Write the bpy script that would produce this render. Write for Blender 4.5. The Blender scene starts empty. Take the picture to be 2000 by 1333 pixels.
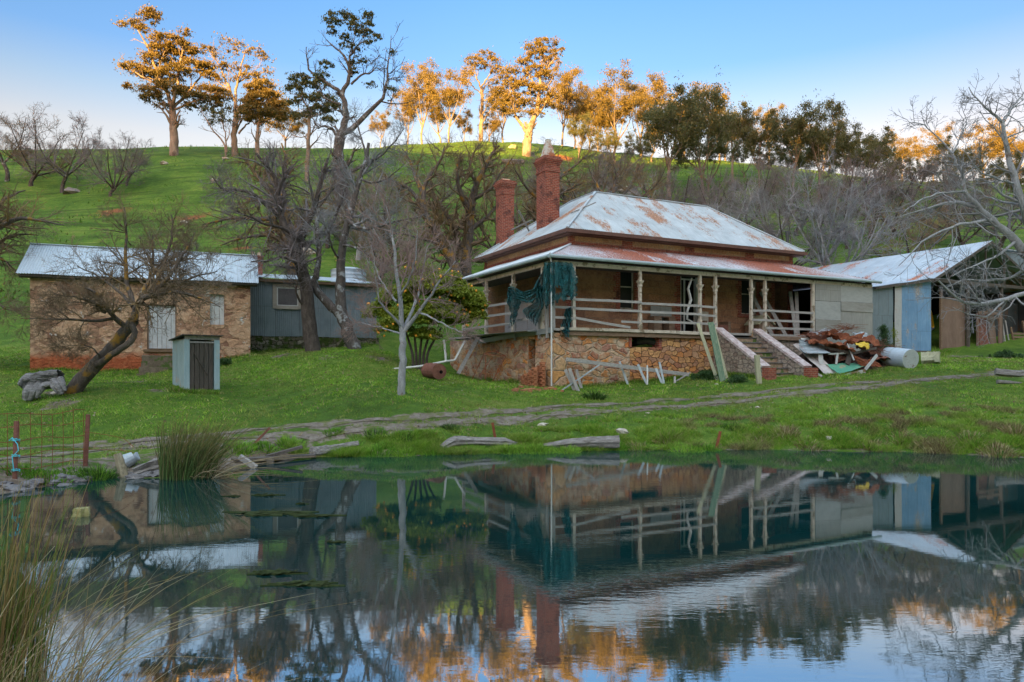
import bpy, math, random
import numpy as np
from mathutils import Vector, Matrix, noise as mnoise
random.seed(7)
rng = np.random.default_rng(11)
R = math.radians
scene = bpy.context.scene
COL = scene.collection

# ------------------------------------------------------------------ camera, sky, sun, exposure
F = 1380.0            # focal length in photo pixels (photo is 2000 wide)
CH = 2.2              # camera height above the pond
HZ = 715.0            # photo row of the horizon
cam_d = bpy.data.cameras.new('camera'); cam = bpy.data.objects.new('camera', cam_d); COL.objects.link(cam)
cam.location = (0, 0, CH); cam.rotation_euler = (R(90), 0, 0)
cam_d.sensor_width = 36; cam_d.lens = F/2000*36; cam_d.shift_y = (HZ-666.5)/2000
cam_d.clip_start = 0.1; cam_d.clip_end = 3000
scene.camera = cam
SUN_EL, SUN_AZ = 6.0, 200.0      # azimuth clockwise from +Y: behind the camera, a little to the left
world = bpy.data.worlds.new('World'); scene.world = world; world.use_nodes = True
wn = world.node_tree; bg = wn.nodes['Background']
sky = wn.nodes.new('ShaderNodeTexSky'); sky.sky_type = 'NISHITA'; sky.sun_disc = False
sky.sun_elevation = R(SUN_EL); sky.sun_rotation = R(SUN_AZ); sky.altitude = 200
sky.air_density = 1.0; sky.dust_density = 0.6; sky.ozone_density = 1.2
# warm band low in the sky, deeper blue above, unseen zenith brightened as added fill
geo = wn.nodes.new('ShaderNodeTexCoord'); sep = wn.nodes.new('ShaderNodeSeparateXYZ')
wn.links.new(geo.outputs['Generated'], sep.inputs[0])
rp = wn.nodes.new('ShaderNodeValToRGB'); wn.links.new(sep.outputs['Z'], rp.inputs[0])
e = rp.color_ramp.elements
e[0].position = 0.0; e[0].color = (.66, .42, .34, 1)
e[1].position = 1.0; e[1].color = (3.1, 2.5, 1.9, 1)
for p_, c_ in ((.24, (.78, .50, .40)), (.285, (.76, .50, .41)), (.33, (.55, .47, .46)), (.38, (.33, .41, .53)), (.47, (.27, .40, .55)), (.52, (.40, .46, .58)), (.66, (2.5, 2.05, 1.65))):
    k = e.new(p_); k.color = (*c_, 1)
rx = wn.nodes.new('ShaderNodeValToRGB'); xm = wn.nodes.new('ShaderNodeMapRange'); wn.links.new(sep.outputs['X'], xm.inputs[0])
xm.inputs['From Min'].default_value = -.6; xm.inputs['From Max'].default_value = .6; wn.links.new(xm.outputs[0], rx.inputs[0])
_m = rx.color_ramp.elements.new(.5); _m.color = (1, 1, 1, 1)
rx.color_ramp.elements[0].color = (.86, .90, .96, 1); rx.color_ramp.elements[2].color = (.78, .78, .84, 1)
mx0 = wn.nodes.new('ShaderNodeMix'); mx0.data_type = 'RGBA'; mx0.blend_type = 'MULTIPLY'; mx0.inputs['Factor'].default_value = 1.0
wn.links.new(rp.outputs[0], mx0.inputs['A']); wn.links.new(rx.outputs[0], mx0.inputs['B'])
mx = wn.nodes.new('ShaderNodeMix'); mx.data_type = 'RGBA'; mx.blend_type = 'MULTIPLY'
mx.inputs['Factor'].default_value = 1.0
wn.links.new(sky.outputs[0], mx.inputs['A']); # sky round the low sun, out of view, boosted warm as added fill
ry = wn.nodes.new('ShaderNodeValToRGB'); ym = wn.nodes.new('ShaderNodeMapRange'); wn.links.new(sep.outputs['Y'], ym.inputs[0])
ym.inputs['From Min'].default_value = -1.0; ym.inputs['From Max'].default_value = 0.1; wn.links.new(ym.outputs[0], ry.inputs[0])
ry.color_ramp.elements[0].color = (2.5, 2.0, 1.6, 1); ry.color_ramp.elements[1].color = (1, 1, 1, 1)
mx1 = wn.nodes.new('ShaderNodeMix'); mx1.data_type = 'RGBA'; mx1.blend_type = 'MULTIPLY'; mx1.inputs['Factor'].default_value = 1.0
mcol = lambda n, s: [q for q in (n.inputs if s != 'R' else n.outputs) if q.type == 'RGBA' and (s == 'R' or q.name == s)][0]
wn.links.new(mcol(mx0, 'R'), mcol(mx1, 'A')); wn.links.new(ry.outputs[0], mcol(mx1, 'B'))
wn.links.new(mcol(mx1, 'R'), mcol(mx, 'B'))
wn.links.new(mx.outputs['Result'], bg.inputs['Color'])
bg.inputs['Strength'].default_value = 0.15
sd = bpy.data.lights.new('sun', 'SUN'); sd.energy = 4.6; sd.angle = R(.5); sd.color = (1.0, .58, .15)
sun = bpy.data.objects.new('sun', sd); COL.objects.link(sun)
_az = R(SUN_AZ); _el = R(SUN_EL)
sdir = Vector((math.sin(_az)*math.cos(_el), math.cos(_az)*math.cos(_el), math.sin(_el)))   # towards the sun
sun.rotation_euler = sdir.to_track_quat('Z', 'Y').to_euler(); sun.location = sdir*50
vs = scene.view_settings; vs.view_transform = 'Standard'; vs.look = 'None'; vs.exposure = 2.5; vs.gamma = 1

# ------------------------------------------------------------------ placing helpers
def P(u, v, d):
    "world point seen at photo pixel (u, v) at depth d"
    return Vector(((u-1000)/F*d, d, CH+(HZ-v)/F*d))

SH = np.array([(-700,10.5),(0,12.1),(120,13.0),(230,13.8),(330,14.0),(450,15.2),(600,16.9),(900,17.5),(1200,18.4),
               (1500,18.5),(1700,18.2),(2000,17.0),(2600,15.0)])
CP = np.array([  # photo column, distance, photo row of the ground there
 (0,16.5,880),(0,20,828),(100,22.5,780),(140,23.5,765),(60,29.9,725),(0,32,712),(300,29.5,738),(475,33,697),(380,24.6,757),
 (200,17.5,866),(200,20,815),(330,18,848),(0,45,600),(0,70,450),(0,100,335),(20,115,296),(200,45,600),(200,70,450),(200,95,340),(330,105,300),
 (170,115,294),(500,18.3,848),(500,24,775),(500,28,735),(600,33,686),(550,36,684),(500,35,690),(640,37,684),(700,33,682),(720,37.5,677),(600,45,600),
 (600,70,440),(600,95,330),(600,108,298),(450,106,298),(785,22,770),(785,18.8,836),(815,29,725),(850,28,738),(1080,27.6,758),
 (950,33,747),(905,36,733),(900,45,610),(900,70,450),(900,100,335),(900,135,280),(1100,22,800),(1100,25,775),(1000,19.5,845),
 (1300,24,785),(1300,28.8,748),(1200,45,610),(1200,70,460),(1200,110,345),(1200,135,300),(1000,135,280),(1400,21,822),(1500,28.6,741),
 (1600,25,757),(1600,30,735),(1700,21,805),(1700,23.5,772),(1800,27,740),(1765,31,719),(1810,37,692),(1990,38,690),(2000,31,710),
 (2000,20.5,815),(1990,24,765),(1680,35,698),(1700,50,590),(1750,60,505),(1500,60,520),(1500,85,430),(1500,110,355),(1500,135,325),
 (1750,90,420),(1750,120,372),(1950,90,430),(1950,120,385),(1950,150,360),
 (0,160,330),(500,160,330),(1000,190,330),(1500,190,370),(2000,200,400),(0,300,470),(1000,300,450),(2000,300,480),(1000,600,640),(0,600,640),(2000,600,640),
 (0,13,905),(600,13,905),(1200,14,900),(2000,14,890),(2500,20,800),(2500,38,690),(2500,90,440),(-450,20,820),(-450,35,690),(-450,90,350)], float)
def _f(u, d): return np.stack([np.asarray(u)/F*1.2, np.log(np.asarray(d))], -1)
_c = _f(CP[:, 0], CP[:, 1])
def _k(a, b): return np.sqrt(((a[:, None, :]-b[None, :, :])**2).sum(-1)+.006)
_A = _k(_c, _c); _n = len(CP)
_M = np.block([[_A, np.ones((_n, 1))], [np.ones((1, _n)), np.zeros((1, 1))]])
_w = np.linalg.solve(_M, np.append((HZ-CP[:, 2])/F, 0))
def sst(a, b, x): t = np.clip((x-a)/(b-a), 0, 1); return t*t*(3-2*t)
def gza(x, y):
    "ground height (arrays)"
    x = np.atleast_1d(np.asarray(x, float)); y = np.atleast_1d(np.asarray(y, float))
    yy = np.clip(y, 9, 600)
    u = np.clip(1000+F*x/yy, -500, 2600)
    E = _k(_f(u, yy), _c)@_w[:-1]+_w[-1]
    far = CH+E*yy
    nearl = .35+.25*sst(3, -2, y)
    land = nearl+(far-nearl)*sst(9, 13, y)
    land = np.maximum(land, .12)
    sh = np.interp(u, SH[:, 0], SH[:, 1])
    wob = .16*np.sin(x*1.7)+.10*np.sin(x*4.3+1)+.05*np.sin(x*9.1)
    r = np.maximum.reduce([y-sh+wob, 3.6-y+.2*np.sin(x*2), -15-x, x-23])
    r = np.maximum(r, .9-np.hypot((x+3.9)/1.3, y-4.2))
    z = np.where(r < 0, np.maximum(r*.4, -1.2), land*sst(-.15, 1.5, r)-land*sst(-.15, 1.5, 0*r)*np.exp(-np.maximum(r,0)*8))
    # lumps
    z = z+np.where(r > 0, np.minimum(r, 1)*(.035*np.sin(x*2.1+y*1.3)*np.sin(y*2.7-x*.9)+.02*np.sin(x*5.3)*np.sin(y*4.7+1)), 0)
    z = z+sst(45, 90, y)*(.5*np.sin(x*.13+y*.07)*np.sin(y*.16)+.25*np.sin(x*.41+1)*np.sin(y*.33+x*.1))
    back = sst(5, 200, -y)*np.interp(x, [-420, -175, -150, -128, -105, -65, -20, 420], [80, 79, 76, 71, 71.5, 75, 78.5, 88])
    return z+np.where(y < 0, back, 0)
def gz(x, y): return float(gza(x, y)[0])
def G(u, d):
    "point on the ground in column u at distance d"
    x = (u-1000)/F*d; return Vector((x, d, gz(x, d)))
_ds = np.concatenate([np.arange(11, 45, .05), np.arange(45, 200, .5)])
def hit(u, v):
    "point where the ground shows at photo pixel (u, v)"
    x = (u-1000)/F*_ds; z = gza(x, _ds); vv = HZ-(z-CH)/_ds*F
    i = np.argmax((vv <= v) & (z > 0.0)); return Vector((x[i], _ds[i], z[i]))

# ------------------------------------------------------------------ objects
ORG = {}
def root_of(o):
    while o.parent: o = o.parent
    return o
def settag(o, label=None, cat=None, group=None, kind=None):
    if label: o['label'] = label
    if cat: o['category'] = cat
    if group: o['group'] = group
    if kind: o['kind'] = kind
    return o
def thing(name, label, cat, loc, rz=0, group=None, org=None):
    o = bpy.data.objects.new(name, None); COL.objects.link(o); o.empty_display_size = .2
    o.location = loc; o.rotation_euler = (0, 0, rz); ORG[o] = Vector(loc) if org is None else Vector(org)
    return settag(o, label, cat, group)
def mesh_np(name, V, quads=None, tris=None, smooth=False, uv=True, mats=None):
    V = np.asarray(V, np.float32).reshape(-1, 3)
    me = bpy.data.meshes.new(name); me.vertices.add(len(V)); me.vertices.foreach_set('co', V.ravel())
    L = []; cnt = []
    if quads is not None and len(quads): L.append(np.asarray(quads, np.int32).ravel()); cnt += [np.full(len(quads), 4, np.int32)]
    if tris is not None and len(tris): L.append(np.asarray(tris, np.int32).ravel()); cnt += [np.full(len(tris), 3, np.int32)]
    L = np.concatenate(L); cnt = np.concatenate(cnt)
    me.loops.add(len(L)); me.loops.foreach_set('vertex_index', L)
    me.polygons.add(len(cnt)); st = np.concatenate([[0], np.cumsum(cnt)[:-1]]).astype(np.int32)
    me.polygons.foreach_set('loop_start', st)
    try: me.polygons.foreach_set('loop_total', cnt)
    except Exception: pass
    me.polygons.foreach_set('use_smooth', np.full(len(cnt), smooth))
    me.update(calc_edges=True)
    if uv: boxuv(me)
    return me
def boxuv(me):
    n = len(me.polygons); nl = len(me.loops)
    N = np.zeros(n*3, np.float32); me.polygons.foreach_get('normal', N); N = N.reshape(-1, 3)
    lt = np.zeros(n, np.int32); me.polygons.foreach_get('loop_total', lt)
    vi = np.zeros(nl, np.int32); me.loops.foreach_get('vertex_index', vi)
    V = np.zeros(len(me.vertices)*3, np.float32); me.vertices.foreach_get('co', V); V = V.reshape(-1, 3)
    Nl = np.repeat(N, lt, 0); Q = V[vi]; a = np.abs(Nl)
    U = np.where((a[:, 2] > .92)[:, None], Q[:, [0, 1]], np.where((a[:, 0] > a[:, 1])[:, None], Q[:, [1, 2]], Q[:, [0, 2]]))
    l = me.uv_layers.new(name='UVMap'); l.data.foreach_set('uv', U.astype(np.float32).ravel())
def link(name, me, m, parent=None, loc=None):
    o = bpy.data.objects.new(name, me); COL.objects.link(o)
    if m is not None: me.materials.append(m)
    if parent is not None: o.parent = parent
    if loc is not None: o.location = loc
    return o
class MB:
    def __init__(s): s.v = []; s.f = []; s.cuts = []; s.hold = False
    def add(s, vs, fs):
        if not s.hold: s.cuts.append((len(s.v), len(s.f)))
        n = len(s.v); s.v += [tuple(p) for p in vs]; s.f += [tuple(i+n for i in f) for f in fs]; return s
    def box(s, x0, x1, y0, y1, z0, z1, j=0):
        vs = [(x, y, z) for z in (z0, z1) for x, y in ((x0, y0), (x1, y0), (x1, y1), (x0, y1))]
        if j: vs = [(a+random.uniform(-j, j), b+random.uniform(-j, j), c+random.uniform(-j, j)) for a, b, c in vs]
        return s.add(vs, [(3, 2, 1, 0), (4, 5, 6, 7), (0, 1, 5, 4), (1, 2, 6, 5), (2, 3, 7, 6), (3, 0, 4, 7)])
    def beam(s, p, q, w, h, up=(0, 0, 1), w2=None, h2=None):
        p = Vector(p); q = Vector(q); t = (q-p).normalized(); up = Vector(up)
        if abs(t.dot(up)) > .97: up = Vector((1, 0, 0)) if abs(t.x) < .9 else Vector((0, 1, 0))
        a = t.cross(up).normalized(); b = a.cross(t)
        w2 = w2 or w; h2 = h2 or h
        vs = [p-a*w/2-b*h/2, p+a*w/2-b*h/2, p+a*w/2+b*h/2, p-a*w/2+b*h/2, q-a*w2/2-b*h2/2, q+a*w2/2-b*h2/2, q+a*w2/2+b*h2/2, q-a*w2/2+b*h2/2]
        return s.add(vs, [(3, 2, 1, 0), (4, 5, 6, 7), (0, 1, 5, 4), (1, 2, 6, 5), (2, 3, 7, 6), (3, 0, 4, 7)])
    def tube(s, pts, r, k=8, cap=True, squash=1):
        pts = [Vector(p) for p in pts]; n = len(pts)
        rs = r if isinstance(r, (list, tuple)) else [r]*n
        base = len(s.v); d0 = (pts[-1]-pts[0]).normalized()
        ref = Vector((0, 0, 1)) if abs(d0.z) < .8 else Vector((1, 0, 0))
        vs = []
        for i, p in enumerate(pts):
            t = (pts[min(i+1, n-1)]-pts[max(i-1, 0)]).normalized()
            a = t.cross(ref).normalized(); b = a.cross(t)
            for j in range(k):
                th = 2*math.pi*j/k; vs.append(p+a*math.cos(th)*rs[i]+b*math.sin(th)*rs[i]*squash)
        fs = [(i*k+j, i*k+(j+1) % k, (i+1)*k+(j+1) % k, (i+1)*k+j) for i in range(n-1) for j in range(k)]
        if cap: fs += [tuple(range(k-1, -1, -1)), tuple((n-1)*k+j for j in range(k))]
        return s.add(vs, fs)
    def lathe(s, prof, c, k=12, square=False):
        "prof: (radius, z) list"
        cx, cy = c; vs = []
        ks = 4 if square else k
        for r, z in prof:
            for j in range(ks):
                th = 2*math.pi*(j+.5)/ks; q = r*(1.4142 if square else 1)
                vs.append((cx+q*math.cos(th), cy+q*math.sin(th), z))
        n = len(prof)
        fs = [(i*ks+j, i*ks+(j+1) % ks, (i+1)*ks+(j+1) % ks, (i+1)*ks+j) for i in range(n-1) for j in range(ks)]
        fs += [tuple(range(ks-1, -1, -1)), tuple((n-1)*ks+j for j in range(ks))]
        return s.add(vs, fs)
    def each(s, name, m, parent, **k):
        "one object for every added piece"
        c = s.cuts+[(len(s.v), len(s.f))]; out = []
        for (v0, f0), (v1, f1) in zip(c[:-1], c[1:]):
            q = MB(); q.v = s.v[v0:v1]; q.f = [tuple(i-v0 for i in f) for f in s.f[f0:f1]]; out.append(q.build(name, m, parent, **k))
        return out
    def build(s, name, m, parent=None, org=None, smooth=False, label=None):
        o_ = ORG[root_of(parent)] if parent is not None else Vector(org if org is not None else (0, 0, 0))
        me = bpy.data.meshes.new(name)
        me.from_pydata([(a-o_.x, b-o_.y, c-o_.z) for a, b, c in s.v], [], s.f); me.update()
        if smooth: me.polygons.foreach_set('use_smooth', [True]*len(me.polygons))
        boxuv(me)
        o = link(name, me, m, parent, None if parent is not None else o_)
        if label: o['label'] = label
        if parent is None: ORG[o] = o_
        return o
def copy_tree(o, parent=None):
    c = o.copy(); COL.objects.link(c)
    if parent is not None: c.parent = parent
    for ch in list(o.children): copy_tree(ch, c)
    return c
def solidify(o, t=.008):
    m = o.modifiers.new('thick', 'SOLIDIFY'); m.thickness = t; m.offset = 0; return o

# ------------------------------------------------------------------ materials
def nd(nt, typ, props=None, **ins):
    n = nt.nodes.new(typ)
    for k, v in (props or {}).items(): setattr(n, k, v)
    for k, v in ins.items():
        i = n.inputs[int(k[1:])] if (k[0] == 'i' and k[1:].isdigit()) else n.inputs[k.replace('_', ' ')]
        if isinstance(v, bpy.types.NodeSocket): nt.links.new(v, i)
        else: i.default_value = v
    return n
def ramp(nt, fac, stops, interp='LINEAR'):
    n = nt.nodes.new('ShaderNodeValToRGB'); nt.links.new(fac, n.inputs[0]); e = n.color_ramp.elements; n.color_ramp.interpolation = interp
    while len(e) < len(stops): e.new(.5)
    for i, (p, c) in enumerate(stops):
        e[i].position = p; e[i].color = (*c, 1) if len(c) == 3 else c
    return n.outputs[0]
def ev(cols): 
    k = len(cols); return [(.28+.44*i/(k-1), c) for i, c in enumerate(cols)]
def g1(x): return (x, x, x)
def newmat(name):
    m = bpy.data.materials.new(name); m.use_nodes = True; nt = m.node_tree
    return m, nt, nt.nodes['Principled BSDF']
def coords(nt, kind='Object', stretch=(1, 1, 1), distort=0, dscale=3):
    tc = nt.nodes.new('ShaderNodeTexCoord')
    v = nd(nt, 'ShaderNodeMapping', Vector=tc.outputs[kind], Scale=stretch).outputs[0]
    if distort:
        nz = nd(nt, 'ShaderNodeTexNoise', Vector=v, Scale=dscale, Detail=3.0)
        s = nd(nt, 'ShaderNodeVectorMath', {'operation': 'SUBTRACT'}, i0=nz.outputs['Color'], i1=(.5, .5, .5))
        sc = nd(nt, 'ShaderNodeVectorMath', {'operation': 'SCALE'}, i0=s.outputs[0]); sc.inputs['Scale'].default_value = distort
        v = nd(nt, 'ShaderNodeVectorMath', {'operation': 'ADD'}, i0=v, i1=sc.outputs[0]).outputs[0]
    return v
def nz(nt, v, scale, detail=5, rough=.6): return nd(nt, 'ShaderNodeTexNoise', Vector=v, Scale=float(scale), Detail=float(detail), Roughness=rough).outputs[0]
def mixc(nt, f, a, b, mode='MIX'):
    n = nt.nodes.new('ShaderNodeMix'); n.data_type = 'RGBA'; n.blend_type = mode
    for s, v in (('Factor', f), ('A', a), ('B', b)):
        i = [q for q in n.inputs if q.name == s and (q.type == 'RGBA' or s == 'Factor')][0]
        if isinstance(v, bpy.types.NodeSocket): nt.links.new(v, i)
        elif s == 'Factor': i.default_value = v
        else: i.default_value = (*v, 1)
    return [o for o in n.outputs if o.type == 'RGBA'][0]
def mth(nt, op, a, b=0.0, clamp=False):
    n = nd(nt, 'ShaderNodeMath', {'operation': op, 'use_clamp': clamp}, i0=a, i1=b); return n.outputs[0]
def bumpit(nt, b, h, strength, dist):
    n = nd(nt, 'ShaderNodeBump', Height=h, Strength=strength, Distance=dist); nt.links.new(n.outputs[0], b.inputs['Normal'])
def simple(name, cols, scale=4, rough=.85, bump=.4, dist=.02, stretch=(1, 1, 1), coord='Object', fine=6, metal=0, spec=.3, patch=None):
    m, nt, b = newmat(name); v = coords(nt, coord, stretch)
    f = mth(nt, 'ADD', mth(nt, 'MULTIPLY', nz(nt, v, scale), .55), mth(nt, 'MULTIPLY', nz(nt, v, scale*fine, 4, .7), .45))
    c = ramp(nt, f, ev(cols))
    if patch:   # (colour, scale, lo, hi)
        pc, ps, lo, hi = patch
        pf = ramp(nt, nz(nt, coords(nt, coord), ps, 6, .65), [(lo, g1(0)), (hi, g1(1))])
        c = mixc(nt, pf, c, pc)
    nt.links.new(c, b.inputs['Base Color']); b.inputs['Roughness'].default_value = rough
    b.inputs['Metallic'].default_value = metal; b.inputs['Specular IOR Level'].default_value = spec
    if bump: bumpit(nt, b, f, bump, dist)
    return m
def iron(name, cols, rust=.0, rcol=(.30, .09, .035), rough=.5, metal=.25, rscale=1.2, dots=False):
    "weathered galvanised iron, UV in metres (x across the sheets, y along them)"
    m, nt, b = newmat(name); v = coords(nt, 'UV'); v2 = coords(nt, 'UV', (1, .35, 1))
    f = mth(nt, 'ADD', mth(nt, 'MULTIPLY', nz(nt, v, 1.1), .5), mth(nt, 'MULTIPLY', nz(nt, coords(nt, 'UV', (14, 1.5, 1)), 1, 5, .7), .5))
    c = ramp(nt, f, ev(cols))
    br = nd(nt, 'ShaderNodeTexBrick', {'offset': .37}, Vector=v, Color1=(.84, .84, .84, 1), Color2=(1.08, 1.08, 1.08, 1), Mortar=(.55, .5, .47, 1), Scale=1.0, Mortar_Size=.012)
    br.inputs['Brick Width'].default_value = .78; br.inputs['Row Height'].default_value = 2.3
    c = mixc(nt, .5, c, br.outputs[0], 'MULTIPLY')
    if rust > 0:
        a = nz(nt, v2, rscale, 8, .72); a2 = nz(nt, coords(nt, 'UV', (9, 2.5, 1)), 3, 4, .7)
        s = mth(nt, 'ADD', mth(nt, 'MULTIPLY', a, .72), mth(nt, 'MULTIPLY', a2, .28))
        lo = .66-rust*.26
        k = ramp(nt, s, [(lo, g1(0)), (lo+.05, g1(1))])
        if dots:
            wx = nd(nt, 'ShaderNodeTexWave', {'wave_type': 'BANDS', 'bands_direction': 'X'}, Vector=v, Scale=3.1, Distortion=0.0)
            wy = nz(nt, coords(nt, 'UV', (10, 5, 1)), 2.2, 2)
            k = mth(nt, 'MULTIPLY', k, ramp(nt, mth(nt, 'ADD', mth(nt, 'MULTIPLY', wx.outputs['Fac'], .5), wy), [(.72, g1(1)), (1.02, g1(.15))]))
        rc = ramp(nt, nz(nt, v, 9), ev([tuple(q*.55 for q in rcol), rcol, tuple(min(1, q*1.6) for q in rcol)]))
        c = mixc(nt, k, c, rc)
        nt.links.new(mth(nt, 'ADD', mth(nt, 'MULTIPLY', k, .4), rough, True), b.inputs['Roughness'])
        nt.links.new(mth(nt, 'MULTIPLY', mth(nt, 'SUBTRACT', 1.0, k), metal), b.inputs['Metallic'])
    else:
        b.inputs['Roughness'].default_value = rough; b.inputs['Metallic'].default_value = metal
    nt.links.new(c, b.inputs['Base Color'])
    bumpit(nt, b, nz(nt, v, 5), .25, .02)
    return m
def stone(name, cols, mortar, sx=2.3, sy=3.6, mw=.07, stain=None, bump=.9, rnd=.9, mvar=.5):
    m, nt, b = newmat(name); v = coords(nt, 'UV', (sx, sy, 1), .42, 1.1)
    vo = nd(nt, 'ShaderNodeTexVoronoi', {'voronoi_dimensions': '2D', 'feature': 'F1', 'distance': 'CHEBYCHEV'}, Vector=v, Scale=1.0, Randomness=rnd)
    ed = nd(nt, 'ShaderNodeTexVoronoi', {'voronoi_dimensions': '2D', 'feature': 'F2', 'distance': 'CHEBYCHEV'}, Vector=v, Scale=1.0, Randomness=rnd)
    sp = nd(nt, 'ShaderNodeSeparateColor', Color=vo.outputs['Color'])
    fine = nz(nt, coords(nt, 'UV'), 9, 6, .7)
    cc = ramp(nt, sp.outputs[0], [(i/(len(cols)-1), c) for i, c in enumerate(cols)])
    cc = mixc(nt, .8, cc, ramp(nt, fine, [(.3, g1(.42)), (.7, g1(1.5))]), 'MULTIPLY')
    big = nz(nt, coords(nt, 'UV'), .8, 3)
    wv = mth(nt, 'ADD', mth(nt, 'MULTIPLY', big, mvar*mw*2), mth(nt, 'MULTIPLY', nz(nt, coords(nt, 'UV'), 14, 3), mw*.8))
    edge = mth(nt, 'DIVIDE', mth(nt, 'SUBTRACT', ed.outputs['Distance'], vo.outputs['Distance']), wv)
    k = ramp(nt, edge, [(.55, g1(0)), (1.0, g1(1))])
    mc = mixc(nt, .8, mortar, ramp(nt, fine, [(.3, g1(.6)), (.7, g1(1.3))]), 'MULTIPLY')
    c = mixc(nt, k, mc, cc)
    if stain:
        sc, ss, lo, hi = stain
        c = mixc(nt, ramp(nt, nz(nt, coords(nt, 'UV'), ss, 5), [(lo, g1(0)), (hi, g1(1))]), c, sc)
    nt.links.new(c, b.inputs['Base Color']); b.inputs['Roughness'].default_value = .92; b.inputs['Specular IOR Level'].default_value = .2
    h = mth(nt, 'ADD', mth(nt, 'MULTIPLY', mth(nt, 'MINIMUM', edge, 1.8), .55), mth(nt, 'MULTIPLY', fine, 1.1)); bumpit(nt, b, h, bump, .05)
    return m
def brick(name, c1, c2, mortar, w=.23, h=.076, ms=.012, patch=None, bump=.7, fade=None):
    m, nt, b = newmat(name); v = coords(nt, 'UV', (1, 1, 1), .012, 6)
    br = nd(nt, 'ShaderNodeTexBrick', Vector=v, Color1=(*c1, 1), Color2=(*c2, 1), Mortar=(*mortar, 1), Scale=1.0, Mortar_Size=ms, Mortar_Smooth=.2, Bias=0.0)
    br.inputs['Brick Width'].default_value = w; br.inputs['Row Height'].default_value = h
    fine = nz(nt, coords(nt, 'UV'), 12, 6, .7)
    c = mixc(nt, .9, br.outputs[0], ramp(nt, fine, [(.3, g1(.5)), (.7, g1(1.4))]), 'MULTIPLY')
    if patch:
        pc, ps, lo, hi = patch
        c = mixc(nt, ramp(nt, nz(nt, coords(nt, 'UV'), ps, 7, .7), [(lo, g1(0)), (hi, g1(1))]), c, pc)
    nt.links.new(c, b.inputs['Base Color']); b.inputs['Roughness'].default_value = .9; b.inputs['Specular IOR Level'].default_value = .2
    bumpit(nt, b, mth(nt, 'ADD', mth(nt, 'SUBTRACT', 1.0, br.outputs[1]), mth(nt, 'MULTIPLY', fine, .4)), bump, .02)
    return m
wood = lambda name, cols, **k: simple(name, cols, scale=3, stretch=k.pop('stretch', (6, 6, 1.0)), rough=.9, bump=.5, dist=.01, **k)

M_wood_grey = wood('wood_grey', [(.16, .15, .15), (.30, .28, .27), (.46, .43, .41)])
M_wood_greyx = wood('wood_grey_horizontal', [(.16, .15, .15), (.34, .32, .31), (.52, .49, .47)], stretch=(1, 6, 8))
M_wood_brown = wood('wood_brown', [(.09, .055, .035), (.20, .13, .09), (.33, .24, .17)], stretch=(1.5, 6, 6))
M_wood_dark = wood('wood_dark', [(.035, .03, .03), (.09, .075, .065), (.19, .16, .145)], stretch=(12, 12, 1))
M_wood_green = wood('wood_green_paint', [(.30, .29, .22), (.13, .19, .13), (.05, .12, .08)])
M_wood_pale = wood('wood_pale', [(.22, .22, .15), (.36, .35, .24), (.48, .45, .34)])
M_paint = simple('cream_paint', [(.36, .27, .20), (.52, .45, .38), (.60, .54, .48)], 5, .75, patch=((.22, .17, .12), 3.5, .55, .62))
M_white = simple('white_paint', [(.42, .42, .43), (.58, .58, .58), (.7, .7, .7)], 3, .6, .1)
M_capping = simple('flaking_white_coping', [(.20, .07, .05), (.46, .38, .38), (.72, .70, .71)], 6, .85, fine=5)
M_rust = simple('rust', [(.07, .025, .018), (.19, .06, .03), (.33, .12, .055)], 4, .95)
M_rust_pink = simple('rust_pink', [(.08, .035, .028), (.18, .075, .055), (.30, .14, .10)], 5, .9)
M_steel = simple('dull_steel', [(.22, .26, .30), (.38, .42, .46), (.5, .54, .57)], 3, .5, .15, metal=.35, patch=((.24, .12, .07), 3, .60, .68))
M_dark = simple('interior_shade', [(.003, .003, .003), (.006, .005, .005), (.01, .009, .008)], 3, spec=.05)  # near-black colour paints in the shade inside openings and holes
M_glass = simple('old_dark_glass', [(.008, .009, .011), (.014, .016, .018), (.02, .022, .026)], 2, .5, 0, spec=.25)
M_curtain = simple('window_mesh_screen', [(.07, .065, .07), (.12, .11, .12), (.16, .15, .15)], 3, .5, .05)
M_roof_main = iron('main_roof_iron', [(.30, .33, .36), (.42, .45, .48), (.56, .59, .62)], .54, (.32, .17, .11), rscale=.9)
M_roof_ver = iron('veranda_roof_iron', [(.36, .38, .44), (.46, .48, .54), (.58, .60, .65)], 1.0, (.27, .085, .05), rscale=.9, dots=True)
M_roof_barn = iron('barn_roof_iron', [(.26, .32, .40), (.38, .44, .52), (.52, .58, .65)], .46, (.36, .13, .07), rscale=.5)
M_roof_cot = iron('cottage_roof_iron', [(.34, .40, .47), (.46, .52, .59), (.58, .64, .70)], .12, (.30, .22, .18))
M_wall_iron = iron('shed_wall_iron', [(.13, .17, .20), (.20, .25, .29), (.28, .33, .37)], .10, (.22, .17, .12), metal=.3, rscale=.5)
M_wall_blue = iron('barn_wall_blue_iron', [(.12, .24, .40), (.17, .32, .52), (.28, .43, .62)], .50, (.36, .33, .32), metal=.15, rscale=.8)
M_wall_grey = iron('flat_sheet_iron', [(.22, .235, .24), (.30, .315, .32), (.38, .40, .41)], .22, (.26, .22, .18), metal=.4, rscale=.6)
M_iron_dark = iron('dark_iron', [(.025, .028, .03), (.05, .055, .06), (.09, .10, .11)], .5, (.10, .05, .03))
M_gutter = simple('gutter_grey_blue', [(.24, .30, .33), (.33, .40, .43), (.42, .49, .52)], 2, .5, .1)
M_gutter_br = simple('gutter_brown', [(.07, .035, .03), (.13, .065, .05), (.18, .10, .08)], 2, .6, .1)
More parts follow.
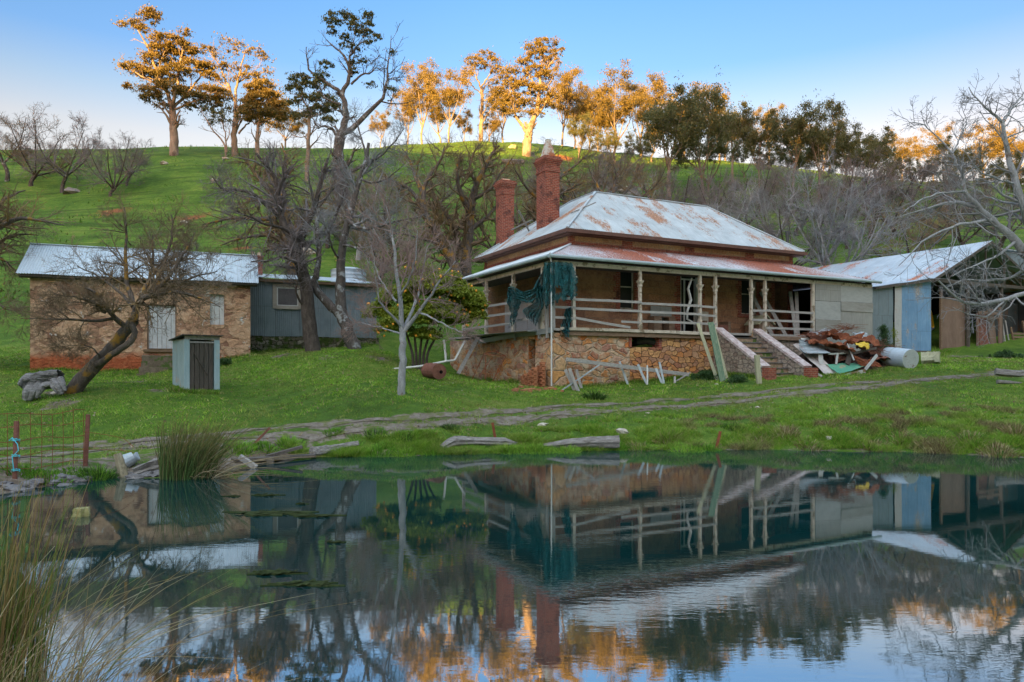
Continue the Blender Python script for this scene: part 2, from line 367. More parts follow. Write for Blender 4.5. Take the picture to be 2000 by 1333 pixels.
M_base = stone('rubble_stone', [(.58, .19, .06), (.46, .22, .12), (.64, .37, .18), (.30, .13, .10), (.62, .26, .08), (.38, .19, .15), (.60, .42, .28)], (.52, .37, .26), 2.2, 4.0, .11, bump=1.0, rnd=1.0, stain=((.56, .42, .31), 1.5, .50, .60))
M_base_dry = stone('dry_rubble_stone', [(.60, .24, .08), (.46, .22, .11), (.64, .35, .15), (.34, .14, .09), (.52, .30, .18)], (.07, .045, .03), 3.0, 4.6, .07, bump=1.0)
M_stepwall = stone('grey_rubble_stone', [(.26, .20, .17), (.34, .28, .24), (.40, .33, .27), (.24, .17, .15)], (.20, .17, .15), 4.0, 6.0, .10)
M_mossy = stone('mossy_stone', [(.10, .09, .06), (.16, .14, .10), (.30, .27, .22)], (.04, .045, .02), 3, 5, .12, stain=((.05, .075, .015), 2.5, .48, .56))
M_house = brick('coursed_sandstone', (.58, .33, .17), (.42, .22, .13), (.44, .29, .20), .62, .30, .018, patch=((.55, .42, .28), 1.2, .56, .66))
M_house_shaded = brick('coursed_sandstone_shaded', (.40, .20, .11), (.27, .13, .08), (.29, .18, .12), .62, .30, .015, patch=((.42, .22, .12), 1.0, .50, .62))  # house stone darkened, veranda shade painted into the colour
M_brick = brick('red_brick', (.36, .085, .05), (.24, .055, .04), (.34, .21, .16), .23, .082, .011, patch=((.10, .045, .04), 1.6, .52, .64))
M_brick_gl = simple('loose_red_brick', [(.30, .10, .055), (.42, .17, .09), (.50, .25, .14)], 7, .9)
def plaster():
    m, nt, b = newmat('cottage_plaster'); v = coords(nt, 'UV')
    st = nd(nt, 'ShaderNodeTexVoronoi', {'voronoi_dimensions': '2D'}, Vector=coords(nt, 'UV', (2.0, 3.2, 1), .4, 1.5), Scale=1.0)
    s2 = nd(nt, 'ShaderNodeTexVoronoi', {'voronoi_dimensions': '2D', 'feature': 'DISTANCE_TO_EDGE'}, Vector=coords(nt, 'UV', (2.0, 3.2, 1), .4, 1.5), Scale=1.0)
    eg = ramp(nt, s2.outputs['Distance'], [(.0, g1(.72)), (.10, g1(1))])
    s = nd(nt, 'ShaderNodeSeparateColor', Color=st.outputs['Color'])
    sc = ramp(nt, s.outputs[0], [(0, (.20, .10, .07)), (.5, (.36, .21, .14)), (1, (.50, .30, .19))])
    sc = mixc(nt, 1.0, sc, eg, 'MULTIPLY'); sc = mixc(nt, .8, sc, ramp(nt, nz(nt, v, 8, 6, .7), [(.3, g1(.5)), (.7, g1(1.5))]), 'MULTIPLY')
    pl = ramp(nt, nz(nt, v, 3, 6, .7), ev([(.34, .20, .13), (.50, .32, .21), (.60, .42, .30)]))
    k = ramp(nt, nz(nt, coords(nt, 'UV', (1, 1.6, 1)), 1.0, 6, .65), [(.455, g1(0)), (.52, g1(1))])
    c = mixc(nt, k, sc, pl)
    # whitewash remains
    c = mixc(nt, ramp(nt, nz(nt, v, 1.7, 7, .7), [(.60, g1(0)), (.66, g1(1))]), c, (.56, .54, .52))
    # red earth wash on the bottom metre of the wall
    sx = nd(nt, 'ShaderNodeSeparateXYZ', Vector=nt.nodes.new('ShaderNodeTexCoord').outputs['Object'])
    h = mth(nt, 'ADD', sx.outputs['Z'], mth(nt, 'MULTIPLY', nz(nt, v, 1.2, 6), .8))
    k2 = ramp(nt, h, [(0, g1(1)), (.0, g1(1)), (1, g1(0))])
    k2 = nd(nt, 'ShaderNodeMapRange', Value=h); k2.inputs['From Min'].default_value = 1.50; k2.inputs['From Max'].default_value = 1.22
    rc = ramp(nt, nz(nt, v, 5, 6, .7), ev([(.22, .055, .028), (.36, .10, .045), (.44, .16, .08)]))
    c = mixc(nt, k2.outputs[0], c, rc)
    nt.links.new(c, b.inputs['Base Color']); b.inputs['Roughness'].default_value = .95; b.inputs['Specular IOR Level'].default_value = .15
    bumpit(nt, b, mth(nt, 'ADD', mth(nt, 'ADD', mth(nt, 'MULTIPLY', k, .6), mth(nt, 'MULTIPLY', eg, .4)), mth(nt, 'MULTIPLY', nz(nt, v, 7), 1.4)), 1.0, .055); return m
M_plaster = plaster()
bark = lambda n, cols, **k: simple(n, cols, scale=k.pop('scale', 3), stretch=(3, 3, 1), rough=.95, bump=.8, dist=.04, **k)
M_bark_grey = bark('bark_grey', [(.035, .03, .03), (.09, .075, .07), (.20, .175, .165)], patch=((.30, .31, .33), 2.2, .56, .62))
M_bark_dark = bark('bark_dark', [(.025, .02, .018), (.075, .058, .05), (.17, .14, .125)])
M_bark_silver = bark('bark_silver', [(.13, .125, .13), (.28, .28, .295), (.46, .47, .49)], patch=((.13, .09, .07), 2.2, .58, .66))
M_bark_lichen = bark('bark_lichen', [(.04, .03, .027), (.10, .08, .07), (.22, .18, .16)], patch=((.30, .16, .03), 1.5, .54, .62))
M_twig_grey = simple('twig_grey', [(.10, .08, .085), (.18, .15, .155), (.28, .26, .27)], .5, .9, 0)
M_twig_lichen = simple('twig_lichen', [(.10, .07, .055), (.19, .135, .09), (.36, .22, .06)], .35, .9, 0)
M_twig_silver = simple('twig_silver', [(.13, .125, .135), (.24, .235, .25), (.36, .36, .38)], .5, .9, 0)
M_twig_red = simple('twig_reddish', [(.16, .11, .10), (.27, .18, .165), (.36, .28, .26)], .7, .9, 0)
M_gum_bark = bark('gum_bark', [(.12, .085, .065), (.24, .18, .14), (.42, .35, .28)], scale=.8, patch=((.10, .07, .055), .5, .52, .62))
def leafmat(name, cols, scale, trans=.25, rough=.55):
    m = simple(name, cols, scale, rough, 0, spec=.35); m.node_tree.nodes['Principled BSDF'].inputs['Subsurface Weight'].default_value = 0
    nt = m.node_tree; b = nt.nodes['Principled BSDF']; out = nt.nodes['Material Output']
    t = nt.nodes.new('ShaderNodeBsdfTranslucent'); src = b.inputs['Base Color'].links[0].from_socket; nt.links.new(src, t.inputs['Color'])
    ms = nt.nodes.new('ShaderNodeMixShader'); ms.inputs[0].default_value = trans
    nt.links.new(b.outputs[0], ms.inputs[1]); nt.links.new(t.outputs[0], ms.inputs[2]); nt.links.new(ms.outputs[0], out.inputs['Surface'])
    return m
M_gum_leaf = leafmat('gum_leaf', [(.13, .085, .022), (.19, .135, .035), (.25, .19, .055)], .5, trans=.35)
M_gum_leaf_dk = leafmat('gum_leaf_dark', [(.065, .07, .026), (.12, .12, .042), (.19, .17, .06)], .45, trans=.35)
M_citrus = leafmat('citrus_leaf', [(.09, .14, .012), (.21, .26, .025), (.42, .38, .05)], 1.5, trans=.35)
M_shrub = leafmat('shrub_leaf', [(.02, .05, .015), (.04, .09, .025), (.07, .14, .04)], 3)
M_orange = simple('orange_fruit', [(.7, .25, .02), (.8, .32, .03), (.85, .4, .05)], 3, .5, .1)
M_cloth = simple('teal_shade_cloth', [(.008, .055, .065), (.015, .10, .115), (.05, .17, .18)], 1.6, .95, .2)
def _weave(m):
    nt = m.node_tree; b = nt.nodes['Principled BSDF']; t = nt.nodes.new('ShaderNodeBsdfTransparent'); ms = nt.nodes.new('ShaderNodeMixShader')
    f = ramp(nt, nz(nt, coords(nt), 2.6, 5, .7), [(.35, g1(.10)), (.62, g1(.55))]); nt.links.new(f, ms.inputs[0]); nt.links.new(b.outputs[0], ms.inputs[1]); nt.links.new(t.outputs[0], ms.inputs[2]); nt.links.new(ms.outputs[0], nt.nodes['Material Output'].inputs['Surface'])
_weave(M_cloth)

# ================================================================== GROUND
def seglist(pts):
    return np.array([(p.x, p.y) for p in pts])
def dist_poly(x, y, pl):
    dm = np.full(x.shape, 1e9)
    for (ax, ay), (bx, by) in zip(pl[:-1], pl[1:]):
        dx, dy = bx-ax, by-ay; t = np.clip(((x-ax)*dx+(y-ay)*dy)/(dx*dx+dy*dy), 0, 1)
        dm = np.minimum(dm, np.hypot(x-ax-t*dx, y-ay-t*dy))
    return dm
RUT_A = [(-60, 882), (120, 872), (330, 858), (520, 838), (760, 822), (950, 806), (1100, 793), (1300, 780), (1450, 770), (1560, 759), (1700, 747), (1850, 736), (2050, 722)]
RUT_B = [(-60, 898), (120, 884), (300, 871), (480, 856), (600, 848), (760, 838), (950, 822), (1100, 809), (1300, 794), (1500, 777), (1640, 761), (1800, 744), (1960, 732), (2080, 726)]
rutA = [hit(u, v) for u, v in RUT_A]; rutB = [hit(u, v) for u, v in RUT_B]
PA, PB = seglist(rutA), seglist(rutB)
def spaced(a, b, h): return np.arange(a, b, h)
def ax(parts): return np.unique(np.concatenate(parts).round(4))
X = ax([np.geomspace(22, 420, 46), -np.geomspace(18, 420, 48), spaced(-18, 22, .22)])
Y = ax([spaced(2, 38, .22), 38+np.geomspace(.3, 582, 110), -np.geomspace(1, 320, 40), spaced(-1, 2, .5)])
gx, gy = np.meshgrid(X, Y); Z = gza(gx.ravel(), gy.ravel())
V = np.stack([gx.ravel(), gy.ravel(), Z], -1)
nx, ny = len(X), len(Y); ii = (np.arange(ny-1)[:, None]*nx+np.arange(nx-1)[None, :]).ravel()
me = mesh_np('ground', V, np.stack([ii, ii+1, ii+nx+1, ii+nx], -1), smooth=True, uv=False)
fx, fy = gx.ravel(), gy.ravel(); uu = 1000+F*fx/np.clip(fy, 5, 900)
shd = fy-np.interp(uu, SH[:, 0], SH[:, 1])
dr = np.zeros(len(fx))
dr = np.maximum(dr, .66*sst(.75, .1, dist_poly(fx, fy, PA))); dr = np.maximum(dr, .70*sst(.85, .1, dist_poly(fx, fy, PB)))
dr = np.maximum(dr, .9*sst(.8, .0, np.abs(shd-.3))*sst(900, 500, uu)*(fy > 8))
dr = np.maximum(dr, .62*sst(3.4, 1.0, shd)*(shd > 0)*sst(720, 560, uu)*(fy > 8))
dr = np.maximum(dr, .55*sst(.5, .0, shd)*(shd > -.2)*(fy > 8))
def patch(u, v, r, k=.9, d=None):
    global dr
    p = G(u, d) if d else hit(u, v); dr = np.maximum(dr, k*sst(r, r*.3, np.hypot(fx-p.x, (fy-p.y))))
for u, v, r, k in ((250, 745, 1.5, .75), (300, 762, .8, .6), (120, 790, .9, .7), (745, 700, 1.1, .75), (560, 692, 1.2, .7), (860, 730, 2.2, .7), (640, 700, .8, .6), (1560, 690, 2, .8), (1700, 720, 1.8, .7), (1900, 700, 3.2, .8), (1980, 735, .8, .5), (380, 905, .8, .7), (560, 862, .8, .7), (110, 768, .7, .8)): patch(u, v, r, k)
for u, d, r in ((205, 76, 3.2), (370, 74, 2.6), (60, 80, 3), (880, 60, 2), (1230, 85, 3), (1100, 122, 3), (480, 62, 2.0)): patch(u, 0, r, .8, d)
at = me.attributes.new('dirt', 'FLOAT', 'POINT'); at.data.foreach_set('value', dr.astype(np.float32))
def groundmat():
    m, nt, b = newmat('pasture'); v = coords(nt, 'Object')
    A = nd(nt, 'ShaderNodeAttribute', {'attribute_name': 'dirt'}).outputs['Fac']
    n1 = nz(nt, v, .22, 5); n2 = nz(nt, v, 2.3, 6, .7); n3 = nz(nt, v, 14, 4, .7)
    f = mth(nt, 'ADD', mth(nt, 'MULTIPLY', n1, .4), mth(nt, 'ADD', mth(nt, 'MULTIPLY', n2, .35), mth(nt, 'MULTIPLY', n3, .25)))
    c = ramp(nt, f, [(.36, (.04, .075, .014)), (.46, (.07, .135, .020)), (.54, (.115, .19, .026)), (.66, (.24, .25, .07))])
    # stock tracks along the slope
    tr = nz(nt, coords(nt, 'Object', (.05, .9, .9), .6, .1), 1.0, 4)
    sp = nd(nt, 'ShaderNodeSeparateXYZ', Vector=v); hill = nd(nt, 'ShaderNodeMapRange', Value=sp.outputs['Y']); hill.inputs['From Min'].default_value = 38; hill.inputs['From Max'].default_value = 60
    k = mth(nt, 'MULTIPLY', ramp(nt, tr, [(.50, g1(0)), (.60, g1(.8))]), hill.outputs[0])
    c = mixc(nt, k, c, (.045, .085, .015))
    d = ramp(nt, mth(nt, 'ADD', n2, mth(nt, 'MULTIPLY', n3, .4)), [(.5, (.07, .045, .03)), (.66, (.15, .115, .09)), (.82, (.26, .215, .18))])
    red = ramp(nt, hill.outputs[0], [(0, g1(0)), (1, g1(1))]); d = mixc(nt, red, d, (.26, .10, .045))
    kk = ramp(nt, mth(nt, 'ADD', A, mth(nt, 'MULTIPLY', mth(nt, 'SUBTRACT', n2, .5), 1.5)), [(.42, g1(0)), (.62, g1(1))])
    # sparse bare specks everywhere
    sk = ramp(nt, nz(nt, v, 1.1, 7, .75), [(.64, g1(0)), (.70, g1(.8))])
    kk = mth(nt, 'MAXIMUM', kk, sk)
    c = mixc(nt, kk, c, d)
    nt.links.new(c, b.inputs['Base Color']); b.inputs['Roughness'].default_value = .95; b.inputs['Specular IOR Level'].default_value = .1
    hb = mth(nt, 'ADD', mth(nt, 'ADD', n2, mth(nt, 'MULTIPLY', n3, .6)), mth(nt, 'MULTIPLY', mth(nt, 'MULTIPLY', tr, hill.outputs[0]), 2.5)); bumpit(nt, b, hb, 1.0, .14); return m
ground = link('ground', me, groundmat()); settag(ground, kind='structure')

M_gravel = simple('track_gravel', [(.07, .05, .038), (.16, .13, .105), (.30, .265, .235)], 5, .95, 1.0, .04, patch=((.10, .11, .03), 2.0, .50, .58))
def strip(name, pts, width):
    pl = np.array([(p.x, p.y) for p in pts]); seg = np.hypot(*np.diff(pl, axis=0).T); s = np.concatenate([[0], np.cumsum(seg)])
    t = np.arange(0, s[-1], .16); x = np.interp(t, s, pl[:, 0]); y = np.interp(t, s, pl[:, 1])
    for _ in range(12): x[1:-1] = (x[:-2]+x[1:-1]*2+x[2:])/4; y[1:-1] = (y[:-2]+y[1:-1]*2+y[2:])/4
    tx, ty = np.gradient(x), np.gradient(y); l = np.hypot(tx, ty); nxv, nyv = -ty/l, tx/l
    def nn(f, ph): return np.sin(t*f+ph)*.5+np.sin(t*f*2.7+ph*2)*.3+np.sin(t*f*6.1+ph)*.25
    n = 8; rows = []
    for j in range(n+1):
        k = j/n-.5; w = width*(1+.35*nn(.5, 1.3))
        o = k*w+(.10*nn(2.1, 2.0+k*4) if abs(k) > .4 else 0)
        px, py = x+nxv*o, y+nyv*o; rows.append(np.stack([px, py, gza(px, py)+.014+.010*(1-abs(k)*2)], -1))
    Vv = np.stack(rows, 1).reshape(-1, 3); m = len(t)
    q = (np.arange(m-1)[:, None]*(n+1)+np.arange(n)[None, :]).ravel()
    o = link(name, mesh_np(name, Vv, np.stack([q, q+1, q+n+2, q+n+1], -1), smooth=True), M_gravel); settag(o, kind='structure'); return o
strip('dirt_track', rutA, .34); strip('dirt_track', rutB, .42)

def watermat():
    m, nt, b = newmat('pond_water'); v = coords(nt, 'Object', (1, 1, 1)); v2 = coords(nt, 'Object', (.6, 2.2, 1))
    b.inputs['Base Color'].default_value = (.010, .050, .052, 1); b.inputs['Roughness'].default_value = .02; b.inputs['IOR'].default_value = 6.0
    c = ramp(nt, nz(nt, coords(nt, 'Object'), .35, 3), [(.35, (.002, .022, .023)), (.65, (.004, .034, .035))]); nt.links.new(c, b.inputs['Base Color'])
    # calm patches and gently rippled patches
    mask = ramp(nt, nz(nt, coords(nt, 'Object', (.10, .22, 1)), 1.0, 3), [(.45, g1(.10)), (.66, g1(.9))])
    h = mth(nt, 'ADD', mth(nt, 'MULTIPLY', nz(nt, v2, 3.4, 3), .75), mth(nt, 'MULTIPLY', nz(nt, v2, 13, 2), .16))
    h = mth(nt, 'MULTIPLY', h, mask)
    bumpit(nt, b, h, .22, .010); return m
wv = [(-30, 1, 0), (30, 1, 0), (30, 24, 0), (-30, 24, 0)]
water = link('pond_water', mesh_np('pond_water', wv, [(0, 1, 2, 3)], uv=False), watermat()); settag(water, kind='structure')

# ------------------------------------------------------------------ tubes and trees (numpy)
def nrm(a): return a/np.maximum(np.linalg.norm(a, axis=-1, keepdims=True), 1e-9)
def tubes(Pn, Rn, k):
    "Pn [B,n,3], Rn [B,n] -> verts, quads"
    B, n, _ = Pn.shape
    T = nrm(np.gradient(Pn, axis=1)); d = nrm(Pn[:, -1]-Pn[:, 0]); ref = np.where(np.abs(d[:, 2:3]) < .75, [[0, 0, 1.]], [[1., 0, 0]])[:, None, :]
    a = nrm(np.cross(T, ref)); b = np.cross(a, T); th = 2*np.pi*np.arange(k)/k
    V = Pn[:, :, None, :]+Rn[:, :, None, None]*(a[:, :, None, :]*np.cos(th)[None, None, :, None]+b[:, :, None, :]*np.sin(th)[None, None, :, None])
    base = (np.arange(B)[:, None, None]*n+np.arange(n-1)[None, :, None])*k
    j = np.arange(k)[None, None, :]; j2 = (j+1) % k
    Q = np.stack([base+j, base+j2, base+k+j2, base+k+j], -1).reshape(-1, 4)
    return V.reshape(-1, 3), Q
class Geo:
    def __init__(s): s.V = []; s.Q = []; s.n = 0
    def add(s, V, Q): s.V.append(np.asarray(V, np.float32)); s.Q.append(np.asarray(Q)+s.n); s.n += len(V); return s
    def tubes(s, Pn, Rn, k): return s.add(*tubes(Pn, Rn, k))
    def mesh(s, name, org=(0, 0, 0), smooth=True, uv=False):
        return mesh_np(name, np.concatenate(s.V)-np.asarray(org, np.float32), np.concatenate(s.Q), smooth=smooth, uv=uv)
def resample(pts, rad, n):
    pts = np.asarray(pts, float); rad = np.asarray(rad, float)
    s = np.concatenate([[0], np.cumsum(np.linalg.norm(np.diff(pts, axis=0), axis=1))]); t = np.linspace(0, s[-1], n)
    q = np.stack([np.interp(t, s, pts[:, i]) for i in range(3)], -1)
    for _ in range(2): q[1:-1] = (q[:-2]+2*q[1:-1]+q[2:])/4
    return q, np.interp(t, s, rad)
def grow(Pn, Rn, num, t0, t1, ang, lr, rr, wig, trop, n, rng, rmin=.003, lmin=0, flat=1.0, lmax=1e9, tip=.3):
    B, m, _ = Pn.shape; seg = np.linalg.norm(np.diff(Pn, axis=1), axis=2).sum(1)
    bi = np.repeat(np.arange(B), num); C = len(bi); t = rng.uniform(t0, t1, C)
    f = t*(m-1); i = np.minimum(f.astype(int), m-2); w = (f-i)[:, None]
    st = Pn[bi, i]*(1-w)+Pn[bi, i+1]*w; pr = Rn[bi, i]*(1-w[:, 0])+Rn[bi, i+1]*w[:, 0]
    d = nrm(Pn[bi, i+1]-Pn[bi, i]); r = nrm(np.cross(d, rng.normal(size=(C, 3))))
    th = np.radians(rng.uniform(ang[0], ang[1], C))[:, None]; dr = d*np.cos(th)+r*np.sin(th); dr[:, 2] *= flat; dr = nrm(dr)
    L = np.clip(seg[bi]*lr*(1-.45*t)*rng.uniform(.6, 1.25, C), lmin, lmax)
    pts = [st]; cur = dr
    for k in range(n-1):
        cur = nrm(cur+rng.normal(size=(C, 3))*wig+np.array([0, 0, trop])); pts.append(pts[-1]+cur*(L/(n-1))[:, None])
    Pc = np.stack(pts, 1); r0 = np.maximum(np.minimum(pr*rr, pr*.92), rmin); Rc = r0[:, None]*np.linspace(1, tip, n)[None, :]
    return Pc, np.maximum(Rc, rmin*.8)
def leaves(centres, rad, n, size, rng, asp=.42, droop=0.0, shell=0):
    "n quads around each centre within an ellipsoid of radii rad [C,3]"
    C = len(centres); N = C*n; c = np.repeat(centres, n, 0); rd = np.repeat(rad, n, 0)
    q = nrm(rng.normal(size=(N, 3)))*(rng.uniform(shell, 1, (N, 1))**(.5)); p = c+q*rd
    a = nrm(rng.normal(size=(N, 3))+np.array([0, 0, -droop])); b = nrm(np.cross(a, rng.normal(size=(N, 3))))
    s = (size*rng.uniform(.6, 1.3, N))[:, None]; a = a*s; b = b*s*asp
    V = np.stack([p-a, p-b, p+a, p+b], 1).reshape(-1, 3)
    return V, np.arange(N*4).reshape(-1, 4)

# ------------------------------------------------------------------ grass blades
def blades(x, y, h, w, lean, cols, name, rng, zoff=-.01):
    N = len(x); z = gza(x, y)+zoff; th = rng.uniform(0, 2*np.pi, N)
    a = np.stack([np.cos(th), np.sin(th), np.zeros(N)], -1)*w[:, None]/2
    ln = rng.normal(size=(N, 2))*lean[:, None]
    p = np.stack([x, y, z], -1); tip = p+np.stack([ln[:, 0]*h, ln[:, 1]*h, h], -1)
    Vv = np.stack([p-a, p+a, tip], 1).reshape(-1, 3)
    me = mesh_np(name, Vv, None, np.arange(3*N).reshape(-1, 3), uv=False)
    c = me.attributes.new('Col', 'FLOAT_COLOR', 'POINT'); cc = np.concatenate([np.repeat(cols, 3, 0), np.ones((3*N, 1))], 1)
    c.data.foreach_set('color', cc.astype(np.float32).ravel()); return me
def grassmat():
    m, nt, b = newmat('grass_blades'); A = nd(nt, 'ShaderNodeAttribute', {'attribute_name': 'Col'})
    nt.links.new(A.outputs['Color'], b.inputs['Base Color']); b.inputs['Roughness'].default_value = .7; b.inputs['Specular IOR Level'].default_value = .2
    t = nt.nodes.new('ShaderNodeBsdfTranslucent'); nt.links.new(A.outputs['Color'], t.inputs['Color'])
    ms = nt.nodes.new('ShaderNodeMixShader'); ms.inputs[0].default_value = .3
    nt.links.new(b.outputs[0], ms.inputs[1]); nt.links.new(t.outputs[0], ms.inputs[2]); nt.links.new(ms.outputs[0], nt.nodes['Material Output'].inputs['Surface']); return m
M_grass = grassmat()
def vnoise(x, y, s, seed=0):
    "cheap smooth noise"
    r = np.random.default_rng(seed); out = 0
    for i in range(6):
        a = r.uniform(0, 6.28); k = s*r.uniform(.6, 2.2); out = out+np.sin((x*np.cos(a)+y*np.sin(a))*k+r.uniform(0, 6.28))
    return out/6
PAL = np.array([(.080, .18, .016), (.115, .225, .02), (.06, .13, .014), (.17, .27, .03), (.24, .28, .05), (.34, .29, .13), (.22, .15, .08)])
def colpick(N, w, rng): 
    c = 1.35*PAL[rng.choice(len(PAL), N, p=np.array(w)/sum(w))]; return c*rng.uniform(.75, 1.25, (N, 1))
def lawn():
    g = np.random.default_rng(3); N = 330000
    d = np.sqrt(g.uniform(13**2, 36**2, N)); u = g.uniform(-60, 2060, N); x = (u-1000)/F*d
    sh = np.interp(u, SH[:, 0], SH[:, 1]); r = d-sh
    dd = np.minimum(dist_poly(x, d, PA), dist_poly(x, d, PB))
    keep = (r > .12) & ((dd > .22+.40*vnoise(x, d, 3)+.2*vnoise(x, d, 9, 3)) | (g.uniform(size=N) < .14))
    mud = (r < 3.2) & (u < 680); keep &= ~(mud & (vnoise(x, d, 2.5, 5) < .12) ) 
    keep &= ~((u < 420) & (r < .7))
    keep &= vnoise(x, d, 1.6, 9)+vnoise(x, d, 5, 4)*.7 > -.50
    x, d, r, u = x[keep], d[keep], r[keep], u[keep]; N = len(x)
    n1 = vnoise(x, d, .7, 2); n2 = vnoise(x, d, 3.1, 8)
    n3 = vnoise(x, d, 7, 61); h = g.uniform(.025, .075, N)*(1+.6*n1+.7*n2+.8*n3)+.008; h = np.maximum(h, .015)
    cols = colpick(N, (3, 4, 2, 2.5, 1.3, 1.0, .4), g)*(1+.45*n1+.45*n2+.45*n3)[:, None]
    st_ = sst(.12, .5, vnoise(x, d, 1.1, 44)+.5*vnoise(x, d, 4.3, 45))[:, None]*.55; cols = cols*(1-st_)+np.array([.27, .25, .09])*st_
    yel = sst(1.8, .3, dd[keep]); cols = cols*(1-yel[:, None]*.5)+np.array([.20, .21, .05])*yel[:, None]*.5
    o = link('lawn_grass', blades(x, d, h, g.uniform(.012, .03, N)*(d/22), np.full(N, .7), np.clip(cols, .01, .6), 'lawn_grass', g), M_grass)
    settag(o, 'short bright green grass covering the yard', 'grass', kind='stuff')
    # fallen leaves, dung and bits of straw lying in the grass
    N = 9000; d = np.sqrt(g.uniform(14**2, 35**2, N)); u = g.uniform(-40, 2040, N); x = (u-1000)/F*d; q = (d-np.interp(u, SH[:, 0], SH[:, 1]) > .3) & (vnoise(x, d, .9, 71)+.4*vnoise(x, d, 3, 72) > -.05); x, d = x[q], d[q]; N = len(x)
    z = gza(x, d)+g.uniform(.02, .05, N); a = g.normal(size=(N, 3))*[1, 1, .35]; a = nrm(a)*g.uniform(.012, .05, (N, 1)); b_ = nrm(np.cross(a, g.normal(size=(N, 3))))*g.uniform(.008, .03, (N, 1)); p = np.stack([x, d, z], -1)
    lm = mesh_np('leaf_litter', np.stack([p-a, p-b_, p+a, p+b_], 1).reshape(-1, 3), np.arange(4*N).reshape(-1, 4), uv=False)
    o = link('leaf_litter', lm, simple('leaf_litter', [(.08, .045, .03), (.22, .15, .09), (.52, .46, .36)], .9, .9, 0)); settag(o, 'dead leaves and pale straw scattered through the yard grass', 'leaf litter', kind='stuff'); del o['category']
    # longer tufts on the bank of the pond
    N = 190000; u = g.uniform(560, 2080, N); sh = np.interp(u, SH[:, 0], SH[:, 1])
    wid = np.interp(u, [560, 850, 1150, 1300, 2000], [.9, 1.3, 2.0, 3.6, 4.8]); q = g.uniform(0, 1, N)**1.2; d = sh+.02+q*wid; x = (u-1000)/F*d
    t = vnoise(x, d*1.6, 3.2, 21)+.5*vnoise(x, d, 8, 22); keep = t > -.25+.45*q; 
    dd = np.minimum(dist_poly(x, d, PA), dist_poly(x, d, PB)); keep &= dd > .45
    u, d, x, q, t = u[keep], d[keep], x[keep], q[keep], t[keep]; N = len(x)
    h = (.05+.19*np.clip(t+.3, 0, 1))*g.uniform(.5, 1.2, N)*(1.1-.4*q)
    dead = vnoise(x, d, 1.9, 31)+.7*vnoise(x, d, 6, 33); right = sst(1150, 1500, u)
    cols = colpick(N, (2, 4, 1, 5, 2, .6, .2), g)
    dk = np.clip((dead-.0)*3, 0, 1)[:, None]*np.clip(right+.25, 0, 1)[:, None]
    pale = PAL[5]*g.uniform(.5, 1.3, (N, 1)); pale[g.uniform(size=N) < .4] = (.11, .075, .045)
    cols = cols*(1-dk)+pale*dk
    o = link('bank_grass', blades(x, d, h, g.uniform(.010, .022, N), np.full(N, .8), np.clip(cols, .01, .6), 'bank_grass', g), M_grass)
    settag(o, 'longer tufted grass with dead straw along the far bank of the pond', 'bank grass', kind='stuff')
lawn()
def tuft(name, label, u, v, n, h, spread, w, cols, cat='grass tuft', d=None, lean=.5, grp=None):
    c = hit(u, v) if d is None else G(u, d); g = np.random.default_rng(int(u*7+v)); a = g.uniform(0, 6.28, n); r = spread*np.sqrt(g.uniform(0, 1, n))
    x = c.x+r*np.cos(a); y = c.y+r*np.sin(a); hh = h*g.uniform(.5, 1.1, n)*(1-.5*r/spread)
    z = np.maximum(gza(x, y), -.05); base = np.stack([x, y, z], -1)
    out = np.stack([np.cos(a)*(r/spread), np.sin(a)*(r/spread), np.zeros(n)], -1)+g.normal(size=(n, 3))*.25
    t = np.linspace(0, 1, 4)[None, :, None]; L = hh[:, None, None]
    Pn = base[:, None, :]+np.array([0, 0, 1.])*L*(t-.25*t**2*lean)+out[:, None, :]*L*lean*t**1.8
    Rn = np.full((n, 1), w)*np.array([[1, .9, .6, .15]])
    V_, Q_ = tubes(Pn, Rn, 3); me = mesh_np(name, V_-np.array(c), Q_, uv=False)
    cc = np.array(cols)[g.integers(0, len(cols), n)]*g.uniform(.7, 1.3, (n, 1)); cc = np.repeat(np.concatenate([cc, np.ones((n, 1))], 1), 12, 0)
    k = me.attributes.new('Col', 'FLOAT_COLOR', 'POINT'); k.data.foreach_set('color', cc.astype(np.float32).ravel())
    o = link(name, me, M_grass, None, c); settag(o, label, cat, grp); ORG[o] = c; return o
GR = [(.07, .19, .015), (.11, .27, .02), (.16, .32, .03)]
YG = [(.17, .34, .03), (.24, .40, .05), (.12, .27, .03)]
DG = [(.03, .075, .015), (.05, .11, .02), (.08, .15, .03)]

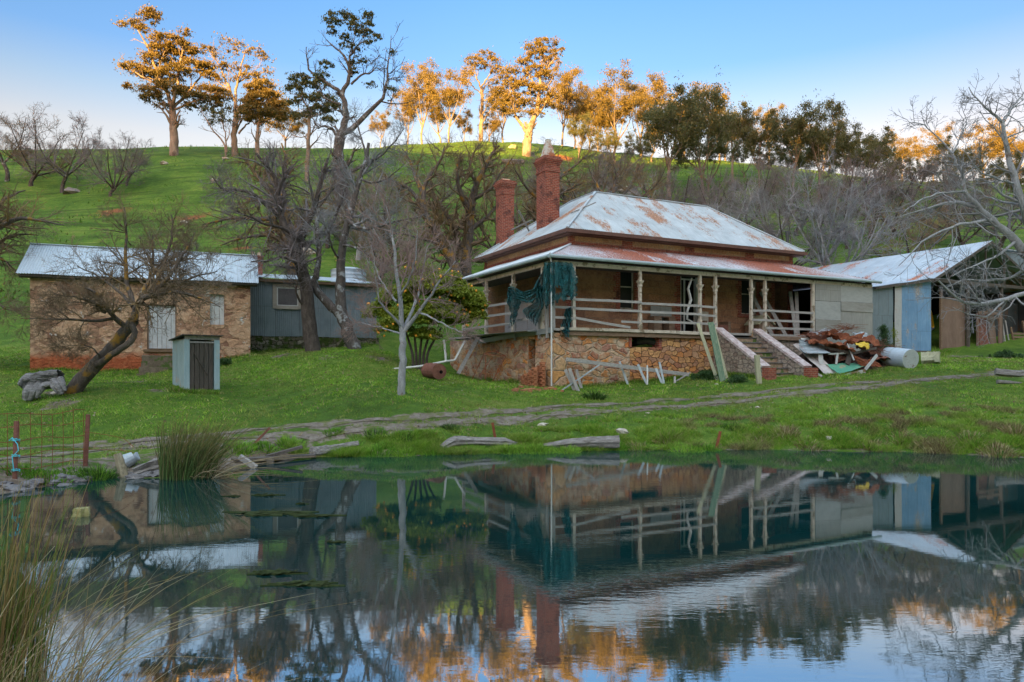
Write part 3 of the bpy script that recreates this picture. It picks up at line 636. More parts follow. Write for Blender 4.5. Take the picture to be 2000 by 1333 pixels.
# ================================================================== BUILDINGS
def corr(poly, Fo, Ud, Vd, pitch=.10, amp=.016, name='roof', m=None, parent=None, label=None, jit=0.0, rows=5, sag=0.0):
    """corrugated sheet over a convex polygon: poly [(s,t)...] in the plane Fo + s*Ud + t*Vd, ridges run along t"""
    Fo = Vector(Fo); Ud = Vector(Ud).normalized(); Vd = Vector(Vd).normalized(); N = Ud.cross(Vd).normalized()
    if N.z < 0 and abs(N.z) > .1: N = -N
    ss = [p[0] for p in poly]; s0, s1 = min(ss), max(ss); n = max(2, int((s1-s0)/(pitch/4)))
    V = []; Q = []; UV = []
    def span(s):
        ts = []
        for (a, b), (c, d) in zip(poly, poly[1:]+poly[:1]):
            if (a-s)*(c-s) <= 0 and abs(c-a) > 1e-9: ts.append(b+(d-b)*(s-a)/(c-a))
        return (min(ts), max(ts)) if ts else (0, 0)
    for i in range(n+1):
        s = s0+(s1-s0)*i/n; s = min(max(s, s0+1e-5), s1-1e-5); a, b = span(s)
        off = amp*math.sin(2*math.pi*s/pitch)
        sheet = int(s/.76); a -= jit*((sheet*37 % 11)/11-.5)
        for k in range(rows+1):
            t = a+(b-a)*k/rows; w = off+.012*math.sin(s*1.9+t*2.3)-sag*math.sin(math.pi*k/rows)*(.5+.5*math.sin(s*.6))
            p = Fo+Ud*s+Vd*t+N*w; V.append(p); UV.append((s+3.1, t+7.7))
    for i in range(n):
        for k in range(rows):
            q = i*(rows+1)+k; Q.append((q, q+1, q+rows+2, q+rows+1))
    o_ = ORG[root_of(parent)] if parent is not None else Vector((0, 0, 0))
    me = mesh_np(name, np.array([p-o_ for p in V]), Q, smooth=True, uv=False)
    l = me.uv_layers.new(name='UVMap'); vi = np.zeros(len(me.loops), np.int32); me.loops.foreach_get('vertex_index', vi)
    l.data.foreach_set('uv', np.array(UV, np.float32)[vi].ravel())
    o = link(name, me, m, parent); 
    if label: o['label'] = label
    return o
def timber(mb, p, q, w, h, up=(0, 0, 1), wob=.012):
    "board with a slight bow"
    p = Vector(p); q = Vector(q); mid = (p+q)/2+Vector((random.uniform(-wob, wob), random.uniform(-wob, wob), random.uniform(-wob, wob)))
    mb.beam(p, mid, w, h, up); mb.hold = True; mb.beam(mid, q, w, h, up); mb.hold = False

# ---------------------------------------------------------------- homestead: x along the front, y along the depth
HA = math.atan2(.4485, .894)
H = thing('stone_homestead', 'derelict stone homestead with hipped iron roof, two brick chimneys and railed veranda', 'house', (1.6, 27.6, 1.3), HA, org=(0, 0, 1.3))
def HW(a, b, z): return Vector((1.6+.894*a-.4485*b, 27.6+.4485*a+.894*b, z))
FZ = 3.68
# rubble base: front with a vent hole, left side with a doorway
m = MB()
m.box(.05, 1.3, .05, .5, .9, 3.52).box(1.3, 3.71, .07, .5, .9, 3.52)
m.build('base_wall', M_base, H)
m = MB(); m.box(3.71, 8.3, .06, .5, .9, 2.98).box(5.25, 8.3, .06, .5, 2.98, 3.52)
m.build('base_wall', M_base_dry, H, label='dry rubble base wall with loose rounded stones')
m = MB(); m.box(10.6, 18.7, .06, .5, 1.4, 3.52).build('base_wall', M_stepwall, H)
m = MB(); m.box(.06, .5, .5, 1.55, .9, 3.5).box(.06, .5, 2.15, 11, .9, 3.5).box(.06, .5, 1.55, 2.15, 3.30, 3.5)
m.build('base_wall', M_base, H)
m = MB(); m.box(.03, .62, -.0, .62, .9, 3.1).build('corner_pier', stone('corner_stone', [(.62, .32, .12), (.52, .26, .11), (.60, .42, .26), (.44, .24, .16)], (.44, .34, .26), 1.6, 2.4, .08), H)
MB().box(.52, .60, 1.3, 2.6, 1.2, 3.5).build('doorway_shade_panel', M_dark, H)  # added near-black panel, paints in shade behind the side doorway
m = MB(); m.box(3.66, 3.78, .02, .5, 2.98, 3.5).box(5.2, 5.34, .02, .5, 2.9, 3.5).each('vent_brickwork', M_brick, H)
for a, b, r in ((4.0, .25, .11), (4.35, .2, .13), (4.75, .28, .1)):
    pass
# floor, fascia boards
m = MB(); m.box(-.02, 18.7, -.04, 2.05, FZ-.10, FZ).box(-.02, 2.05, 2.05, 10.9, FZ-.10, FZ)
m.build('veranda_floor', M_wood_grey, H)
m = MB(); m.box(.35, 4.4, -.05, .03, 3.41, 3.58, .008).box(4.41, 8.3, -.052, .028, 3.40, 3.575, .008); m.box(10.6, 14.4, -.05, .03, 3.40, 3.58, .01)
m.each('floor_beam', M_wood_brown, H)
m = MB(); m.box(.30, 3.3, -.13, -.02, 3.60, 3.72, .012).box(3.31, 6.2, -.12, -.02, 3.585, 3.70, .012).box(6.21, 8.35, -.14, -.02, 3.57, 3.69, .015)
m.each('floor_edging', M_paint, H)
m = MB(); timber(m, (-.06, -.12, 3.60), (-.05, 3.2, 3.53), .22, .03, (1, 0, 0)); timber(m, (-.10, 3.1, 3.52), (-.16, 6.8, 3.36), .20, .03, (1, 0, 0)); m.box(-.5, .05, 1.2, 8.2, 3.62, 3.645, .04)
m.each('edge_flashing', M_wall_grey, H, label='sagging grey iron flashing on the left edge of the floor')
# main walls around the openings
WT = .40
def wall_front(name, y, segs, mm, x0, x1, z0, z1, par, inward=1):
    "front wall with openings segs [(x0,x1,z0,z1)]"
    mb = MB(); xs = x0
    for a, b, c, d in segs:
        mb.box(xs, a, y, y+WT*inward, z0, z1)
        if c > z0: mb.box(a, b, y, y+WT*inward, z0, c)
        if d < z1: mb.box(a, b, y, y+WT*inward, d, z1)
        xs = b
    mb.box(xs, x1, y, y+WT*inward, z0, z1); return mb.build(name, mm, par)
OP = [(4.63, 5.41, 4.75, 6.75), (8.05, 9.15, FZ, 6.75), (11.85, 12.9, 4.75, 6.75), (14.1, 15.0, FZ, 6.5)]
wall_front('wall', 2.05, OP, M_house_shaded, 2.05, 15.35, FZ-.3, 7.30, H)
m = MB(); m.box(2.05, 2.05+WT, 2.45, 10.6, FZ-.3, 7.3).box(2.05, 15.35, 10.6, 11.0, FZ-.3, 8.0).box(14.95, 15.35, 2.45, 10.6, FZ-.3, 7.3); m.build('wall', M_house_shaded, H)
m = MB(); m.box(2.05, 15.35, 2.05, 2.45, 7.30, 8.0).box(2.05, 2.45, 2.45, 10.6, 7.30, 8.0).box(14.95, 15.35, 2.45, 10.6, 7.3, 8.0); m.build('upper_wall', M_house, H, label='pale coursed stone band under the main roof')
# brick string course, quoins, opening dressings
m = MB(); m.box(2.02, 15.38, 2.02, 2.05, 7.42, 7.56).box(2.02, 2.05, 2.05, 11.0, 7.42, 7.56).box(2.035, 15.37, 2.035, 2.05, 7.90, 7.96)
m.build('string_course', M_brick, H)
def quoin(mb, x, y, z0, z1, dirx, front=True):
    z = z0; k = 0
    while z < z1-.05:
        L = .36 if k % 2 else .22; zt = min(z+.245, z1)
        if front: mb.box(min(x, x+dirx*L), max(x, x+dirx*L), y-.02, y, z, zt)
        else: mb.box(y-.02, y, min(x, x+dirx*L), max(x, x+dirx*L), z, zt)
        z += .245; k += 1
for qa in ((2.03, 2.05, 1, True), (15.37, 2.05, -1, True), (2.03, 2.05, 1, False), (10.95, 2.05, -1, False)):
    m = MB(); quoin(m, qa[0], qa[1], FZ, 7.42, qa[2], qa[3]); quoin(m, qa[0], qa[1], 7.56, 7.9, qa[2], qa[3]); m.build('corner_quoin', M_brick, H)
for x_ in (5.0, 8.6, 12.4): 
    pass
m = MB()
for x_ in (5.02, 8.6, 12.4): m.box(x_-.28, x_+.28, 2.03, 2.05, 7.56, 7.78)
m.each('brick_panel', M_brick, H)
for i, (a, b, c, d) in enumerate(OP):
    m = MB(); quoin(m, a, 2.05, c, d, -1); quoin(m, b, 2.05, c, d, 1); m.box(a-.3, b+.3, 2.03, 2.05, d, d+.2)
    if c > FZ: m.box(a-.25, b+.25, 1.98, 2.2, c-.16, c)
    m.build('brick_surround', M_brick, H)
for a, b, c, d in (OP[0], OP[2]):
    m = MB(); t = .06
    m.box(a, a+t, 2.15, 2.25, c, d).box(b-t, b, 2.15, 2.25, c, d).box(a+t, b-t, 2.15, 2.25, c, c+t).box(a+t, b-t, 2.15, 2.25, d-t, d).box(a+t, b-t, 2.14, 2.22, (c+d)/2-.025, (c+d)/2+.025)
    w = m.build('window', M_paint, H); MB().box(a+t, b-t, 2.19, 2.20, c+t, d-t).build('pane', M_glass, w)
a, b, c, d = OP[1]; m = MB()
m.box(a, a+.09, 2.1, 2.3, c, d).box(b-.09, b, 2.1, 2.3, c, d).box(a+.09, b-.09, 2.1, 2.3, d-.09, d).box(a+.09, b-.09, 2.12, 2.2, d-.5, d-.44).box(a+.28, a+.34, 2.12, 2.2, c, d-.5)
dr_ = m.build('door_frame', M_white, H)
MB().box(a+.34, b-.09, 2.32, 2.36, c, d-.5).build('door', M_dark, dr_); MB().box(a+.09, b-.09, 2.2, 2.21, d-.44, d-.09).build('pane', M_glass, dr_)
m = MB(); m.box(3, 14.9, 5, 5.05, FZ, 7.9).build('inner_wall', M_dark, H)  # near-black, shade of the rooms painted in behind the openings
M_sheets = [M_wall_grey, simple('sheet_light', [(.26, .28, .29), (.36, .385, .40), (.44, .46, .48)], 1.2, .5, .2, metal=.3, stretch=(.5, 1, 1.5)), simple('sheet_stained', [(.20, .19, .18), (.30, .30, .29), (.38, .39, .39)], 1.0, .55, .2, metal=.3, stretch=(.4, 1, 2))]
m = MB()
for i, (x0, x1) in enumerate(((14.55, 16.35), (16.35, 18.72))):
    zs = [2.75, 3.72, 4.45+.2*i, 5.35, 6.18] if i == 0 else [2.75, 3.68, 4.9, 5.38, 6.18]
    for k in range(4): MB().box(x0+.01, x1-.01*(1-i), -.045-.02*((k+i) % 2), -.012, zs[k]+.012, zs[k+1], .008).build('cladding_sheet', M_sheets[(k*2+i) % 3], H)
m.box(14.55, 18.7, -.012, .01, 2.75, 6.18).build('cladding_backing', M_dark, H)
m = MB(); m.box(18.68, 18.72, .0, 10, 2.4, 6.48).box(15.4, 18.7, 7, 7.05, 2.4, 6.45).build('end_wall', M_iron_dark, H)
m = MB(); m.box(15.4, 18.68, 2.05, 7, FZ-.1, FZ).build('end_floor', M_wood_dark, H)
# roofs
R0 = Vector
EZ, EO = 8.02, .42; RZ = 10.87
def plane3(name, pts, mat, parent, sag=0.0, pitch=.10, label=None):
    "pts: eave start, eave end, then ridge end, ridge start (local coords)"
    p = [Vector(q) for q in pts]; U = (p[1]-p[0]).normalized(); N = U.cross(p[2]-p[0]).normalized(); Vd = N.cross(U)
    if Vd.z < 0: Vd = -Vd
    pl = [((q-p[0]).dot(U), (q-p[0]).dot(Vd)) for q in p]
    return corr(pl, p[0], U, Vd, pitch=pitch, name=name, m=mat, parent=parent, sag=sag, label=label)
x0, x1, y0, y1 = 2.05-EO, 15.35+EO, 2.05-EO, 11.0+EO
rf = plane3('main_roof', [(x0, y0, EZ), (x1, y0, EZ), (12.95, 5.75, RZ), (5.75, 5.75, RZ)], M_roof_main, H)
plane3('roof_slope', [(x0, y1, EZ), (x0, y0, EZ), (5.75, 5.75, RZ), (5.75, 9.2-1.0, RZ)], M_roof_main, rf)
plane3('roof_slope', [(x1, y0, EZ), (x1, 9.8, EZ), (12.95, 5.75, RZ)], M_roof_main, rf)
plane3('roof_slope', [(9.8, y1, EZ), (x0, y1, EZ), (5.75, 8.2, RZ)], M_roof_main, rf)
plane3('roof_slope', [(x1, 9.8, EZ), (9.8, 9.8, EZ), (8.6, 5.75, RZ), (12.95, 5.75, RZ)], M_roof_main, rf)
m = MB()
for p, q in (((x0, y0, EZ), (5.75, 5.75, RZ)), ((5.75, 5.75, RZ), (12.95, 5.75, RZ)), ((12.95, 5.75, RZ), (x1, y0, EZ)), ((5.75, 5.75, RZ), (5.75, 8.2, RZ)), ((5.75, 8.2, RZ), (x0, y1, EZ))):
    p = Vector(p)+Vector((0, 0, .03)); q = Vector(q)+Vector((0, 0, .03)); m.tube([p, q], .065, 8, squash=.6)
m.each('ridge_cap', M_roof_main, rf)
m = MB(); g_ = .11
m.box(x0-.1, x1+.1, y0-.10, y0+.02, EZ-.17, EZ-.02).box(x0-.10, x0+.02, y0+.02, y1+.1, EZ-.17, EZ-.02).box(x1-.02, x1+.1, y0+.02, y1, EZ-.17, EZ-.02)
m.box(x0+.05, x1-.05, y0+.05, 2.05, EZ-.20, EZ-.165).box(x0+.05, 2.05, 2.05, y1-.05, EZ-.20, EZ-.165).box(15.35, x1-.05, 2.05, y1-.05, EZ-.20, EZ-.165)
m.build('gutter', M_gutter_br, rf)
m = MB(); m.box(2.0, 15.4, 1.9, 2.05, 7.80, 7.86).box(1.9, 2.0, 1.9, 11.1, 7.80, 7.86)
m.build('eave_mould', M_gutter_br, rf)
m = MB(); m.beam((3.25, 4.0, 9.25), (4.05, 3.1, 9.65), .07, .03); m.beam((2.7, 9.0, 9.3), (3.05, 7.4, 9.55), .12, .03); m.beam((2.4, 7.6, 10.0), (3.2, 8.0, 9.1), .1, .03)
m.each('loose_batten', M_wood_grey, rf)
# veranda roof
VE, VW = 6.50, 7.42; ya = -.28
vr = plane3('veranda_roof', [(ya, ya, VE), (18.85, ya, VE), (15.37, 2.05, VW), (2.05, 2.05, VW)], M_roof_ver, H, pitch=.10)
M_roof_side = iron('side_roof_iron', [(.50, .52, .55), (.62, .65, .69), (.74, .77, .80)], .35, (.38, .16, .08), rscale=.6)
plane3('roof_slope', [(ya, 10.3, VE), (ya, ya, VE), (2.05, 2.05, VW), (2.05, 10.3, VW)], M_roof_side, vr)
plane3('roof_slope', [(18.85, ya, VE), (18.85, 9.3, VE), (15.37, 9.3, VW), (15.37, 2.05, VW)], M_roof_ver, vr)
m = MB(); m.tube([(ya, ya, VE+.03), (2.05, 2.05, VW+.03)], .06, 8, squash=.6); m.build('hip_cap', M_roof_side, vr)
m = MB(); m.tube([(ya-.07, ya-.07, VE-.06), (18.95, ya-.07, VE-.06)], .075, 8); m.tube([(ya-.07, ya-.02, VE-.06), (ya-.07, 10.3, VE-.06)], .075, 8)
m.each('gutter', M_gutter, vr)
m = MB(); m.box(.0, 18.7, -.05, .05, 6.16, 6.33, .004).box(-.05, .05, .05, 10.2, 6.16, 6.33, .004); m.each('veranda_beam', M_paint, H)
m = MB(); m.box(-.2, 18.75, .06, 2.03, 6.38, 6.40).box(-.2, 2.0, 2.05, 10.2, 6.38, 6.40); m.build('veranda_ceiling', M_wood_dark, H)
m = MB(); m.tube([(-.28, -.28, 6.40), (-.20, -.22, 6.2), (-.18, -.2, 4.0), (-.18, -.2, 1.42)], .030, 8); m.build('downpipe', M_white, H)
# posts with capitals
def post(a, b, z0=FZ, lean=0.0, pale=True):
    m = MB(); s = .062
    m.lathe([(s*1.15, z0), (s*1.15, z0+.5), (s*1.0, z0+.56), (s*.92, z0+1.78), (s*1.05, z0+1.80)], (a, b), square=True)
    m.lathe([(s, z0+1.80), (s*1.25, z0+1.84), (s*1.1, z0+1.88), (s*1.1, z0+1.93), (s*1.9, z0+2.03), (s*2.0, z0+2.07), (s*1.0, z0+2.08), (s*.92, 6.17)], (a, b), square=True)
    return m.build('veranda_post', M_paint, H)
for a in (.94, 4.18, 7.41, 8.29, 10.43, 11.29): post(a, 0)
for b in (.82, 3.44, 6.25, 9.0): post(0, b)
m = MB(); m.box(14.36, 14.52, -.05, .06, 3.4, 6.16, .006).build('veranda_post', M_paint, H, label='plain square end post')
m = MB(); m.box(-.08, .06, -.08, .06, 3.6, 6.16).build('veranda_post', M_wood_grey, H, label='bare corner post')
# rails
def rails(p, q, zs, sag=0):
    m = MB()
    for z in zs:
        if isinstance(z, tuple): z, z2 = z
        else: z2 = z+random.uniform(-.03, .03)
        timber(m, (*p, z), (*q, z2), .10, .035, (0, 0, 1) if False else ((0, 1, 0) if p[1] == q[1] else (1, 0, 0)))
    m.each('veranda_rail', M_wood_greyx, H)
rails((.94, -.07), (4.2, -.07), [4.83, 4.48]); 
m = MB(); timber(m, (.98, -.08, 4.1), (3.6, -.12, 3.78), .10, .035, (0, 1, 0)); timber(m, (3.2, -.06, 4.02), (4.15, -.06, 4.0), .09, .035, (0, 1, 0)); m.each('veranda_rail', M_wood_greyx, H, label='fallen sloping bottom rail')
rails((4.2, -.07), (7.4, -.07), [4.80, 4.45, 4.05]); rails((7.42, -.06), (8.3, -.06), [4.8, 4.42, 4.05])
rails((10.45, -.06), (11.3, -.06), [4.72, 4.3]); rails((11.3, -.07), (14.4, -.07), [4.76, 4.30, 3.95])
rails((.05, -.06), (.94, -.06), [4.85, 4.5, 4.1]); rails((-.07, 1.7), (-.07, 3.4), [4.85, 4.15]); rails((-.06, 3.5), (-.06, 6.3), [4.95, 4.5, 4.05]); rails((-.06, 6.3), (-.06, 9), [4.9, 4.5, 4.05])
m = MB(); m.box(-.09, 0, .3, .42, 3.3, 4.6).box(-.05, .05, .05+1.0, 1.15, 3.3, 4.3, .02).box(-.06, .02, 3.2, 3.3, 3.3, 5.0); m.each('rail_stump', M_wood_grey, H)
# white boarded room on the left veranda
m = MB()
for k in range(7): m.box(2.0-.03*(k % 2)-.02, 2.02, 4.0+k*.62, 4.6+k*.62, FZ, 5.6, .01)
m.build('boarded_panel', simple('dirty_white_boards', [(.34, .32, .32), (.46, .44, .44), (.54, .52, .51)], 3), H)
# front steps between two sloping walls
STEP = MB()
for k in range(9): STEP.box(8.55, 10.45, -.30*(k+1), -.30*k+.03, 1.0, FZ-.02-.225*(k+1))
st = STEP.build('front_steps', simple('step_stone', [(.20, .12, .08), (.34, .23, .16), (.42, .33, .26)], 3, patch=((.08, .14, .03), 2.2, .50, .58)), H)
m = MB()
for k in range(9): m.box(8.53, 10.47, -.30*(k+1)-.04, -.30*k+.04, FZ-.02-.225*(k+1)+.002, FZ-.02-.225*(k+1)+.04, .008)
m.build('step_nosing', simple('dark_slate', [(.06, .05, .05), (.12, .11, .11), (.22, .21, .2)], 4), st)
def stepwall(a0, a1, b1, mm):
    m = MB(); z0, zt, zb = .9, 3.80, 2.10
    vs = [(a0, 0, z0), (a0, b1, z0), (a0, b1, zb), (a0, -.25, zt), (a0, 0, zt), (a1, 0, z0), (a1, b1, z0), (a1, b1, zb), (a1, -.25, zt), (a1, 0, zt)]
    m.add(vs, [(0, 1, 2, 3, 4), (9, 8, 7, 6, 5), (1, 6, 7, 2), (2, 7, 8, 3), (3, 8, 9, 4), (0, 5, 6, 1)])
    w = m.build('stair_wall', mm, H)
    c = MB(); n = 11
    for k in range(n):
        p = Vector(((a0+a1)/2, -.12+(b1+.12-.02)*k/n, zt+.05+(zb-zt)*max(0, k/n))); q = Vector(((a0+a1)/2, -.12+(b1+.12-.02)*(k+.93)/n, zt+.05+(zb-zt)*(k+.93)/n))
        c.beam(p, q, a1-a0+.09, .10, (0, 0, 1))
    c.build('coping', M_capping, w)
    e = MB(); e.box(a0-.03, a1+.03, b1-.34, b1, 1.0, zb+.02).build('end_pier', M_brick, w)
    MB().box(a0-.02, a1+.02, -.12, .12, 3.0, 3.86).build('top_pier', M_base, w)
stepwall(8.18, 8.55, -2.85, M_stepwall); stepwall(10.45, 10.85, -2.95, M_stepwall)
# chimneys
def chimney(a0, a1, b0, b1, zb, zt, big):
    m = MB(); cx, cy = (a0+a1)/2, (b0+b1)/2; w, d = (a1-a0)/2, (b1-b0)/2
    def ring(z0, z1, g): m.box(cx-w-g, cx+w+g, cy-d-g, cy+d+g, z0, z1)
    ring(zb-1.2, zt-.75, 0); ring(zt-.75, zt-.68, .035); ring(zt-.68, zt-.42, .012)
    for k in range(4): ring(zt-.42+k*.075, zt-.345+k*.075, .03+.03*k)
    ring(zt-.12, zt-.0, .06)
    c = m.build('chimney', M_brick, H)
    if big:
        m = MB(); m.lathe([(.29, zt-.02), (.26, zt+.12), (.10, zt+.86), (.11, zt+.92)], (cx, cy), square=True)
        m.build('chimney_cowl', simple('cement_cowl', [(.40, .36, .32), (.56, .52, .47), (.64, .60, .55)], 2, patch=((.36, .13, .06), 1.6, .50, .60)), c)
    else:
        m = MB(); m.tube([(cx-.2, cy, zt+.07), (cx+.25, cy, zt+.10)], .09, 10); m.box(cx-.3, cx+.1, cy-.2, cy+.2, zt, zt+.03, .02); m.build('chimney_pot', simple('terracotta', [(.4, .2, .13), (.55, .32, .22), (.65, .42, .32)], 4), c)
    MB().box(a0-.06, a1+.06, b0-.07, b1+.07, zb-.45, zb+.0).build
    return c
chimney(2.87, 3.65, 5.70, 6.60, 9.0, 12.34, True)
chimney(2.73, 3.45, 11.05-.05-.0, 11.75, 8.9, 12.3, False) if False else chimney(2.73, 3.45, 10.2, 10.95, 8.6, 12.2, False)

# ---------------------------------------------------------------- barn, same axes as the house
BN = thing('iron_barn', 'open fronted iron barn with sagging pale roof attached beyond the right end of the homestead', 'barn', HW(28.5, 0, 2.75), HA, org=(28.5, 0, 2.75))
Bt = lambda a, b, z: (a, b, z)
br = plane3('barn_roof', [(23.35, -.35, 6.87), (23.35, 12, 6.87), (28.5, 12, 9.3), (28.5, -.35, 9.3)], M_roof_barn, BN, sag=.02)
plane3('roof_slope', [(18.75, -.1, 6.22), (18.75, 12, 6.22), (23.38, 12, 6.90), (23.38, -.3, 6.90)], M_roof_barn, br, sag=.02)
plane3('roof_slope', [(33.7, -.3, 6.85), (33.7, 12, 6.85), (28.5, 12, 9.3), (28.5, -.3, 9.3)], M_roof_barn, br)
plane3('roof_slope', [(39, -.3, 6.0), (39, 12, 6.0), (33.7, 12, 6.9), (33.7, -.3, 6.9)], M_roof_barn, br)
m = MB(); m.beam((23.3, -.33, 6.80), (28.5, -.33, 9.22), .14, .05, (0, 1, 0)); m.beam((28.5, -.33, 9.22), (33.6, -.33, 6.80), .14, .05, (0, 1, 0)); m.beam((18.8, -.12, 6.15), (23.3, -.3, 6.8), .12, .05, (0, 1, 0)); m.each('barge_board', M_wood_dark, br)
def vpanel(a0, a1, zb, zt0, zt1, b, mm, name='wall', label=None, par=None):
    pl = [(0, 0), (a1-a0, 0), (a1-a0, zt1-zb), (0, zt0-zb)]
    return corr(pl, (a0, b, zb), (1, 0, 0), (0, 0, 1), name=name, m=mm, parent=par or BN, label=label, jit=.05)
vpanel(18.75, 20.4, 3.3, 6.18, 6.35, .02, M_wall_iron, label='dull iron bay beside the homestead')
vpanel(20.42, 21.0, 2.6, 6.36, 6.45, -.06, simple('bleached_iron', [(.32, .33, .34), (.44, .44, .44), (.40, .32, .28)], 2), label='bleached strip of wall iron')
vpanel(21.0, 23.45, 2.55, 6.46, 6.82, -.04, M_wall_blue, label='blue tinted corrugated iron bay')
m = MB(); m.box(33.6, 33.7, .02, 12, 2.5, 6.8); m.hold=True
GB = [(18.8, 2.3), (33.6, 2.3), (33.6, 6.78), (28.5, 9.15), (23.35, 6.72), (18.8, 6.1)]
def gable(mb, y): mb.add([(a, y, z) for a, z in GB]+[(a, y+.06, z) for a, z in GB], [tuple(range(6)), tuple(range(11, 5, -1))])
gable(m, 11.8); m.build('wall', M_iron_dark, BN)
m = MB(); gable(m, 5.5); m.build('shade_partition', M_dark, BN)  # near-black sheet paints in the shade deep inside the barn
MB().box(18.8, 33.6, -.15, 5.4, 2.0, 3.02, .02).build('earth_floor', simple('earth_floor', [(.06, .045, .035), (.11, .085, .065), (.16, .13, .1)], 2), BN)
MB().box(18.8, 18.85, .1, 11.8, 2.4, 6.15).build('side_wall', M_iron_dark, BN)
m = MB()
for a in (23.5, 27.0, 30.2, 33.4): m.tube([(a, .1, 2.4), (a+random.uniform(-.05, .05), .1, 6.85 if a < 24 or a > 33 else 7.0)], .10, 8)
m.each('post', M_wood_dark, BN)
m = MB(); m.box(23.4, 33.5, -.02, .10, 6.75, 6.95, .01); 
for a in (25, 26.6, 28.5, 30.3, 32): timber(m, (a, -.0, 6.9), (a, 0, 6.9+2.3*(1-abs(a-28.5)/5.2)), .08, .08)
timber(m, (25, 0, 7.0), (27.6, 0, 8.6), .08, .06); timber(m, (32, 0, 7.0), (29.2, 0, 8.6), .08, .06); m.each('gable_timber', M_wood_dark, BN)
m = MB(); m.box(24.0, 33.4, .5, .55, 6.8, 7.0).each('tie_beam', M_wood_dark, BN)
vpanel(29.3, 33.4, 2.6, 6.2, 6.0, .9, M_iron_dark, name='inner_wall')
M_door_br = simple('brown_boarding', [(.13, .08, .06), (.20, .13, .10), (.27, .18, .14)], 1.2, stretch=(1, 1, .4))
m = MB(); m.box(24.85, 27.0, .25, .30, 2.7, 6.0).build('barn_door', M_door_br, BN, label='tall plain brown sliding door')
m = MB(); m.box(27.1, 27.3, .2, .26, 2.7, 5.8).box(24.55, 24.68, .1, .2, 2.7, 6.4).each('door_post', M_wood_brown, BN)
m = MB()
for a, b in ((34.0, .2), (35.6, .1), (37.2, .3)): m.box(a, a+.12, b, b+.12, 2.4, 6.2)
m.box(33.7, 38.5, .15, .2, 4.6, 4.72).box(34.4, 34.7, .3, .35, 3.2, 6.4).each('lean_to_timber', M_wood_grey, BN)
vpanel(35.3, 45, 6.2, 9.75, 9.6, 3.0, M_wall_iron, name='upper_gable', label='upper iron gable beyond the open shed')
m = MB(); m.box(35.0, 46, 2.8, 9, 9.78, 9.83); m.build('upper_roof', M_roof_barn, BN)

# ---------------------------------------------------------------- rubble cottage on the left
CA = math.atan2(.363, .932)
CT = thing('rubble_cottage', 'small rubble and plaster cottage with a plain iron gable roof and red washed base', 'cottage', (-20.4, 29.9, 1.7), CA, org=(0, 0, 1.7))
L, D = 8.75, 3.7; ez = 6.06; x0_ = .35
def cw(u): # local x for photo column u on the front wall plane
    k = (u-1000)/F; return (k*29.9+20.4)/(.932-k*.363)
dx0, dx1 = cw(287), cw(345); wx0, wx1 = cw(410), cw(438)
m = MB(); m.box(0, dx0, 0, .4, 1.2, 6.0).box(dx0, dx1, 0, .4, 1.2, 2.95).box(dx0, dx1, 0, .4, 4.95, 6.0).box(dx1, wx0, 0, .4, 1.2, 6.0).box(wx0, wx1, 0, .4, 1.2, 4.1).box(wx0, wx1, 0, .4, 5.5, 6.0).box(wx1, L, 0, .4, 1.2, 6.0)
m.box(0, .4, .4, D, 1.2, 6.0).box(L-.4, L, .4, D, 1.2, 6.0).box(.4, L-.4, D-.4, D, 1.2, 6.0)
m.add([(0, 0, 6.0), (0, D, 6.0), (0, D/2, 7.3), (.4, 0, 6.0), (.4, D, 6.0), (.4, D/2, 7.3)], [(0, 2, 1), (3, 4, 5), (0, 3, 5, 2), (1, 2, 5, 4)])
m.add([(L-.4, 0, 6.0), (L-.4, D, 6.0), (L-.4, D/2, 7.3), (L, 0, 6.0), (L, D, 6.0), (L, D/2, 7.3)], [(0, 2, 1), (3, 4, 5), (0, 3, 5, 2), (1, 2, 5, 4)])
cwall = m.build('wall', M_plaster, CT)
me = cwall.data; bm_ = None
m = MB(); n = 6
for k in range(n): m.box(dx0+.04+(dx1-dx0-.08)*k/n, dx0+.04+(dx1-dx0-.08)*(k+.93)/n, .12, .16, 2.98, 4.9, .004)
m.build('door', simple('weathered_white_door', [(.30, .31, .33), (.46, .47, .50), (.60, .61, .63)], 3, patch=((.25, .16, .12), 2.5, .60, .68)), CT)
m = MB(); m.box(dx0, dx0+.06, .05, .18, 2.95, 4.95).box(dx1-.06, dx1, .05, .18, 2.95, 4.95).box(dx0, dx1, .03, .2, 4.92, 5.02).box(dx0-.15, dx1+.1, -.12, .2, 2.82, 2.95, .02); m.build('door_frame', M_wood_brown, CT)
m = MB()
for k in range(3): m.box(wx0+(wx1-wx0)*k/3, wx0+(wx1-wx0)*(k+.94)/3, .14, .17, 4.1, 5.5, .005)
m.build('window_shutter', simple('whitewashed_boards', [(.40, .41, .42), (.5, .51, .53), (.58, .59, .6)], 3), CT)
EV = .42; sl = (7.62-ez)/(D/2+.38)
cr = plane3('cottage_roof', [(-.42, -.38, ez), (L+.35, -.38, ez), (L+.35, D/2, 7.62), (-.42, D/2, 7.62)], M_roof_cot, CT)
plane3('roof_slope', [(-.42, D+.38, ez), (L+.35, D+.38, ez), (L+.35, D/2, 7.62), (-.42, D/2, 7.62)], M_roof_cot, cr)
m = MB(); m.tube([(-.42, D/2, 7.65), (L+.35, D/2, 7.65)], .06, 8, squash=.5); m.build('ridge_cap', M_roof_cot, cr)
m = MB(); m.box(-.3, L+.25, -.30, -.24, ez-.10, ez-.0).box(-.35, L+.3, -.2, .0, ez-.14, ez-.06); m.build('eave_board', M_wood_dark, cr)
m = MB(); q0, q1 = cw(272), cw(352)
for k in range(5): m.box(q0+.04*k, q1-.02*k, -.32*(5-k), 0, 1.2, 1.62+.26*k, .03)
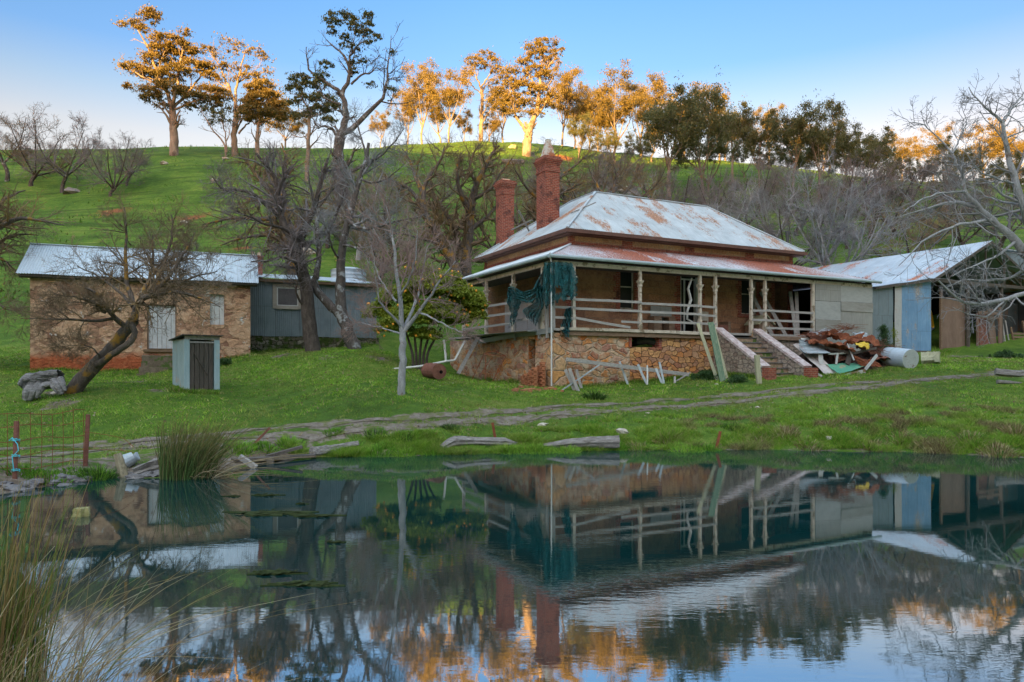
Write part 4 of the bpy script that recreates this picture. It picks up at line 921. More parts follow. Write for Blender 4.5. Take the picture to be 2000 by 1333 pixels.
m.build('entry_steps', simple('mossy_steps', [(.06, .05, .035), (.14, .11, .08), (.24, .19, .15)], 3, patch=((.06, .10, .02), 2.5, .5, .58)), CT)
m = MB(); m.box(L+.06, L+.66, D+.02, D+.62, 2, 7.85).box(L+.01, L+.71, D-.03, D+.67, 7.85, 7.93); cch = m.build('chimney', M_brick, CT)
m = MB(); m.lathe([(.11, 7.9), (.10, 8.15)], (L+.20, D+.30)).lathe([(.12, 7.9), (.11, 8.12)], (L+.52, D+.30)); m.each('chimney_pot', simple('cream_pots', [(.4, .3, .2), (.55, .45, .33), (.6, .5, .4)], 5), cch)

# ---------------------------------------------------------------- corrugated iron outbuilding
p0 = Vector((-13.4, 35.0, 2.9)); SA = math.atan2(3.0, 5.9)
S = thing('corrugated_outbuilding', 'long grey corrugated iron outbuilding with one framed window behind the twin trunked tree', 'outbuilding', p0, SA, org=(0, 0, 2.9))
def sw(u): k = (u-1000)/F; return (k*35+13.4)/(math.cos(SA)-k*math.sin(SA))
SL = sw(735); a0, a1 = sw(538), sw(585)
for q in ((-.5, a0, 3.70, 6.5), (a1, SL, 3.70, 6.5)): corr([(0, 0), (q[1]-q[0], 0), (q[1]-q[0], q[3]-q[2]), (0, q[3]-q[2])], (q[0], 0, q[2]), (1, 0, 0), (0, 0, 1), name='wall', m=M_wall_iron, parent=S, jit=.06)
for z0, z1 in ((3.70, 5.18), (6.24, 6.5)): corr([(0, 0), (a1-a0, 0), (a1-a0, z1-z0), (0, z1-z0)], (a0, 0, z0), (1, 0, 0), (0, 0, 1), name='wall', m=M_wall_iron, parent=S)
m = MB(); m.box(SL-.04, SL, .05, 4, 3.7, 6.4).box(-.5, SL, 3.96, 4, 3.6, 6.9).build('wall', M_iron_dark, S)
m = MB(); t = .12; m.box(a0-.14, a0+.06, -.06, .06, 5.1, 6.35).box(a1-.06, a1+.14, -.06, .06, 5.1, 6.35).box(a0+.06, a1-.06, -.06, .06, 6.2, 6.35).box(a0+.06, a1-.06, -.1, .06, 5.08, 5.25)
w = m.build('window', simple('window_timber', [(.26, .22, .19), (.38, .33, .29), (.46, .42, .38)], 4), S)
m = MB(); m.box(a0+.06, a0+.12, -.02, .03, 5.25, 6.2).box(a1-.12, a1-.06, -.02, .03, 5.25, 6.2).box(a0+.12, a1-.12, -.02, .03, 6.13, 6.2).box(a0+.12, a1-.12, -.02, .03, 5.25, 5.3); m.build('sash', M_white, w)
MB().box(a0+.12, a1-.12, .0, .01, 5.3, 6.13).build('pane', M_curtain, w)
plane3('shed_roof', [(-.6, -.35, 6.60), (SL+.2, -.35, 6.60), (SL-.6, 2.6, 7.15), (-.6, 2.6, 7.15)], M_roof_cot, S)
m = MB(); m.box(-.5, SL+.1, -.28, -.24, 6.42, 6.56).box(-.5, SL, -.1, -.0, 6.40, 6.54); m.build('eave_board', M_wood_brown, S)
m = MB(); m.box(0, SL+.15, .02, .5, 2.3, 3.72).build('foundation', M_mossy, S)
m = MB(); m.lathe([(.16, 2.2), (.15, 3.75)], (.12, -.15), 10).build('corner_stump', M_wood_grey, S)
tk = thing('water_tank', 'round ribbed galvanised water tank behind the iron outbuilding', 'water tank', P(681, 560, 41))
c = P(681, 560, 41); m = MB(); pr = [(1.0, -2.0)]
for k in range(26): pr.append((1.0+.02*(k % 2), -1.9+k*.11))
pr += [(1.02, .93), (.0, 1.16)]
m.lathe([(r, c.z+z) for r, z in pr[:-1]], (c.x, c.y), 28); m.build('tank_body', M_roof_cot, tk)
m = MB(); m.lathe([(1.05, c.z+.90), (.6, c.z+1.06), (.05, c.z+1.12)], (c.x, c.y), 28); m.build('tank_lid', M_roof_cot, tk)
m = MB(); gq = gz(c.x, c.y); m.box(c.x-1.05, c.x+1.05, c.y-1.05, c.y+1.05, gq-.5, c.z-1.98); m.build('tank_stand', M_wood_grey, tk)

# ---------------------------------------------------------------- outhouse
OA = R(44); oc = G(362, 24.0)
OH = thing('timber_outhouse', 'narrow outhouse with pale blue sides and a dark plank door', 'outhouse', (oc.x, oc.y, gz(oc.x, oc.y)-.05), OA, org=(0, 0, 0))
wo, do, ho = 1.12, 1.15, 1.78
M_blue_board = simple('faded_blue_iron', [(.24, .33, .38), (.34, .45, .50), (.44, .54, .58)], 3, .7, stretch=(4, 4, .6), patch=((.42, .40, .36), 2, .58, .66))
m = MB()
for k in range(5): m.box(-.02-.004*(k % 2), .02, .05+k*do/5, .05+(k+.95)*do/5, -.1, ho-.02)
m.box(wo-.02, wo+.02, .05, do, -.1, ho); m.box(0, wo, do-.03, do, -.1, ho+.1); m.build('side_panel', M_blue_board, OH)
m = MB(); m.box(-.05, .13, -.03, .03, -.05, ho).box(wo-.16, wo+.03, -.03, .03, -.05, ho).each('front_panel', M_blue_board, OH)
m = MB(); 
for k in range(5): m.box(.15+k*.158, .15+k*.158+.138, -.01-.012*(k % 2), .02, .04, ho-.12, .004)
d_ = m.build('door', M_wood_dark, OH)
m = MB(); m.beam((.28, -.03, 1.30), (.74, -.03, .55), .025, .06, (0, 1, 0)).build('door_brace', M_wood_dark, d_)
m = MB(); m.box(.12, .95, -.035, .0, ho-.12, ho-.06).box(.13, .96, -.04, .03, -.02, .04); m.build('door_frame', M_wood_grey, OH)
m = MB(); m.add([(-.14, -.14, ho+.14), (wo+.1, -.14, ho+.14), (wo+.1, do+.1, ho-.02), (-.14, do+.1, ho-.02), (-.14, -.14, ho+.17), (wo+.1, -.14, ho+.17), (wo+.1, do+.1, ho+.01), (-.14, do+.1, ho+.01)], [(3, 2, 1, 0), (4, 5, 6, 7), (0, 1, 5, 4), (1, 2, 6, 5), (2, 3, 7, 6), (3, 0, 4, 7)]); m.build('roof', M_iron_dark, OH)
m = MB(); m.box(-.03, wo+.03, -.02, .03, ho, ho+.13); m.box(0, .03, .03, do, ho-.05, ho+.02); m.build('roof_plate', M_wood_grey, OH)

# ================================================================== THINGS IN THE YARD
def single(mb, name, mat_, label, cat, org, group=None, smooth=False):
    o = mb.build(name, mat_, None, org=org, smooth=smooth); settag(o, label, cat, group); return o
def gp(u, v=None, d=None): return hit(u, v) if d is None else G(u, d)
# --- old timber poking out of rough ground: rusty stakes
def stake(name, label, uv0, uv1, w, mat_, d=None, group=None):
    b = gp(*uv0, d=d) if d is None else P(*uv0, d); t = P(uv1[0], uv1[1], b.y)
    m = MB(); m.beam(b-Vector((0, 0, .25)), t, w, w*.45, (0, 1, 0)); m.hold = True; m.beam(b-Vector((0, 0, .25))+Vector((0, .012, 0)), t+Vector((0, .012, 0)), w*.4, w*.9, (0, 1, 0)); return single(m, name, mat_, label, 'stake', b, group)
stake('star_picket', 'rusty steel stake with blue rope wound round it at the left end of the wire', (28, 948), (32, 823), .075, M_rust_pink, d=12.9)
stake('star_picket', 'rusty steel stake standing beside the grass clump on the left bank', (166, 908), (172, 810), .075, M_rust_pink, d=14.2)
stake('star_picket', 'leaning rusty stake between the two half sunk logs', (971, 862), (962, 826), .07, M_rust)
stake('star_picket', 'dark rusty stake tilting out of the water on the right', (1394, 878), (1407, 843), .07, M_rust)
stake('star_picket', 'thin stake slanting low over the track behind the big rushes', (478, 866), (527, 836), .05, M_rust_pink)
# rope
b = P(30, 905, 12.9); m = MB()
for v_ in (862, 893, 921):
    q = P(31, v_, 12.9); m.tube([q+Vector((.06*math.cos(a), .06*math.sin(a), .012*a/3)) for a in np.linspace(0, 12, 26)], .008, 5); m.hold = True
m.tube([P(24, 855, 12.85), P(34, 868, 12.82), P(36, 880, 12.8), P(24, 893, 12.8), P(27, 921, 12.82)], .008, 5); m.tube([P(18, 861, 12.8), P(24, 855, 12.8), P(27, 862, 12.8)], .008, 5)
single(m, 'rope', simple('blue_rope', [(.05, .35, .42), (.08, .5, .58), (.2, .6, .65)], 8), 'bright turquoise rope tied round the leftmost stake', 'rope', P(28, 925, 12.9))
# wire mesh panel
b0 = P(-20, 960, 12.7); b1 = P(166, 900, 14.15); m = MB()
def wp(t, h): q = b0.lerp(b1, t); return Vector((q.x, q.y, max(gz(q.x, q.y), .02)+h))
for h in (.12, .38, .64, .90, 1.12): m.tube([wp(t, h+.03*math.sin(t*9+h*5)) for t in np.linspace(0, 1, 12)], .006, 4); m.hold = True
for t in np.linspace(.05, .98, 9): m.tube([wp(t, 0), wp(t+.006, .6), wp(t, 1.14+.06*math.sin(t*17))], .006, 4)
m.tube([wp(.98, .7), P(210, 850, 14.3), P(240, 856, 14.4), P(262, 874, 14.4)], .005, 4); m.tube([wp(.98, .35), P(235, 880, 14.3), P(262, 884, 14.4)], .005, 4)
single(m, 'wire_mesh', M_rust, 'rusty square wire mesh strung between two steel stakes', 'fence wire', b0)
# --- logs and planks on the edge of the pond
def log(name, label, pts, rad, mat_, cat='log', seed=1, k=14, drop=.0, squash=1, group=None):
    pts = [Vector(p) for p in pts]; q, r = resample([tuple(p) for p in pts], rad, 14); g = np.random.default_rng(seed)
    V_, Q_ = tubes(q[None], r[None], k); V_ = V_.reshape(14, k, 3); c = q[:, None, :]
    f = 1+.16*np.sin(np.arange(k)*2.3+seed)[None, :, None]+.10*g.normal(size=(1, k, 1))+.07*g.normal(size=(14, k, 1)); V_ = c+(V_-c)*f; V_ = V_.reshape(-1, 3)
    caps = [tuple(range(k-1, -1, -1)), tuple(13*k+j for j in range(k))]
    m = MB(); m.add([tuple(v) for v in V_], [tuple(int(i) for i in f_) for f_ in Q_]+caps)
    o = single(m, name, mat_, label, cat, pts[0], group); return o
M_log = simple('silver_log', [(.07, .055, .05), (.20, .18, .17), (.42, .40, .39)], 2.5, .9, .9, .03, stretch=(2, 8, 8))
log('fallen_log', 'grey fallen log with a split end beside the big rushes', [P(262, 925, 14.1), P(300, 912, 14.3), P(336, 905, 14.5), P(352, 903, 14.6)], [.11, .15, .17, .13], M_log, seed=3)
log('fallen_log', 'pale half buried log left of the leaning stake', [P(862, 876, 17.7), P(884, 862, 18.0), P(930, 863, 18.2), P(985, 864, 18.3), P(1010, 867, 18.4)], [.07, .12, .09, .10, .03], M_log, seed=5)
log('fallen_log', 'thick grey log lying at the waterline right of the leaning stake', [P(1062, 872, 18.2), P(1110, 866, 18.3), P(1160, 863, 18.4), P(1209, 863, 18.4)], [.07, .12, .14, .15], M_log, seed=7)
log('fallen_log', 'brown curved log at the waterline left of the bright grass', [P(608, 882, 16.9), P(640, 880, 17.2), P(668, 873, 17.4), P(700, 866, 17.6)], [.11, .12, .09, .06], M_log, seed=8)
log('fallen_log', 'grey weathered log lying in the grass at the right edge', [P(1944, 726, 25.5), P(1965, 729, 25.4), P(1990, 730, 25.4), P(2040, 728, 25.5)], [.12, .13, .11, .10], M_log, seed=9)
log('fallen_log', 'small pale log lying in front of the larger one at the right', [P(1948, 746, 24.3), P(1970, 747, 24.3), P(1995, 748, 24.4)], [.07, .06, .02], M_log, seed=10)
log('leaning_post', 'short lichened post leaning in the shallows by the fallen log', [P(246, 945, 14.0), P(238, 915, 14.0), P(230, 886, 14.0)], [.075, .075, .065], simple('lichen_wood', [(.12, .10, .06), (.26, .22, .15), (.42, .37, .27)], 4, stretch=(5, 5, 1)), cat='post', seed=11)
log('pond_stump', 'short mossy post end standing out of the open water', [Vector((-6.32, 10.35, -.3)), Vector((-6.3, 10.35, .0)), Vector((-6.3, 10.35, .12))], [.10, .10, .09], simple('mossy_post', [(.10, .09, .03), (.22, .20, .08), (.38, .34, .2)], 6), cat='post', seed=12)
wb = lambda pts, w, h, name, label, mat_, cat='plank', up=(0, 0, 1), grp=None: single((lambda m: (m.beam(pts[0], pts[1], w, h, up), m)[1])(MB()), name, mat_, label, cat, pts[0], grp)
wb((P(455, 899, 15.6), P(612, 890, 16.8)), .26, .06, 'jetty_plank', 'long dark plank laid low over the water by the rushes', M_wood_dark)
wb((P(520, 892, 16.2), P(590, 873, 16.6)), .14, .06, 'broken_plank', 'short black plank propped on the low jetty plank', M_wood_dark)
wb((P(468, 892, 15.2), P(500, 914, 15.2)), .12, .10, 'broken_plank', 'pale rotten board lying in the shallows under the jetty', M_wood_grey)
wb((P(528, 918, 16.0), P(528, 895, 16.0)), .13, .13, 'jetty_post', 'thick short post holding up the low jetty plank', M_wood_dark, 'post')
# mud-edge stones and bucket
def rock(name, label, c, s, mat_, seed, cat='rock', group=None, flat=.6):
    g = np.random.default_rng(seed); m = MB(); n, k = 7, 10; vs = []
    for i in range(n):
        ph = math.pi*i/(n-1)
        for j in range(k):
            th = 2*math.pi*j/k; r = s*(1+.22*g.normal()*math.sin(ph)); vs.append((c.x+r*math.sin(ph)*math.cos(th), c.y+r*math.sin(ph)*math.sin(th), c.z+r*flat*math.cos(ph)))
    m.add(vs, [(i*k+j, (i+1)*k+j, (i+1)*k+(j+1) % k, i*k+(j+1) % k) for i in range(n-1) for j in range(k)])
    return single(m, name, mat_, label, cat, c, group)
M_mudrock = simple('dark_mud_stone', [(.06, .055, .06), (.13, .12, .125), (.24, .22, .22)], 5, .7, .8)
g_ = np.random.default_rng(4)
for i in range(30):
    u = g_.uniform(-5, 330); d = float(np.interp(u, SH[:, 0], SH[:, 1]))+g_.uniform(-.15, .45); p = G(u, d)
    rock('mud_clod', 'dark wet clod of mud on the left edge of the pond', p, g_.uniform(.06, .17), M_mudrock, i, 'mud clod', 'mud clods along the left shore', .5)
M_pale = simple('pale_stone', [(.26, .22, .18), (.42, .37, .31), (.56, .51, .45)], 5)
for i, (u, v, s, l) in enumerate(((1215, 845, .16, 'pale grey boulder in the bank grass above the thick log'), (1400, 752, .08, 'orange stone lying in the grass below the leaning boards'), (1060, 832, .13, 'pale stone sunk in the bank left of the boulder'),
        (1265, 808, .07, 'small stone by the lower wheel rut'), (112, 768, .14, 'reddish stone beside the old stump'), (75, 778, .10, 'small pale stone in front of the old stump'), (1620, 858, .10, 'whitish stone among the dead bank grass on the right'), (1480, 797, .09, 'thin white scrap lying on the grass above the bank'))):
    rock('stone', l, hit(u, v), s, M_pale, 60+i, 'stone')
b = P(258, 903, 14.6); m = MB()
m.tube([P(243, 903, 14.6), P(262, 893, 14.7)], [.16, .12], 14); m.hold = True; m.tube([P(262, 893, 14.7), P(273, 898, 14.7)], [.12, .02], 10)
single(m, 'crushed_bucket', M_steel, 'crumpled blue grey metal bucket behind the leaning post', 'bucket', b)
# --- floating weed
M_weed = simple('pond_weed', [(.012, .018, .006), (.03, .04, .012), (.07, .08, .03)], 9, .9, spec=.1)
for i, (u, v, s, l) in enumerate(((520, 1003, .6, 'long thin raft of floating weed under the reflected shed'), (612, 1008, .34, 'small dark oval raft of weed'), (535, 1120, .26, 'bright leafed floating clump in mid pond'), (560, 1120, .15, 'small clump touching the bright leafed one'),
        (600, 1142, .30, 'reddish floating raft of weed behind the foreground reeds'), (455, 970, .12, 'tiny weed speck near the rushes'), (520, 968, .22, 'thin weed strip below the jetty plank'), (655, 1060, .10, 'lone small weed leaf in open water'), (590, 985, .1, 'tiny leaf floating right of the jetty'))):
    c = P(u, v, F*CH/(v-HZ)); c.z = .006; g = np.random.default_rng(i); m = MB(); k = 26
    rr = [s*(1+.3*math.sin(3*a+i)+.22*g.normal()) for a in np.linspace(0, 6.28, k, endpoint=False)]
    top = [(c.x+r*math.cos(a), c.y+r*.24*math.sin(a), .012) for r, a in zip(rr, np.linspace(0, 6.28, k, endpoint=False))]; bot = [(x, y, -.02) for x, y, z in top]
    m.add(top+bot, [tuple(range(k)), tuple(range(2*k-1, k-1, -1))]+[(j, j+k, (j+1) % k+k, (j+1) % k) for j in range(k)]); m.hold = True
    for _ in range(int(18*s*4)):
        a = g.uniform(0, 6.28); r = s*.8*math.sqrt(g.uniform()); x, y = c.x+r*math.cos(a), c.y+.45*r*math.sin(a); q = g.uniform(.02, .05)
        m.add([(x-q, y, .015), (x, y-q, .02), (x+q, y, .03), (x, y+q, .02)], [(0, 1, 2, 3)])
    single(m, 'floating_weed', M_weed, l, 'water weed', c)

# --- old stump by the leaning tree
sp_ = G(82, 22.6); g = np.random.default_rng(8)
q, r = resample([tuple(P(44, 758, 22.5)), tuple(P(54, 750, 22.6)), tuple(P(84, 744, 22.7)), tuple(P(118, 738, 22.7))], [.17, .27, .27, .24], 14)
G1 = Geo(); V_, Q_ = tubes(q[None], r[None], 40); V_ = V_.reshape(14, 40, 3); c_ = q[:, None, :]
V_ = c_+(V_-c_)*(1+.22*g.normal(size=(1, 40, 1))+.09*g.normal(size=(14, 40, 1)))*np.array([1, 1, .85]); G1.add(V_.reshape(-1, 3), Q_)
for a_, b_, r0 in (((64, 752), (50, 782), .17), ((78, 752), (58, 782), .16), ((86, 752), (72, 776), .12), ((56, 756), (46, 780), .11), ((106, 744), (122, 770), .13), ((100, 748), (112, 768), .09), ((118, 740), (128, 764), .10), ((60, 746), (44, 740), .08)):
    qq, rr = resample([tuple(P(*a_, 22.6)), tuple((P(*a_, 22.6)+P(*b_, 22.4))/2+Vector((.05, -.1, .03))), tuple(P(*b_, 22.4))], [r0, r0*.9, r0*.4], 7); G1.tubes(qq[None], rr[None], 9)
o = link('old_stump', G1.mesh('old_stump', org=sp_, smooth=False), simple('silver_stump', [(.05, .045, .045), (.22, .21, .22), (.50, .49, .50)], 2.2, .9, 1.0, .06, stretch=(1.5, 6, 7)), None, sp_); settag(o, 'hollow silver grey tree stump at the foot of the leaning tree', 'stump')

# --- brick stack
bm1 = MB().box(-.115, .115, -.055, .055, 0, .076, .004).build('brick', M_brick_gl, None, org=(0, 0, 0)); settag(bm1, 'loose red brick in the rough stack by the house corner', 'brick', 'stacked bricks')
bm2 = MB().box(-.115, .115, -.055, .055, 0, .076, .004).build('brick', M_brick_gl, None, org=(0, 0, 0)); settag(bm2, 'loose brick scattered on the grass below the stack', 'brick', 'scattered bricks')
first = True
def putbrick(src, loc, rz, tilt=0):
    global first
    o = src if src.get('placed') is None else src.copy()
    if src.get('placed') is None: src['placed'] = 1
    else: COL.objects.link(o)
    if 'placed' in o and o is not src: del o['placed']
    o.location = loc; o.rotation_euler = (tilt, 0, rz)
base = HW(-.35, .75, 1.25)
cols = [(-.10, .12, 13, 0), (-.10, .36, 11, 0), (-.13, .62, 9, 1), (-.2, .90, 8, 0), (-.42, .2, 10, 1), (-.45, .5, 7, 0), (-.5, .80, 6, 1), (-.46, 1.08, 5, 0), (-.13, 1.16, 6, 0)]
for a_, b_, n_, r_ in cols:
    g0 = HW(a_-.15, b_+.25, 0); z0 = gz(g0.x, g0.y)
    for k in range(n_):
        j = random.uniform(-.012, .012); q = HW(a_-.15+j, b_+.25+random.uniform(-.012, .012), z0+k*.079); putbrick(bm1, q, HA+(math.pi/2 if (k+r_) % 2 else 0)+random.uniform(-.06, .06))
for u, v in ((1008, 762), (1018, 758), (1022, 765), (1030, 764), (1040, 763), (1052, 764), (1068, 762), (1075, 761), (1082, 762), (1098, 766), (1006, 765), (1035, 767)): putbrick(bm2, hit(u, v)+Vector((0, 0, .0)), random.uniform(0, 3), random.uniform(-.2, .2))
for o in (bm1, bm2): del o['placed']

# --- boards, rails and pipes leaning on the house base
def lean(name, label, uv_base, uv_top, w, t, mat_, cat, dd=.0, group=None, db=None):
    b = hit(*uv_base) if db is None else P(*uv_base, db); tp = P(uv_top[0], uv_top[1], b.y+dd); m = MB(); timber(m, b-Vector((0, 0, .03)), tp, w, t, (0, 1, 0)); return single(m, name, mat_, label, cat, b, group)
lean('leaning_board', 'narrow pale green board leaning on the veranda left of the steps', (1402, 745), (1363, 632), .13, .04, M_wood_pale, 'board', .9)
lean('leaning_board', 'wide board with peeling green paint leaning by the steps', (1412, 745), (1388, 630), .24, .05, M_wood_green, 'board', .7)
lean('leaning_board', 'grey board leaning just left of the stair wall', (1420, 742), (1394, 640), .14, .05, M_wood_pale, 'board', .5)
lean('gate_post', 'square weathered post standing in front of the left stair wall', (1483, 750), (1478, 694), .17, .17, M_wood_pale, 'post', .0)
m = MB(); timber(m, P(1345, 732, 29.75), P(1106, 702, 27.45), .10, .15, (0, 0, 1)); single(m, 'fallen_beam', M_wood_greyx, 'long grey beam sloping down along the rubble base', 'beam', P(1345, 732, 29.75))
for i, (a_, b_, w, mm, l) in enumerate((((1122, 762), (1104, 722), .12, M_wood_grey, 'leftmost grey paling propped under the fallen beam'), ((1130, 764), (1112, 720), .12, M_wood_grey, 'second grey paling leaning with the leftmost one'), ((1136, 759), (1126, 722), .11, M_wood_grey, 'upright pale paling right of the two leaning ones'),
        ((1180, 752), (1152, 706), .09, M_wood_dark, 'dark slanting prop under the high end of the beam'), ((1205, 748), (1188, 712), .09, M_steel, 'blue grey pipe beside the dark slanting prop'), ((1227, 752), (1210, 706), .08, M_steel, 'long steel pipe poking above the fallen beam'),
        ((1264, 751), (1246, 712), .09, M_steel, 'steel pipe leaning near the middle of the beam'), ((1264, 752), (1264, 714), .06, M_white, 'thin white upright rod by the middle of the beam'), ((1294, 750), (1281, 720), .09, M_steel, 'short steel pipe under the low end of the beam'),
        ((1297, 750), (1288, 708), .08, M_steel, 'taller steel pipe crossing the short one'), ((1318, 749), (1318, 736), .08, M_wood_grey, 'stubby pale peg at the low end of the beam'), ((1096, 762), (1172, 712), .05, M_steel, 'thin pipe slanting to the right behind the palings'), ((1316, 746), (1348, 728), .05, M_wood_grey, 'thin stick slanting right beyond the stubby peg'), ((1232, 746), (1206, 708), .07, M_wood_dark, 'dark rail leaning behind the long steel pipe'))):
    lean('leaning_paling' if mm in (M_wood_grey, M_wood_dark) else 'leaning_pipe', l, a_, b_, w, .045, mm, 'paling' if mm in (M_wood_grey, M_wood_dark) else 'pipe', .15, 'props leaning under the fallen beam')
# gate frame of rusty bars at the left of the base
m = MB()
for p_, q_ in (((948, 742), (948, 690)), ((948, 692), (988, 696)), ((922, 742), (946, 690)), ((962, 746), (988, 696)), ((950, 690), (966, 686)), ((966, 686), (988, 696)), ((936, 735), (960, 700))): m.beam(P(*p_, 29.8), P(*q_, 29.9), .035, .03, (0, 1, 0)); m.hold = True
single(m, 'rusted_gate', M_rust, 'bent rusty gate frame leaning on the left side of the house base', 'gate frame', P(948, 742, 29.8))
wb((P(895, 730, 30.0), P(932, 662, 31.2)), .16, .06, 'leaning_board', 'dark board slanting under the left end of the veranda', M_wood_grey, 'board', (0, 1, 0))
m = MB(); m.tube([P(762, 722, 28.6), P(820, 716, 28.8), P(872, 706, 29.2), P(888, 704, 29.4), P(908, 666, 30)], .045, 8); m.hold = True; m.tube([P(871, 706, 29.2), P(868, 672, 29.3), P(866, 664, 29.3)], .045, 8)
single(m, 'white_pipe', M_white, 'white plastic drain pipe with an upright branch under the citrus tree', 'pipe', P(762, 722, 28.6))
m = MB(); m.tube([P(836, 724, 27.9), P(858, 726, 27.0)], .30, 18); m.hold = True; m.tube([P(840, 724, 27.75), P(842, 724, 27.7)], .31, 18); m.tube([P(849, 725, 27.4), P(851, 725, 27.35)], .31, 18)
c = P(848, 740, 27.4); DR = thing('rusty_drum', 'rusty brown steel drum lying on the grass below the citrus tree', 'drum', c)
m.build('drum_body', M_rust_pink, DR); MB().tube([P(861.5, 727, 26.86), P(861.6, 727, 26.85)], .07, 10).build('bung_hole', M_dark, DR)
wb((P(580, 707, 31), P(640, 698, 31.3)), .5, .06, 'lying_board', 'flat brown board lying on the lawn below the twin trunked tree', M_wood_pale, 'board')
log('round_log', 'short sawn log with pale end beside the fallen steel tank', [P(1800, 705, 32.6), P(1836, 703, 32.2)], [.33, .33], M_wood_pale, seed=21)
wb((P(1830, 708, 31.8), P(1832, 688, 31.9)), .16, .14, 'sawn_block', 'upright sawn block at the end of the short log', M_wood_pale, 'block')
# gas tank
c = P(1763, 719, 31); T = thing('steel_tank', 'blue grey cylindrical steel tank lying on its side by the scrap heap', 'tank', c)
A_, B_ = P(1734, 697, 32.0), P(1777, 702, 30.8); dv = (B_-A_).normalized(); r_ = .44
m = MB(); m.tube([A_-dv*.10, A_-dv*.03, A_, B_, B_+dv*.05], [r_*.6, r_*.9, r_, r_, r_*.985], 28); m.build('tank_body', simple('blue_grey_enamel', [(.32, .38, .46), (.42, .49, .57), (.5, .56, .64)], 1.5, .5, .1, metal=.1), T, smooth=False)
m = MB(); m.tube([B_+dv*.05, B_+dv*.052, B_+dv*.055], [r_*.97, r_*.96, r_*.5], 28); m.build('tank_end', simple('dull_tank_end', [(.30, .33, .34), (.42, .45, .46), (.5, .53, .53)], 3, .6, .3, patch=((.18, .10, .07), 4, .60, .66)), T)
m = MB(); m.tube([A_+dv*.45, A_+dv*.49], r_+.006, 28); m.build('weld_band', M_steel, T)
# --- scrap heap in front of the iron cladding
def sheet(name, label, cs, mat_, cat, nx_=16, ny_=12, amp=.08, wave=0, seed=1, t=.012, curve=0, group=None):
    g = np.random.default_rng(seed); ph = g.uniform(0, 6, 6); c0, c1, c2, c3 = [Vector(c) for c in cs]; N = (c1-c0).cross(c3-c0).normalized(); V_ = []
    for j in range(ny_+1):
        for i in range(nx_+1):
            a, b = i/nx_, j/ny_; p = (c0*(1-a)+c1*a)*(1-b)+(c3*(1-a)+c2*a)*b
            w = amp*(math.sin(a*9+ph[0]+b*4)*.5+math.sin(b*13+ph[1]-a*6)*.4+math.sin(a*23+ph[2]+b*17)*.3)+curve*math.sin(math.pi*a)
            if wave: w += .03*math.sin(a*wave*2*math.pi)
            V_.append(p+N*w)
    m = MB(); m.add(V_, [(j*(nx_+1)+i, j*(nx_+1)+i+1, (j+1)*(nx_+1)+i+1, (j+1)*(nx_+1)+i) for j in range(ny_) for i in range(nx_)])
    o = single(m, name, mat_, label, cat, Vector(cs[0]), group); solidify(o, t); return o
PJ = lambda u, v, d=32.0: P(u, v, d)
M_dirty = simple('dirty_white', [(.26, .25, .24), (.42, .42, .41), (.56, .56, .55)], 3, .7, patch=((.22, .12, .07), 3, .56, .64))
M_oldsteel = iron('scrap_iron_sheet', [(.22, .27, .32), (.32, .37, .42), (.42, .47, .52)], .35)
# mound under the scrap
c = G(1640, 32.6); g = np.random.default_rng(5); m = MB(); n, k = 26, 16; vs = []
for j in range(k+1):
    for i in range(n+1):
        a, b = i/n, j/k; x = c.x-2.2+4.6*a; y = c.y-1.2+2.6*b; e_ = math.sin(math.pi*a)**.7*math.sin(math.pi*b)**.6
        vs.append((x, y, gz(x, y)-.05+e_*(.75+.30*g.normal()*.5+.25*math.sin(a*14)*math.sin(b*11))))
m.add(vs, [(j*(n+1)+i, j*(n+1)+i+1, (j+1)*(n+1)+i+1, (j+1)*(n+1)+i) for j in range(k) for i in range(n)])
o = single(m, 'rubbish_mound', simple('dark_rubbish', [(.02, .014, .012), (.06, .035, .028), (.14, .07, .05)], 5, .95, 1, .06), 'dark heap of broken rubbish under the scrap iron', 'rubbish heap', c); o['kind'] = 'stuff'; del o['category']
sheet('long_panel', 'long pale warped panel sloping down beside the right stair wall', (PJ(1548, 672, 32.4), PJ(1572, 668, 32.6), PJ(1642, 735, 30.0), PJ(1618, 738, 29.8)), simple('pinkish_panel', [(.30, .26, .25), (.46, .41, .40), (.58, .55, .54)], 2), 'panel', amp=.03, seed=2, curve=.05)
sheet('curved_iron', 'bright curved corrugated sheet arching over the scrap heap', (PJ(1560, 664, 31.8), PJ(1572, 690, 31.0), PJ(1622, 690, 30.9), PJ(1604, 668, 32.2)), M_oldsteel, 'iron sheet', 30, 12, .02, 9, 3, curve=-.12)
sheet('green_panel', 'flat green painted panel lying on the grass before the scrap heap', (PJ(1612, 712, 30.8), PJ(1668, 709, 31.4), PJ(1690, 716, 30.8), PJ(1640, 731, 29.9)), simple('green_paint', [(.06, .20, .14), (.09, .30, .20), (.20, .36, .24)], 2, .6, .1, patch=((.38, .27, .18), 2, .56, .62)), 'panel', amp=.02, seed=4)
